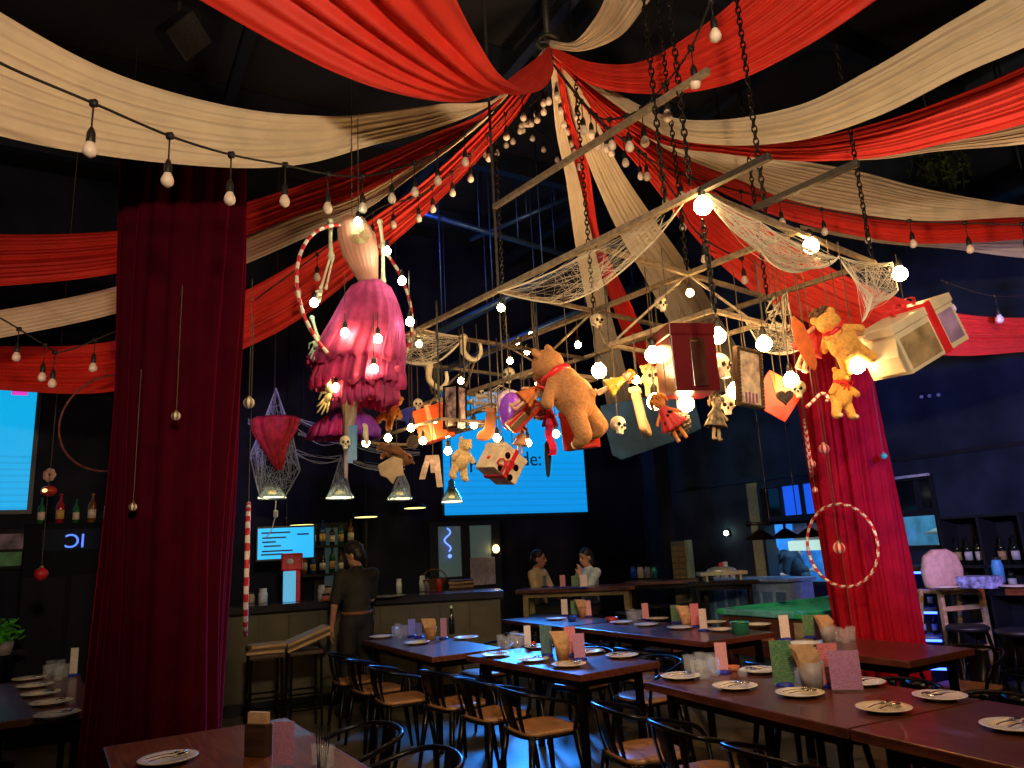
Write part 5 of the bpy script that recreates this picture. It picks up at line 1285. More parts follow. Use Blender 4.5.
o_ = bpy.data.objects.new('shot_glass', GLS); COL.objects.link(o_); o_.location = atz(800, 684, .75); tag(o_, 'short glass between the green card and the grey napkin pot', 'glass')
# mid
plates('mid', [(646, 625), (680, 628), (721, 630)], [(657, 619), (714, 622.5), (758, 625)], cutlery=False)
glasses('mid', [(630, 621), (635, 622), (640, 620), (633, 619)])
card('slim pink card by the tumblers on the table with the green tin', 646, 620, .75, .07, .16, 'pink', 5)
card('small green card in the middle of the table with the green tin', 676, 623, .75, .085, .16, 'green', 4)
caddy('brown napkin pot on the table with the green tin', 687, 627, .75)
card('pink card behind the napkin pot on the table with the green tin', 696, 627, .75, .08, .2, 'redpink', 0)
card('pale card in front of the pink one on the table with the green tin', 704, 631, .75, .065, .18, 'white', -8)
t = thing('ice_bucket', 'green tin bucket on the dark table beyond the centre one', 'bucket', atz(741, 634, .75))
MB().lathe([(1e-7, 0), (.068, 0), (.078, .10), (.082, .104), (.072, .10), (.062, .01), (1e-7, .01)], 28).build('tin', mat('green_tin', (.05, .42, .24), .25, .5), t, smooth=True)
MB().tube([V((.08 * math.cos(a), .08 * math.sin(a), .095)) for a in [6.2832 * i / 24 for i in range(24)]], .004, 6, closed=True).build('rim', CUTLERY, t, smooth=True)
# far
plates('far', [(556, 619)], [(621, 622.5)], cutlery=False)
card('slim white card on the table before the high bar table', 565, 616, .75, .075, .18, 'white', 5); card('green card on the table before the high bar table', 575, 616, .75, .085, .16, 'green', 0)
caddy('brown napkin pot on the table before the high bar table', 583, 617, .75); card('pink card beside the napkin pot on the table before the high bar table', 589, 617, .75, .06, .17, 'pink', 0)
o_ = MB().lathe([(1e-7, 0), (.05, 0), (.07, .05), (.066, .05), (.045, .01), (1e-7, .01)], 24).build('red_bowl', mat('red_glaze', (.55, .05, .03), .2), smooth=True, loc=atz(612, 622, .75)); tag(o_, 'small red bowl at the end of the table before the high bar table', 'bowl')
o_ = MB().lathe([(1e-7, 0), (.04, 0), (.055, .05), (.05, .05), (.035, .01), (1e-7, .01)], 24).build('blue_bowl', mat('blue_glaze', (.03, .08, .5), .2), smooth=True, loc=atz(572, 621, .75)); tag(o_, 'small blue bowl on the table before the high bar table', 'bowl')
# curtain table
plates('curtain', [(803, 644)], (), cutlery=False)
card('slim white card on the small table by the bright red curtain', 786, 640, .75, .075, .175, 'white', 0); card('green card with blue base on the small table by the bright red curtain', 810, 638, .75, .085, .16, 'green', 0)
caddy('grey napkin pot on the small table by the bright red curtain', 829, 642, .75, mat('grey_pot', (.30, .26, .28), .5)); glasses('curtain', [(839, 642), (846, 644), (852, 641)])
# near table
plates('near', [(168, 760)], ())
p = atz(258, 756, .75); t = thing('menu_holder', 'dark wooden holder of menus on the table below the dark curtain', 'menu holder', p, R(-20))
MB().box((0, 0, .065), (.11, .05, .13)).build('holder', wood('dark_holder_wood', (.03, .015, .01), (.07, .035, .02), .4), t, bevel=.004); MB().box((.0, .0, .10), (.10, .02, .15)).build('menu', NAPK, t)
card('violet card leaning beside the menu holder on the table below the dark curtain', 283, 768, .75, .09, .16, 'violet', -10, False)
glasses('near', [(318, 766), (327, 769)], .75, GLS)
mb = MB()
for k in range(6): mb.cyl(V((.006 * k - .015, 0, .0)), V((.012 * k - .03, .02, .15)), .003, n=6)
o_ = mb.build('straw_bundle', BLACK_PLASTIC, loc=atz(322, 768, .75)); tag(o_, 'thin black straws standing in a glass on the table below the dark curtain', 'straws', kind='stuff')
# side table
plates('side', [(29, 679), (35, 686), (41, 694), (51, 703), (57, 715)], ())
glasses('side', [(50, 674), (55, 677), (60, 673), (64, 678), (47, 679), (58, 681)])
card('slim cream card beside the tumblers on the table with five plates', 73, 676, .75, .06, .2, 'white', 0)

# ================================================================== HIGH TABLES AND STOOLS
OLIVEW = mat('olive_leg', (.20, .17, .06), .5, 0, .1)
def high_table(label, c, L, Wd, ang, z, m=DARK_WOOD, legm=OLIVEW):
    t = make_table('high_table', label, c, L, Wd, ang, z, m, .05, legm, .07, None)
    return t
high_table('long high bar table with olive legs where two guests sit', (.72, 10.15), 1.55, .62, -12, 1.03)
high_table('high bar table with jars, in front of the slatted locker', (2.05, 10.75), 1.2, .55, -12, 1.03, DARK_WOOD, BLACK_METAL)
high_table('high brown table standing below the wine shelf', (4.52, 6.03), 1.1, .7, -60, 1.03, ORANGE_WOOD, BLACK_METAL)
def make_stool(label):
    t = thing('bar_stool', label, 'bar stool', (0, 0, 0), 0, 'tall black bar stools')
    MB().lathe([(1e-7, .70), (.15, .70), (.165, .715), (.165, .73), (.14, .745), (1e-7, .74)], 24).build('seat', BLACK_PLASTIC, t, smooth=True)
    for sx in (-1, 1):
        for sy in (-1, 1): MB().tube([V((sx * .10, sy * .10, .705)), V((sx * .19, sy * .19, 0))], [.016, .012], 8).build('leg', BLACK_METAL, t, smooth=True)
    r = MB()
    for z, k in ((.22, .162), (.42, .14)): r.tube([V((k, k, z)), V((-k, k, z)), V((-k, -k, z)), V((k, -k, z))], .009, 6, closed=True)
    r.build('foot_ring', BLACK_METAL, t, smooth=True)
    return t
stl0 = make_stool('temporary label for first stool'); LABELS.pop('temporary label for first stool', None); STF = [True]
def stool(x, y, label):
    if STF[0]: STF[0] = False; stl0.location = (x, y, 0); tag(stl0, label)
    else: dup(stl0, (x, y, 0), random.uniform(0, 1.5), label)
for i, (x, y) in enumerate([(.22, 9.72), (.75, 9.6), (1.28, 9.5)]): stool(x, y, 'black bar stool on the camera side of the guests\' high table, %s along it' % ORD[i])
for i, (x, y) in enumerate([(1.75, 10.2), (2.2, 10.12)]): stool(x, y, 'black bar stool before the high table with jars, %s along it' % ORD[i])
for i, (x, y) in enumerate([(3.85, 6.1), (4.1, 5.6)]): stool(x, y, 'black bar stool at the high brown table below the wine shelf, %s along it' % ORD[i])
stool(3.68, 6.5, 'black bar stool standing alone beside the bright red curtain')
# items on the high tables
def jar(label, px, py, z, r, h, m, name='jar', cat='jar', lid=None):
    t = thing(name, label, cat, atz(px, py, z)); MB().lathe([(1e-7, 0), (r, 0), (r, h * .75), (r * .8, h * .9), (r * .8, h), (1e-7, h)], 18).build('body', m, t, smooth=True)
    MB().cyl((0, 0, h), (0, 0, h + .02), r * .85, n=16).build('lid', lid or BLACK_PLASTIC, t); return t
card('pink card on the guests\' high table, between the two guests', 563, 588, 1.03, .07, .15, 'pink', 5); card('green card on the guests\' high table beside the seated woman', 575, 588, 1.03, .08, .14, 'green', 0)
card('pale card on the guests\' high table before the seated woman', 584, 588, 1.03, .09, .15, 'white', 0); card('small green card on the guests\' high table before the man', 545, 587, 1.03, .05, .14, 'teal', 0)
jar('small dark jar on the guests\' high table at the man\'s elbow', 532, 587, 1.03, .03, .1, mat('violet_gloss', (.26, .06, .72), .25))
for i, (x, m_) in enumerate(((634, 'blue_glaze'), (641, 'white_card'), (648, 'grey_pot'), (655, 'green_tin'))):
    jar('%s jar on the high table before the locker' % ('blue', 'white', 'grey', 'green')[i], x, 578, 1.03, .05, .16, MATS[m_])
# buffet dishes by the locker
t = thing('chafing_dish', 'pale covered serving dish on the high table near the kitchen pass', 'serving dish', aty(722, 577, 10.1)); 
MB().box((0, 0, .05), (.62, .26, .05)).box((-.22, 0, -.0), (.03, .2, .1)).box((.22, 0, 0), (.03, .2, .1)).build('tray', mat('pale_enamel', (.62, .66, .5), .3), t, bevel=.01); MB().ell((0, 0, .08), (.2, .12, .06)).build('lid', mat('brushed_steel_pale', (.62, .68, .62), .35, .4), t, smooth=True); MB().ell((0, 0, .16), (.03, .03, .03)).build('knob', REDCARD, t, smooth=True)
b_ = make_table('service_table', 'black service table carrying the covered serving dish', (aty(722, 577, 10.1).x, 10.1), .9, .4, -12, t.location.z - .055, BLACK_MATTE, .04, BLACK_METAL, .05, None)
# wine shelf, blue fridge and high chair by the right wall
def onR(px, py, off):
    s_, z_ = onright(px, py); return W(s_, TR - off, z_)
a0 = onR(968, 580, .2); a1 = onR(1050, 580, .2); zt = onR(1000, 515, .2).z
sL = (a1 - a0).length; sc_ = (a0 + a1) / 2; t = thing('wine_shelf', 'black open wine shelf holding bottles against the panelled wall', 'shelf', (sc_.x, sc_.y, 0), RA)
for x in (-sL / 2, 0.0, sL / 2): MB().box((x, 0, zt / 2), (.03, .32, zt)).build('upright', BLACK_MATTE, t)
SHZ = [.1, .55, zt - .98, zt - .50, zt - .015]
SHZ = [.12, .5, .85, zt - .52 if zt > 1.6 else 1.2, zt]
for z in SHZ: MB().box((0, 0, z), (sL, .32, .028)).build('shelf_board', BLACK_MATTE, t)
MB().box((0, .155, zt / 2), (sL, .012, zt)).build('back_panel', BLACK_MATTE, t)
def bottle_mesh(m, lm):
    pass
BOTT = {}
def bottle(label, loc, h, m, labm, name='wine_bottle', cat='bottle', group=None, r=None):
    r = r or h * .125; t = thing(name, label, cat, loc, 0, group)
    MB().lathe([(1e-7, 0), (r, 0), (r, h * .58), (r * .8, h * .68), (r * .36, h * .76), (r * .34, h * .95), (r * .42, h * .955), (r * .42, h), (1e-7, h)], 18).build('glass', m, t, smooth=True)
    MB().lathe([(r * 1.02, h * .16), (r * 1.02, h * .46)], 18).build('paper_label', labm, t, smooth=True); return t
DKG = mat('dark_bottle_glass', (.012, .02, .012), .08); PAPER = mat('cream_label', (.74, .68, .6), .6); GOLDL = mat('gold_label', (.6, .38, .12), .5)
Rz = Matrix.Rotation(RA, 3, 'Z')
wr = 0
for row, xs in ((3, (-.42, -.28, -.14, .14, .3)), (2, (-.36, -.1, .2))):
    for x in xs:
        wr += 1; bottle('wine bottle on the %s level of the black shelf, %s from its inner end' % ('upper' if row == 3 else 'lower', ORD[xs.index(x)]), V((sc_.x, sc_.y, 0)) + Rz @ V((x * sL, -.02, SHZ[row] + .015)), .3, DKG, (PAPER, GOLDL, PAPER)[wr % 3], group='wine bottles on the black shelf')
# high chair
p = aty(952, 605, 6.9); hc = thing('high_chair', 'wooden ladder backed high chair with a pale round cushion, behind the high brown table', 'high chair', (p.x, p.y, 0), R(15))
ztop = aty(952, 588, 6.9).z
for s in (-1, 1):
    MB().box((s * .22, -.12, ztop / 2), (.035, .045, ztop + .02), None).build('leg', PALE_WOOD, hc, bevel=.005); MB().tube([V((s * .22, .3, 0)), V((s * .21, .1, ztop))], .02, 8).build('leg', PALE_WOOD, hc)
for z in (ztop - .02, ztop - .16, ztop - .32, ztop - .5): MB().box((0, -.12, z), (.44, .03, .04)).build('rung', PALE_WOOD, hc, bevel=.004)
MB().box((0, .02, ztop - .02), (.42, .32, .03)).build('tray', PALE_WOOD, hc, bevel=.006)
out = [(-.19, 0), (.19, 0), (.21, .16), (.17, .29), (.07, .34), (-.07, .34), (-.17, .29), (-.21, .16)]
cb = MB().prism(out, .0, .09); cb.v = [v + V((0, 0, ztop)) for v in cb.v]; cb.build('cushion', mat('pale_pink_cushion', (.66, .42, .34), .75), hc, bevel=.03, smooth=True)
# blue lit fridge
p = aty(905, 588, 7.5); t = thing('bottle_fridge', 'dark bottle fridge with blue lit shelves beside the bright red curtain', 'fridge', (p.x + .05, p.y, 0), R(-35)); zf = aty(905, 566, 7.5).z
MB().box((0, .22, zf / 2), (.5, .04, zf)).box((-.24, 0, zf / 2), (.03, .44, zf)).box((.24, 0, zf / 2), (.03, .44, zf)).box((0, 0, zf - .02), (.5, .46, .04)).box((0, 0, .04), (.5, .46, .08)).build('cabinet', BLACK_PLASTIC, t)
for z in (.3, .55, .8): MB().box((0, .02, z), (.45, .36, .012)).build('shelf', mat('frosted_shelf', (.3, .35, .5), .4), t)
for z in (.27, .52, .77, zf - .06): MB().box((0, -.12, z), (.42, .02, .02)).build('blue_light', glow('blue_led', (.03, .08, 1.0), 9), t)
k_ = 0
for z in (.32, .57, .82):
    for x in (-.15, -.05, .05, .15):
        k_ += 1; q = V((p.x + .05, p.y, z)) + rotm(0, 0, -35) @ V((x, .05, -.01)); bottle('bottle inside the blue lit fridge, %s on its %s shelf' % (ORD[(k_ - 1) % 4], ('bottom', 'middle', 'top')[(k_ - 1) // 4]), q, .2, DKG, PAPER, 'drink_bottle', group='bottles in the blue lit fridge')
# items on the high brown table
o_ = MB().box((0, 0, .05), (.3, .2, .1)).build('glass_tray', mat('blue_white_print', (.25, .28, .6), .3, 0, .6, 20), bevel=.01, loc=atz(981, 588, 1.03)); o_.rotation_euler = (0, 0, RA); tag(o_, 'blue and white patterned box on the high brown table', 'box')
jar('pale blue carton standing behind the patterned box on the high brown table', 1000, 582, 1.03, .05, .2, mat('sky_blue_card', (.08, .4, .75), .5), 'carton', 'carton')
SAY['high'] = 'high brown table'; plates('high', [(945, 588), (1016, 587)], (), False, 1.03)
# ================================================================== POOL TABLE AND ITS LAMP
pc = V((2.93, 7.75, 0)); t = thing('pool_table', 'green topped pool table with brown wooden sides, behind the dining tables', 'pool table', pc, R(30)); PL, PWd, pz = 1.7, 1.05, .84
FELT = mat('green_felt', (.02, .42, .20), .9, 0, .06, 60, sheen=.3); RAILM = mat('pale_rail_cushion', (.10, .40, .42), .5)
MB().box((0, 0, pz - .03), (PL - .12, PWd - .12, .05)).build('playing_bed', FELT, t)
for x, y, a, b_ in ((0, PWd / 2 - .05, PL, .1), (0, -PWd / 2 + .05, PL, .1)): MB().box((x, y, pz), (a, b_, .055)).build('side_rail', FELT, t, bevel=.012)
for s in (-1, 1): MB().box((s * (PL / 2 - .05), 0, pz), (.1, PWd - .2, .055)).build('end_rail', RAILM, t, bevel=.012)
PBW = wood('pool_body_wood', (.05, .018, .01), (.10, .035, .018), .4)
MB().box((0, 0, pz - .22), (PL - .06, PWd - .06, .36)).build('body', PBW, t, bevel=.01)
MB().box((-PL / 2 + .02, 0, pz - .22), (.03, .3, .05)).build('ball_return', mat('light_brown_trim', (.28, .13, .06), .4), t, bevel=.008)
for x in (-1, 1):
    for y in (-1, 1):
        MB().box((x * (PL / 2 - .07), y * (PWd / 2 - .07), pz / 2 - .03), (.11, .11, pz - .06)).build('leg', mat('pale_corner_post', (.34, .27, .17), .5) if y < 0 else PBW, t, bevel=.01)
for x in (-1, 0, 1):
    for y in (-1, 1): MB().cyl((x * (PL / 2 - .09), y * (PWd / 2 - .09), pz + .02), (x * (PL / 2 - .09), y * (PWd / 2 - .09), pz + .029), .05, n=16).build('pocket', EYEM, t)
la, lb = aty(748, 524, 7.2), aty(818, 521, 7.55); lc = (la + lb) / 2; t = thing('billiard_lamp', 'black rail lamp with three cone shades over the pool table', 'lamp', lc)
MB().cyl(la - lc, lb - lc, .016, n=10).build('rail', BLACK_METAL, t, smooth=True)
for e in (la, lb): MB().ell(e - lc, .028).build('rail_end', BLACK_METAL, t, smooth=True)
for f in (.15, .5, .85):
    q = la.lerp(lb, f) - lc
    sh = MB().lathe([(.025, -.06), (.155, -.15), (.157, -.154), (.15, -.152), (.02, -.064)], 28, q); sh.cyl(q, q + V((0, 0, -.07)), .014).build('shade', BLACK_METAL, t, smooth=False)
    MB().ell(q + V((0, 0, -.12)), .02).build('bulb', glow('dim_shade_bulb', (.9, 1, .8), 90), t, smooth=True)
for f in (.3, .7):
    q = la.lerp(lb, f) - lc; MB().cyl(q, V((q.x, q.y, ZC - lc.z - .01)), .005, n=6).build('hanger', BLACK_METAL, t)
# counter of the kitchen pass
ca, cb_ = onR(733, 584, .35), onR(818, 584, .35); cz = .98; cc = (ca + cb_) / 2; cl = (cb_ - ca).length
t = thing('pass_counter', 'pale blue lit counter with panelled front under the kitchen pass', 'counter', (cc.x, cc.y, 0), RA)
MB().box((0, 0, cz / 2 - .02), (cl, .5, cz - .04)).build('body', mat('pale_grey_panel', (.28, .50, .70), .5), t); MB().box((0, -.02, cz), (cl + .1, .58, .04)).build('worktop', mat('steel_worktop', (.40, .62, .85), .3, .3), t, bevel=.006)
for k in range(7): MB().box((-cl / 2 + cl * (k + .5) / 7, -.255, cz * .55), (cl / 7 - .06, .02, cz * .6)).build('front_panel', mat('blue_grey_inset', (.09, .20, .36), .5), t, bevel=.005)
for i in range(4):
    q = V((cc.x, cc.y, cz + .021)) + Rz @ V((-cl / 2 + .1 + .09 * i, -.05 + .04 * (i % 2), 0)); o_ = MB().lathe([(1e-7, 0), (.035, 0), (.04, .11 + .05 * (i % 3)), (.03, .12 + .05 * (i % 3)), (1e-7, .12 + .05 * (i % 3))], 16).build('white_crock', mat('white_crock', (.7, .75, .8), .4), smooth=True, loc=q); tag(o_, 'pale crock at the end of the pass counter, %s from the locker side' % ORD[i], 'crock', 'pale crocks on the pass counter')
bpy.data.objects.remove(SPD); bpy.data.objects.remove(FKD)
# ================================================================== BAR
B0, B1, B2 = V((-3.7, 7.85, 0)), V((-1.95, 8.62, 0)), V((-.28, 8.78, 0))
BARW = mat('dark_bar_front', (.06, .053, .022), .5, 0, .2, 3); BARTOP = mat('black_bar_top', (.02, .02, .026), .18, 0, .2, 4)
t = thing('bar_counter', 'long angled bar counter with a black top and olive front, behind the barman', 'bar counter', B1)
def slab(a, b_, off, dep, z0, z1, ex=0):
    a, b_ = V(a) - B1, V(b_) - B1; d = (b_ - a).normalized(); n = V((-d.y, d.x, 0)); a = a - d * ex; b_ = b_ + d * ex; p, q, r, s = a + n * off, b_ + n * off, b_ + n * (off + dep), a + n * (off + dep)
    mb = MB(); up0, up1 = V((0, 0, z0)), V((0, 0, z1)); return mb.add([p + up0, q + up0, r + up0, s + up0, p + up1, q + up1, r + up1, s + up1], [(3, 2, 1, 0), (4, 5, 6, 7), (0, 1, 5, 4), (1, 2, 6, 5), (2, 3, 7, 6), (3, 0, 4, 7)])
for a, b_ in ((B0, B1), (B1, B2)):
    slab(a, b_, .1, .45, 0, 1.02, .02).build('front', BARW, t); slab(a, b_, 0, .62, 1.02, 1.10, .06).build('worktop', BARTOP, t, bevel=.008)
    slab(a, b_, .08, .04, 0, .12, .01).build('kick_plate', BLACK_METAL, t)
    d = (b_ - a); n_ = int(d.length / .3); gr = MB()
    for i in range(1, n_): 
        q = a + d * (i / n_) - B1; dn = d.normalized(); gr.box(q + V((-dn.y, dn.x, 0)) * .095 + V((0, 0, .56)), (.02, .02, .84), Matrix.Rotation(math.atan2(dn.y, dn.x), 3, 'Z'))
    gr.build('batten', mat('bar_batten', (.04, .035, .015), .5), t)
def onbar(px, py): return atz(px, py, 1.10)
# bar stools with pale board stacks
for i, (px, lab) in enumerate(((265, 'low backed bar stool at the bar holding the flat stack of pale boards'), (304, 'low backed bar stool at the bar holding the slanting stack of pale boards'))):
    p = aty(px, 640, 7.35 + .12 * i); s_ = thing('counter_stool', lab, 'bar stool', (p.x, p.y, 0), R(25), 'counter stools at the bar')
    MB().box((0, 0, .70), (.31, .34, .04)).build('seat', mat('dark_brown_pad', (.06, .03, .02), .6), s_, bevel=.012)
    for x in (-1, 1):
        for y in (-1, 1): MB().tube([V((x * .135, y * .15, .69)), V((x * .145, y * .165, 0))], .013, 6).build('leg', BLACK_METAL, s_)
    r_ = MB()
    for z in (.2, .34): r_.tube([V((.141, .158, z)), V((-.141, .158, z)), V((-.141, -.158, z)), V((.141, -.158, z))], .009, 6, closed=True)
    r_.build('foot_rail', BLACK_METAL, s_)
    for k in range(3):
        o_ = MB().box((0, 0, 0), (.34 if i == 0 else .42, .25, .026)).build('menu_board', [PALE_WOOD, mat('dark_board', (.10, .06, .03), .5), PALE_WOOD][k], bevel=.003)
        o_.location = (p.x + .01 * k, p.y, .735 + .0275 * k) if i == 0 else (p.x + .02, p.y, .79 + .029 * k)
        o_.rotation_euler = (0, 0, R(22 + 5 * k)) if i == 0 else (0, R(-18), R(30))
        tag(o_, '%s board of the %s stack on the bar stools' % (('lowest pale', 'middle dark', 'topmost pale')[k], 'flat' if i == 0 else 'slanting'), 'board')
# pendants over the bar
PSH = mat('smoky_shade', (.05, .07, .09), .12, 0, .1, 5, alpha=.8)
def pendant(label, px, py, Y, r=.17, web=False):
    p = aty(px, py, Y); t = thing('pendant_lamp', label, 'pendant lamp', p, 0, 'pendant lamps over the bar')
    MB().lathe([(r, 0), (r * 1.0, .02), (r * .86, .06), (r * .45, .16), (r * .3, .2), (r * .28, .26), (.02, .28)], 28).build('shade', PSH, t, smooth=True)
    MB().lathe([(1e-7, .012), (r * .94, .012), (r * .94, .018), (1e-7, .018)], 28).build('light_disc', glow('pendant_glow', (1, .93, .50), 16), t)
    MB().cyl((0, 0, .06), (0, 0, .17), r * .32, n=14).build('lamp_holder', mat('brass_holder', (.4, .3, .15), .35, .7), t, smooth=True)
    MB().cyl((0, 0, .27), (0, 0, ZC - p.z - .01), .006, n=6).build('cord', BLACK_PLASTIC, t); return p
pl = [pendant('cobwebbed pendant lamp under the torn red cloth, at the velvet curtain side', 272, 499, 8.9), pendant('cobwebbed pendant lamp below the gauze wrapped skeleton leg', 340, 499, 8.9),
      pendant('cobwebbed pendant lamp below the dark plush bear', 400, 500, 8.9, .15), pendant('dark pendant lamp in front of the cyan screen edge', 452, 503, 8.9, .13)]
for i, (x, y, Y) in enumerate(((302, 525, 9.9), (366, 517, 10.1), (415, 508, 10.6))):
    p = aty(x, y, Y); t = thing('bar_light', 'flat yellow glowing lamp deep behind the bar, %s from the velvet curtain' % ORD[i], 'lamp', p); MB().lathe([(1e-7, 0), (.16, 0), (.16, .02), (.1, .06), (1e-7, .07)], 24).build('shade', BLACK_METAL, t, smooth=True)
    MB().lathe([(1e-7, -.004), (.15, -.004), (.15, 0), (1e-7, 0)], 24).build('light_disc', glow('yellow_glow', (1, .85, .25), 2.2), t); MB().cyl((0, 0, .06), (0, 0, ZC - p.z - .01), .006, n=6).build('cord', BLACK_PLASTIC, t)
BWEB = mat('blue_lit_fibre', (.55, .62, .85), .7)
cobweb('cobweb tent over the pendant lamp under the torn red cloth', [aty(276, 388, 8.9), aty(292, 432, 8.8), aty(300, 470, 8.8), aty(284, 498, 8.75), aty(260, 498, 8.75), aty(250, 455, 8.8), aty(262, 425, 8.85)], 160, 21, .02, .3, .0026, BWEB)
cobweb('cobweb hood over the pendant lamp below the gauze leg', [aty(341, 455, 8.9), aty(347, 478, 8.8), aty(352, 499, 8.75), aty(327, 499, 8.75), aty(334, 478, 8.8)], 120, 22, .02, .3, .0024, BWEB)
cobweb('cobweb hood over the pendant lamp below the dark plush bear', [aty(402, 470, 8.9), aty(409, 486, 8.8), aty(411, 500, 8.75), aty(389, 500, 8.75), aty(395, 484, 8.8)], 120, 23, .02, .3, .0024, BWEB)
def strandweb(label, pairs, seed):
    mb = MB(); rg = random.Random(seed)
    for (a, b_) in pairs:
        A, B_ = aty(*a), aty(*b_)
        for q in range(9):
            s = .05 + rg.uniform(-.05, .06); o = V((0, 0, rg.uniform(-.04, .04))); w_ = rg.uniform(.02, .12)
            mb.tube([A.lerp(B_, i / 10) + o * 2 * abs(i / 10 - .5) + V((0, 0, -s * 4 * (i / 10) * (1 - i / 10))) for i in range(11)], rg.uniform(.0015, .005), 3, caps=False)
    return tag(mb.build('cobweb', BWEB, smooth=True), label, 'cobweb', 'spun cobwebs stretched on the frame and lamps')
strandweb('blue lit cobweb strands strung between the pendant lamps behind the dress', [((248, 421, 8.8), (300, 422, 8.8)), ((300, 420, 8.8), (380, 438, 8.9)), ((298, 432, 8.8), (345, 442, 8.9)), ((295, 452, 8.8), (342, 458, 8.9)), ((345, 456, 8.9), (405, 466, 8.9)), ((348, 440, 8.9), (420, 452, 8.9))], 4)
# torn red cloth on the first pendant
t0 = aty(274, 440, 8.7); P = Prop('torn_cloth', 'torn red cloth bunched on the pendant lamp at the velvet curtain side', 'cloth', 274, 440, 8.7, None, 1, ZC - .02)
cs = [(V((0, 0, .28)), .20, .12), (V((0, 0, .24)), .26, .12), (V((.0, 0, .1)), .22, .16), (V((0, 0, -.02)), .15, .2), (V((.02, 0, -.15)), .09, .3), (V((.05, 0, -.27)), .05, .5), (V((.06, 0, -.36)), .02, .5)]
P.part('cloth', MB().grid(rings(cs, 90, 7, 8, .5), closed=True), mat('red_gauze', (.80, .04, .06), .7, 0, .25, 12, translucent=.2), smooth=True, solid=.006)
# hanging plug and white cable under the first pendant
P = Prop('white_cable', 'white cable with a plug dangling below the torn red cloth lamp', 'cable', 274, 520, 8.8, None, 1, 0, cord=False)
pts = [(.02, 0, .22), (.015, 0, .1), (.02, 0, .05), (.0, 0, -.02), (-.03, 0, -.12), (-.09, 0, -.2)]; P.part('cable', MB().tube(smoothpath(pts, 30), .007, 6), mat('white_plastic', (.75, .8, .85), .4), smooth=True); P.part('plug', MB().box((.02, 0, .07), (.05, .04, .08)), mat('white_plastic', (.75, .8, .85), .4), bevel=.01)
# bar television
pv = aty(286, 543, 9.3); t = thing('bar_television', 'small bright cyan television hanging over the bar', 'television', pv, R(18)); wT, hT = .66, .37
MB().box((0, .03, 0), (wT + .04, .05, hT + .05)).build('casing', BLACK_PLASTIC, t, bevel=.006); MB().box((0, 0, 0), (wT, .012, hT)).build('display_panel', glow('bar_cyan', (.02, .42, .85), 1.0), t)
lm = MB()
for k, (x, z, l) in enumerate(((-.12, .13, .34), (-.14, .07, .28), (-.2, .02, .16), (-.16, -.03, .2), (-.1, -.09, .36), (-.16, -.13, .26), (.2, .1, .14))): lm.box((x, -.009, z), (l, .004, .018))
lm.build('caption_line', INK, t); MB().cyl((0, .05, hT / 2), (0, .05, ZC - pv.z - .01), .012).build('mount_pole', BLACK_METAL, t)
# back bar shelving with bottles
def onB(px, py, off): t_, z_ = onback(px, py); return W(SB + off, t_, z_)
a0, a1 = onB(305, 600, .2), onB(338, 600, .2); zt = onB(322, 530, .2).z; c = (a0 + a1) / 2; sL = 1.05
t = thing('back_bar_shelf', 'back bar shelf with bottles and boxes behind the bar tap', 'shelf', (c.x, c.y, 0), R(30))
SZ = (.95, 1.35, 1.72)
for x in (-sL / 2, sL / 2): MB().box((x, 0, 1.05), (.03, .26, 2.1)).build('upright', BLACK_MATTE, t)
for z in SZ: MB().box((0, 0, z), (sL, .26, .03)).build('shelf_board', BLACK_MATTE, t)
BM = [DKG, mat('green_bottle', (.02, .14, .05), .1), mat('amber_bottle', (.22, .08, .01), .1), mat('blue_bottle', (.02, .08, .3), .1)]
k_ = 0
for zi, z in enumerate(SZ[1:]):
    for x in (-.42, -.3, -.18, -.05, .08, .2, .34):
        k_ += 1; bottle('spirit bottle on the %s back bar board, %s from the velvet curtain' % (('lower', 'upper')[zi], ORD[(k_ - 1) % 7]), V((c.x, c.y, z + .016)) + rotm(0, 0, 30) @ V((x, -.02, 0)), .28 + .03 * ((k_ * 7) % 3), BM[k_ % 4], (PAPER, GOLDL)[k_ % 2], 'spirit_bottle', group='spirit bottles on the back bar')
# beer tap tower: red head, cyan column
p = onbar(283, 603); p.z = 1.10; t = thing('beer_tower', 'red topped drinks dispenser with a lit pale blue front on the bar', 'dispenser', V((p.x, p.y + .25, 1.10)), R(15))
MB().box((0, 0, .17), (.15, .15, .34)).build('column', glow('ice_blue_panel', (.10, .45, .75), .7), t, bevel=.008); MB().box((.02, 0, .44), (.24, .2, .2)).build('head', mat('glossy_red', (.75, .02, .05), .25), t, bevel=.02); MB().box((.09, 0, .17), (.05, .17, .34)).build('side', mat('glossy_red', (.75, .02, .05), .25), t, bevel=.008)
MB().ell((.0, -.105, .45), (.04, .006, .03)).build('badge', mat('white_plastic', (.75, .8, .85), .4), t, smooth=True)
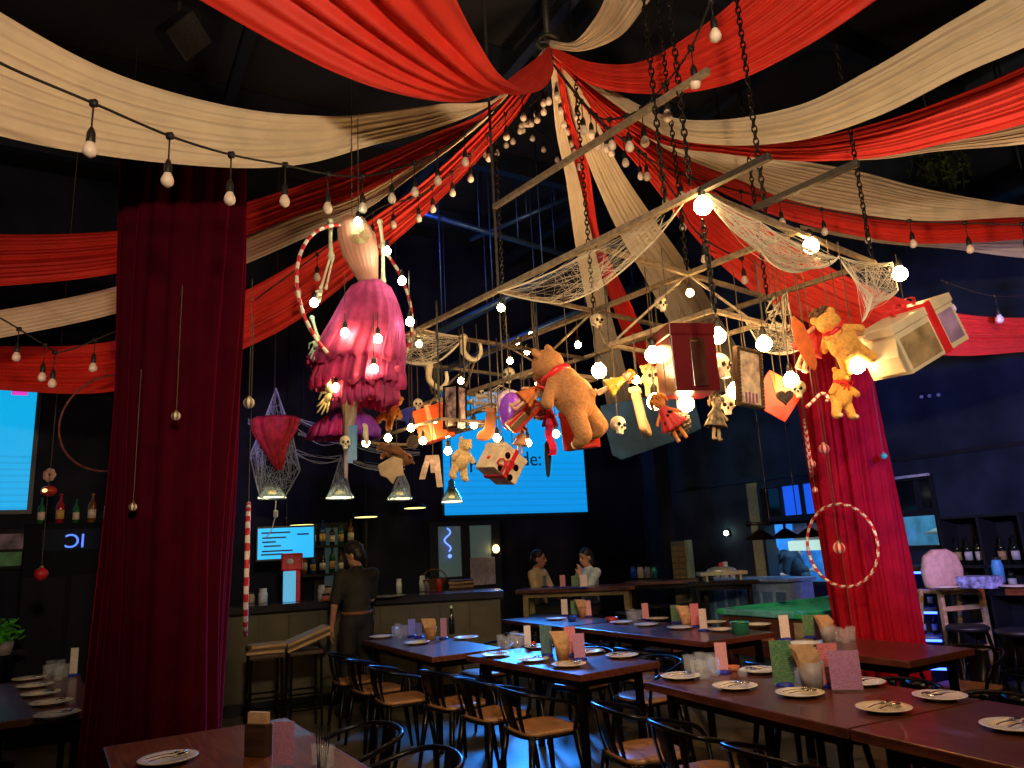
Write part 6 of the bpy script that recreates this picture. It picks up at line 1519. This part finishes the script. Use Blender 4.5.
# clutter on the bar
CL = [(258, 604, .05, .14, 'white_crock', 'pale pot on the bar beside the striped hoop'), (246, 604, .04, .1, 'cream_felt', 'cream cup on the bar at the curtain edge'), (318, 600, .045, .14, 'white_crock', 'white tub on the bar, first beside the barman'), (325, 600, .05, .13, 'cream_felt', 'cream tub on the bar, second beside the barman'), (332, 600, .05, .13, 'white_card', 'white tub on the bar, third beside the barman'),
      (322, 602, .05, .06, 'terracotta_glaze', 'low brown bowl on the bar in front of the tubs'), (397, 594, .035, .15, 'white_crock', 'tall white cup on the bar at the barman\'s hand'), (421, 592, .04, .17, 'white_crock', 'white bottle on the bar beside the basket'), (426, 592, .035, .15, 'grey_pot', 'grey bottle on the bar beside the basket'),
      (438, 592, .035, .15, 'red_glaze', 'red cup on the bar between the basket and the menus')]
for (x, y, r, h, m_, lab) in CL:
    p = onbar(x, y); p.y += .16; jar(lab, x, y, 1.10, r, h, MATS[m_], 'bar_pot', 'pot', MATS['white_crock'] if 'white' in m_ else None).location = V((p.x, p.y, 1.10))
p = onbar(432, 592); t = thing('wicker_basket', 'dark brown basket on the bar near the glazed doors', 'basket', V((p.x, p.y + .3, 1.10)))
rows = [[V(((.10 + .05 * i / 6 + .004 * ((i + k) % 2)) * math.cos(6.2832 * k / 32), (.08 + .04 * i / 6 + .004 * ((i + k) % 2)) * math.sin(6.2832 * k / 32), .02 + .12 * i / 6)) for k in range(32)] for i in range(7)]
MB().grid(rows, closed=True).lathe([(1e-7, .0), (.1, .0), (.1, .02)], 32).build('weave', mat('dark_wicker', (.14, .05, .03), .7), t, solid=.008); MB().tube([V((.15 * math.cos(a), 0, .14 + .12 * math.sin(a))) for a in [math.pi * i / 12 for i in range(13)]], .009, 6).build('handle', mat('dark_wicker', (.14, .05, .03), .7), t, smooth=True)
for k in range(5):
    p = onbar(460, 590); o_ = MB().box((0, 0, 0), (.30, .22, .022)).build('menu_book', [mat('dark_menu_cover', (.10, .04, .03), .4), PALE_WOOD][k % 2], bevel=.003, loc=V((p.x, p.y + .22, 1.113 + .0235 * k))); o_.rotation_euler = (0, 0, R(5 * (k % 3))); tag(o_, '%s menu book in the stack at the door end of the bar' % ORD[k], 'menu book')
t = thing('serving_tray', 'round dark tray lying on the bar right of the barman', 'tray', V((onbar(385, 598).x, onbar(385, 598).y + .2, 1.10))); MB().lathe([(1e-7, 0), (.19, 0), (.2, .015), (.195, .015), (.185, .004), (1e-7, .004)], 32).build('tray', mat('pewter', (.20, .19, .17), .3, .7), t, smooth=True)
# flowers behind the left table
t = thing('drink_bottle', 'tall bottle with pale cap on the table near the barman', 'bottle', atz(452, 634, .75)); MB().lathe([(1e-7, 0), (.03, 0), (.03, .14), (.013, .19), (.012, .25), (1e-7, .25)], 16).build('glass', DKG, t, smooth=True); MB().cyl((0, 0, .25), (0, 0, .275), .014).build('cap', mat('pale_green_cap', (.55, .7, .3), .4), t)
# potted basil and apple at the left edge
p = aty(6, 640, 6.6); t = thing('potted_herb', 'bright green leafy herb in a small pot at the far side of the plates', 'plant', V((p.x - .02, p.y, 0)))
zt_ = aty(6, 655, 6.6).z
MB().cyl((0, 0, 0), (0, 0, zt_), .03, n=12).cyl((0, 0, 0), (0, 0, .02), .16, n=24).build('stand', BLACK_METAL, t); MB().lathe([(1e-7, zt_), (.06, zt_), (.08, zt_ + .11), (.07, zt_ + .11), (1e-7, zt_ + .09)], 20).build('pot', mat('grey_pot', (.30, .26, .28), .5), t, smooth=True)
lf = MB(); rg = random.Random(5)
for k in range(70):
    a = rg.uniform(0, 6.28); e = rg.uniform(.1, 1.4); r_ = rg.uniform(.05, .15); c_ = V((r_ * math.cos(a) * math.cos(e), r_ * math.sin(a) * math.cos(e), zt_ + .11 + r_ * 1.3 * math.sin(e))); lf.ell(c_, (.035, .022, .005), Euler((rg.uniform(-.8, .8), rg.uniform(-.8, .8), a)).to_matrix(), 8, 5)
    if k % 4 == 0: lf.tube([V((0, 0, zt_ + .09)), c_], .003, 4)
lf.build('leaves', mat('basil_green', (.10, .55, .05), .5, 0, .2, 12, translucent=.2), t, smooth=True)
p = aty(5, 612, 6.65); jar('red jar above the green herb at the edge', 5, 612, 1.2, .04, .1, MATS['red_glaze']).location = V((p.x - .16, p.y + .2, zt_ + .0)); 
t_ = make_table('side_stand', 'small dark stand under the red jar at the edge', (p.x - .16, p.y + .2), .3, .3, 0, zt_, BLACK_MATTE, .03, BLACK_METAL, .03, None)
# left background: dim framed picture, spirits with lights, neon letters
t0_, zb = onback(-40, 572); t1_, _ = onback(28, 572); _, zt = onback(0, 530); th = thing('wall_picture', 'dim mauve and green picture panel below the edge screen', 'picture', W(SB + .05, (t0_ + t1_) / 2, (zb + zt) / 2)); L_ = th.location.copy()
rbox(MB(), SB + .01, SB + .06, t0_, t1_, zb, zt).xf(Matrix.Identity(3), -L_).build('frame', BLACK_MATTE, th); rbox(MB(), SB + .055, SB + .066, t0_ + .05, t1_ - .05, (zb + zt) / 2, zt - .05).xf(Matrix.Identity(3), -L_).build('upper_print', mat('mauve_print', (.30, .18, .34), .5, 0, .6, 5), th)
rbox(MB(), SB + .055, SB + .066, t0_ + .05, t1_ - .35, zb + .04, (zb + zt) / 2 - .03).xf(Matrix.Identity(3), -L_).build('lower_print', mat('peach_print', (.45, .25, .18), .5, 0, .4, 5), th); rbox(MB(), SB + .055, SB + .066, t1_ - .32, t1_ - .05, zb + .04, (zb + zt) / 2 - .03).xf(Matrix.Identity(3), -L_).build('green_print', mat('green_print', (.08, .35, .12), .5, 0, .4, 5), th)
sp0 = aty(74, 512, 7.6); t = thing('dark_cabinet', 'dark cabinet with bottles on it between the edge screen and the velvet curtain', 'cabinet', V((sp0.x, sp0.y, 0)), R(30)); ch = aty(74, 524, 7.6).z
MB().box((0, 0, ch / 2), (.8, .4, ch)).build('body', mat('dark_navy_cabinet', (.005, .005, .014), .7, spec=.1), t, bevel=.01)
for s in (-1, 1): MB().box((s * .2, -.205, ch * .4), (.36, .015, ch * .7)).build('door', mat('dark_navy_door', (.007, .007, .018), .6, spec=.1), t, bevel=.004)
MB().box((0, -.206, ch - .16), (.5, .012, .2)).build('sign_board', mat('navy_sign', (.008, .014, .035), .6, spec=.1), t)
text_on(t, 'IC', (.12, -.216, ch - .24), .19, glow('blue_letters', (.06, .16, .75), 1.6), 'lettering', (R(90), 0, 0), .004, -1)
for i, (x, h, m_, lm_) in enumerate(((-.28, .26, BM[1], PAPER), (-.12, .3, mat('red_bottle', (.35, .02, .03), .1), GOLDL), (.02, .24, BM[1], PAPER), (.16, .3, BM[2], PAPER), (.30, .27, mat('red_bottle', (.35, .02, .03), .1), PAPER))):
    bottle('bottle on the dark cabinet by the velvet curtain, %s from the screen side' % ORD[i], V((sp0.x, sp0.y, ch + .002)) + rotm(0, 0, 30) @ V((x, -.05, 0)), h, m_, lm_, 'spirit_bottle', group='bottles on the dark cabinet')
P = Prop('red_lantern', 'small red glowing lantern hanging left of the dark velvet curtain', 'lantern', 49, 491, 7.4, None, 1, ZC - .02); P.part('shade', MB().ell((0, 0, 0), (.075, .075, .055)), mat('red_glaze', (.55, .05, .03), .2), smooth=True); P.part('flame', MB().ell((0, -.06, 0), (.03, .02, .02)), glow('ember', (1, .35, .1), 5), smooth=True)
P = Prop('paper_flower', 'small pale pink paper flower above the red lantern', 'ornament', 50, 475, 7.3, None, 1, ZC - .02); fm = MB()
for k in range(7): fm.ell((.04 * math.cos(k * .9), -.01, .04 * math.sin(k * .9)), (.03, .012, .03), nu=8, nv=6)
P.part('petal', fm, mat('pale_pink_paper', (.6, .38, .35), .7), smooth=True)
# hanging greenery by the far right drape
P = Prop('hanging_plant', 'dark trailing plant hanging behind the far right drapes', 'plant', 936, 160, 6.8, None, 1, ZC - .02)
vm = MB(); rg = random.Random(8); P.part('basket', MB().lathe([(1e-7, .02), (.16, .04), (.22, .16), (.2, .16), (1e-7, .1)], 18), BLACK_MATTE, smooth=True)
for k in range(40):
    a = rg.uniform(0, 6.28); r_ = rg.uniform(.05, .26); l = rg.uniform(.2, .52); pts = [V((r_ * .7 * math.cos(a), r_ * .7 * math.sin(a), .15)), V((r_ * math.cos(a), r_ * math.sin(a), -.1)), V((r_ * 1.05 * math.cos(a + .2), r_ * 1.05 * math.sin(a + .2), -l))]; vm.tube(pts, .005, 4)
    for q in range(9):
        c_ = crom(pts, rg.random()); vm.ell(c_ + V((rg.uniform(-.03, .03), rg.uniform(-.03, .03), 0)), (.03, .016, .006), Euler((rg.uniform(-1, 1), rg.uniform(-1, 1), rg.uniform(0, 6))).to_matrix(), 6, 4)
P.part('foliage', vm, mat('dark_leaf', (.045, .075, .02), .55, 0, .2))

# ================================================================== PEOPLE
SKIN = mat('skin', (.52, .27, .17), .5, 0, .05, 12); HAIR = mat('black_hair', (.012, .009, .008), .5, 0, .2, 50)
def hand(mb, w_, d, palm, curl=.5, thumb=1):
    """palm, four unequal bent fingers and a thumb leaving the side of the palm"""
    w_ = V(w_); d = V(d).normalized(); n = V(palm).normalized(); s = d.cross(n).normalized() * thumb; n = s.cross(d) * thumb
    mb.cap(w_, w_ + d * .045, .024, .03); mb.ell(w_ + d * .05, (.03, .03, .03))
    for k in range(4):
        a = w_ + d * .085 + s * (.028 - .019 * k); l = (.072, .082, .077, .060)[k]
        b_ = a + (d + n * .25 * curl).normalized() * l * .45; c = b_ + (d + n * curl).normalized() * l * .32; e = c + (d * .7 + n * 1.4 * curl).normalized() * l * .28
        mb.cap(w_ + d * .03 + s * (.02 - .013 * k), a, .011, .0095, 8); mb.cap(a, b_, .0095, .009, 8); mb.cap(b_, c, .009, .0083, 8); mb.cap(c, e, .0083, .0072, 8)
    t1 = w_ + d * .02 + s * .03; t2 = t1 + (d * .6 + s * .8).normalized() * .035; t3 = t2 + (d + s * .15 + n * .3 * curl).normalized() * .03
    mb.cap(w_ + d * .01, t1, .016, .013, 8); mb.cap(t1, t2, .012, .011, 8); mb.cap(t2, t3, .0105, .0085, 8)
def person(name, label, loc, head, J, shirt, trousers, extras=(), yaw=0, nod=0, long_sleeve=False, hairlen=0, cap=None, z0=0.0, mask=None, skin=None):
    """J: joint positions in the person's own frame (x right, y forward, z up)"""
    th = thing(name, label, 'person', (loc[0], loc[1], z0), head); sk = skin or SKIN
    b = MB(); S_ = MB(); Tm = MB(); hd = V(J['head']); nk = V(J['neck']); ch_ = V(J['chest']); pv_ = V(J['pelvis'])
    HM = Matrix.Rotation(R(yaw), 3, 'Z') @ Matrix.Rotation(R(nod), 3, 'X')
    h_ = lambda x, y, z: hd + HM @ V((x, y, z))
    b.ell(h_(0, -.008, .03), (.077, .096, .098), HM); b.ell(h_(0, .022, -.035), (.060, .068, .078), HM); b.ell(h_(0, .045, -.085), (.032, .03, .028), HM)
    b.cap(h_(0, .094, .02), h_(0, .106, -.020), .008, .012, 10); b.ell(h_(0, .092, -.058), (.024, .012, .008), HM)
    for s in (-1, 1): b.ell(h_(s * .078, -.004, -.005), (.010, .02, .031), HM)
    b.cap(nk, hd - V((0, 0, .04)), .054, .050); b.cap(ch_, nk, .11, .056)
    b.ell(ch_, (.155, .100, .17)); b.ell((ch_ + pv_) / 2, (.128, .092, .16)); b.ell(pv_, (.150, .105, .12))
    S_.ell(ch_ + V((0, 0, .01)), (.170, .116, .185)); S_.ell((ch_ + pv_) / 2, (.150, .112, .18)); S_.ell(pv_ + V((0, 0, .05)), (.160, .118, .10)); S_.cap(ch_ + V((0, 0, .1)), nk - V((0, 0, .02)), .10, .068)
    Tm.ell(pv_ - V((0, 0, .01)), (.163, .120, .115))
    for s, k in ((-1, 'L'), (1, 'R')):
        sh, el, wr = V(J['sh' + k]), V(J['el' + k]), V(J['wr' + k]); hp, kn, an, to = V(J['hip' + k]), V(J['kn' + k]), V(J['an' + k]), V(J['to' + k])
        b.cap(sh, el, .050, .038); b.cap(el, wr, .038, .026); hand(b, wr, wr - el if 'hd' + k not in J else J['hd' + k], J.get('pl' + k, (-s, 0, 0)), J.get('cu', .6), 1)
        b.cap(ch_ + V((s * .08, 0, .10)), sh, .07, .055)
        b.cap(hp, kn, .082, .052); b.cap(kn, an, .052, .036); b.cap(an - V((0, 0, .03)), to, .036, .03)
        S_.cap(ch_ + V((s * .08, 0, .10)), sh, .088, .070); e2 = sh.lerp(el, .85 if not long_sleeve else 1); S_.cap(sh, e2, .068, .056)
        if long_sleeve: S_.cap(el, el.lerp(wr, .92), .054, .038)
        Tm.cap(hp, kn, .100, .072); Tm.cap(kn, an + V((0, 0, .02)), .072, .058)
        sb = MB(); sb.cap(an - V((0, 0, .045)), to + (to - an).normalized() * .03, .045, .04); sb.build('shoe', BLACK_PLASTIC, th, smooth=True)
    b.build('body', sk, th, smooth=True, remesh=.0075, smo=3)
    S_.build('shirt', shirt, th, smooth=True, remesh=.014, smo=6); Tm.build('trousers', trousers, th, smooth=True, remesh=.014, smo=6)
    for s in (-1, 1):
        MB().ell(h_(s * .03, .082, .012), (.012, .008, .008), HM, 10, 6).build('eye', EYEM, th, smooth=True); MB().cap(h_(s * .018, .092, .034), h_(s * .045, .083, .036), .005, .004, 6).build('eyebrow', HAIR, th, smooth=True)
    hb = MB().ell(h_(0, -.022, .055), (.088, .100, .088), HM)
    hb.ell(h_(0, -.05, .0), (.084, .075, .09 + hairlen), HM)
    if hairlen: hb.ell(h_(0, -.06, -.06), (.09, .06, .10), HM)
    hb.build('hair', HAIR, th, smooth=True, remesh=.012, smo=3)
    if cap: 
        cm_ = MB(); cm_.lathe([(.098, .055), (.1, .075), (.09, .12), (.05, .15), (1e-7, .158)], 24, h_(0, -.012, 0), HM); cm_.build('cap', cap, th, smooth=True)
    if mask:
        rows = [[h_(.068 * math.sin(u), .03 + .082 * math.cos(u) * (1.0 + .12 * math.sin(3.14 * v_)), .0 - .095 * v_) for u in [-1.35 + 2.7 * i / 14 for i in range(15)]] for v_ in (0, .25, .5, .75, 1)]
        MB().grid(rows).build('face_mask', mask, th, smooth=True, solid=.004)
    return th
STAND = dict(head=(0, .03, 1.575), neck=(0, -.01, 1.45), chest=(0, 0, 1.25), pelvis=(0, 0, .95), shL=(-.185, 0, 1.38), shR=(.185, 0, 1.38), elL=(-.23, .02, 1.09), elR=(.23, .02, 1.09), wrL=(-.22, .16, .88), wrR=(.22, .16, .88),
             hipL=(-.09, 0, .90), hipR=(.09, 0, .90), knL=(-.10, .03, .49), knR=(.10, .02, .49), anL=(-.11, -.01, .085), anR=(.11, -.02, .085), toL=(-.13, .14, .045), toR=(.13, .13, .045))
BK = mat('black_shirt', (.020, .021, .016), .8, 0, .2, 8); BKT = mat('black_trousers', (.012, .012, .015), .8)
J = dict(STAND); J.update(elR=(.24, .14, 1.12), wrR=(.20, .36, 1.135), plR=(0, 0, -1), elL=(-.25, .0, 1.09), wrL=(-.235, .10, .86), head=(-.005, .05, 1.57), cu=.5)
pb = aty(357, 600, 7.95)
bt = person('person', 'person in black shirt and trousers with a face mask, standing at the bar looking down', (pb.x, pb.y), R(38), J, BK, BKT, yaw=42, nod=-16, cap=mat('black_cap', (.015, .015, .018), .7), mask=mat('black_mask', (.014, .014, .016), .7))
MB().grid([[V(((.158) * math.cos(6.2832 * i / 32), (.118) * math.sin(6.2832 * i / 32), z)) for i in range(32)] for z in (.985, 1.015)], closed=True).build('belt', mat('brown_belt', (.20, .09, .04), .5), bt, smooth=True, solid=.012)
MB().box((.165, -.02, .99), (.03, .07, .06)).build('waist_pouch', BLACK_PLASTIC, bt, bevel=.008)
# guests on stools behind the high bar table
SIT = dict(STAND); SIT.update(hipL=(-.09, .02, .90), hipR=(.09, .02, .90), knL=(-.12, .42, .88), knR=(.12, .42, .88), anL=(-.12, .38, .47), anR=(.12, .38, .47), toL=(-.12, .53, .42), toR=(.12, .53, .42))
def sit(dz, **k):
    d = dict(SIT); d.update(k)
    return {a: (V(b_) + V((0, 0, dz)) if isinstance(b_, tuple) and a[:2] not in ('pl', 'hd') else b_) for a, b_ in d.items()}
g1 = aty(538, 580, 10.75); g2 = aty(589, 580, 10.6)
person('person', 'seated person in a cream shirt at the high bar table, facing the woman', (g1.x, g1.y), R(-115), sit(-.18, elL=(-.22, .12, 1.12), wrL=(-.12, .24, 1.10), elR=(.22, .06, 1.12), wrR=(.1, .24, 1.10)), mat('cream_shirt', (.62, .50, .28), .8), BKT, yaw=10, nod=-4)
person('person', 'seated dark haired person in a white top at the bar table, hand at the chin', (g2.x, g2.y), R(120), sit(-.19, elL=(-.20, .20, 1.12), wrL=(-.07, .20, 1.36), hdL=(.3, -.3, 1), elR=(.22, .12, 1.12), wrR=(.14, .22, 1.10)), mat('white_top', (.55, .66, .70), .8), BKT, yaw=5, nod=-10, hairlen=.05)
for g_, l_ in ((g1, 'cream shirt'), (g2, 'white top')): dup(stl0, (g_.x, g_.y, 0), 0, 'lower black bar stool under the seated person in the %s' % l_, None, (1, 1, .83))
# kitchen staff
for i, (x, hd_) in enumerate(((776, -75), (800, 95))):
    dp_ = 1.25 if i else 1.75; q = onplane(x, 560, W(0, TR + dp_), NR)
    person('person', ('person in dark clothes stooping further inside the blue lit kitchen', 'person in dark clothes bending over in the kitchen pass, nearer the red curtain')[i], (q.x, q.y), R(hd_), dict(STAND, head=(0, .42, 1.26), neck=(0, .33, 1.22), chest=(0, .17, 1.12), shL=(-.185, .28, 1.2), shR=(.185, .28, 1.2), elL=(-.22, .36, .96), elR=(.22, .36, .96), wrL=(-.16, .55, .95), wrR=(.16, .55, .95)), mat('navy_jacket', (.006, .007, .012), .9), BKT, nod=-20 if i else -8, cap=mat('navy_cap', (.006, .008, .014), .8))
wb_ = MB().box((0, 0, .42), (1.2, .3, .84)).build('kitchen_bench', mat('steel_worktop', (.5, .6, .7), .3, .3), bevel=.01); q = W((KO[0] + KO[1]) / 2, TR + .42); wb_.location = (q.x, q.y, 0); wb_.rotation_euler = (0, 0, RA); tag(wb_, 'steel work bench just inside the kitchen pass', 'bench')
# pantry pendant
s_, z_ = onright(914, 530); P = thing('pantry_bulb', 'small white bulb on a long cord in the pale room behind the second window', 'light bulb', W(s_ + .15, TR + .3, z_ - .02)); MB().ell((0, 0, 0), (.05, .05, .05)).build('bulb', glow('cool_bulb', (.9, 1, 1), 14), P, smooth=True); MB().cyl((0, 0, .04), (0, 0, 3.48 - z_), .006, n=6).build('cord', BLACK_PLASTIC, P)
MB().lathe([(.05, .03), (.2, -.03), (.2, -.035), (.04, .04)], 24).build('shade', mat('grey_shade', (.25, .28, .28), .5), P, smooth=True)
# ================================================================== LIGHT
w = bpy.data.worlds.new('world'); SC.world = w; w.use_nodes = True
bg = w.node_tree.nodes['Background']; bg.inputs['Color'].default_value = (.01, .015, .04, 1); bg.inputs['Strength'].default_value = .3
def area(name, loc, target, size, power, col):
    d = bpy.data.lights.new(name, 'AREA'); d.energy = power; d.color = col; d.size = size
    o = bpy.data.objects.new(name, d); COL.objects.link(o); o.location = loc
    o.rotation_euler = (V(target) - V(loc)).to_track_quat('-Z', 'Y').to_euler(); return o
def spot(name, loc, target, power, col, ang=60, blend=.6, r=.08):
    d = bpy.data.lights.new(name, 'SPOT'); d.energy = power; d.color = col; d.spot_size = R(ang); d.spot_blend = blend; d.shadow_soft_size = r
    o = bpy.data.objects.new(name, d); COL.objects.link(o); o.location = loc
    o.rotation_euler = (V(target) - V(loc)).to_track_quat('-Z', 'Y').to_euler(); return o
# spots added for brightness on drapes, tables, bar and walls, no fixtures built
spot('fill_spot_warm', (.6, -2.0, 5.6), (1.5, 4.6, .5), 750, (1, .70, .42), 46)
spot('fill_spot_front', (-.2, -1.0, 5.4), (-1.1, 3.3, .7), 120, (1, .66, .36), 26)
spot('fill_uplight_warm', (.6, -.9, 3.3), (.3, 3.6, 5.0), 620, (1, .74, .46), 110, .5, .2)  # this and the next three: unseen uplights added to brighten the drapes
spot('fill_uplight_far', (.25, 5.5, 3.5), (.0, 6.6, 5.2), 150, (1, .62, .30), 120, .9, .2)
spot('fill_uplight_side', (-3.6, 2.8, 2.4), (-4.2, 5.8, 4.4), 70, (1, .5, .34), 80)
spot('fill_uplight_right', (3.2, 3.6, 2.6), (4.2, 5.6, 4.6), 90, (1, .66, .4), 90)
spot('fill_spot_side', (-4.6, 2.2, 5.2), (-3.3, 5.3, .75), 120, (1, .74, .42), 24)
spot('fill_spot_near_table', (-.6, 1.3, 5.2), (-1.0, 3.25, .75), 60, (1, .74, .36), 22)
spot('guest_spot', (1.6, 8.4, 4.6), (.7, 10.7, 1.0), 90, (1, .8, .5), 34)
spot('fill_spot_column', (4.0, 1.6, 3.4), (3.05, 6.5, 1.5), 300, (1, .35, .28), 34)
spot('wall_spot_blue', (2.9, 3.2, 2.4), (5.0, 8.0, 1.9), 480, (.14, .20, 1), 66)
spot('fill_spot_blue_back', (-1.5, 7.5, 5.2), (1.2, 12, 5.6), 60, (.08, .22, 1), 90)  # blue wash added for the ceiling steel, without a fixture
spot('screen_fill_blue', (-.05, 11.0, 2.85), (-.1, 6.6, .7), 1300, (.03, .26, 1), 46, .5, .3)  # added light standing in for the screen's blue shine on the tables
spot('bar_fill_violet', (-3.6, 6.0, 4.2), (-2.6, 8.9, 2.9), 110, (.5, .3, 1), 60)  # violet light added to brighten the bar side, no lamp behind it
spot('wall_spot_green', (2.6, 6.4, 5.0), onplane(757, 450, P0R, NR), 90, (.75, 1, .7), 22)
area('kitchen_light', W((KO[0] + KO[1]) / 2, TR + 1.3, 3.2), W((KO[0] + KO[1]) / 2, TR + 1.3, 0), 1.2, 170, (.25, .6, 1))
area('pantry_light', W((QO[0] + QO[1]) / 2, TR + .9, 3.4), W((QO[0] + QO[1]) / 2, TR + 1.0, 0), .8, 40, (.7, 1, 1))
SC.view_settings.view_transform = 'Standard'; SC.view_settings.look = 'None'; SC.view_settings.gamma = 1; SC.view_settings.use_curve_mapping = False
SC.view_settings.exposure = 0.1
SC.cycles.use_denoising = True
SC.cycles.max_bounces = 6; SC.cycles.diffuse_bounces = 3; SC.cycles.glossy_bounces = 3; SC.cycles.transmission_bounces = 6; SC.cycles.transparent_max_bounces = 12
SC.cycles.sample_clamp_indirect = 4.0
SC.cycles.use_light_tree = True
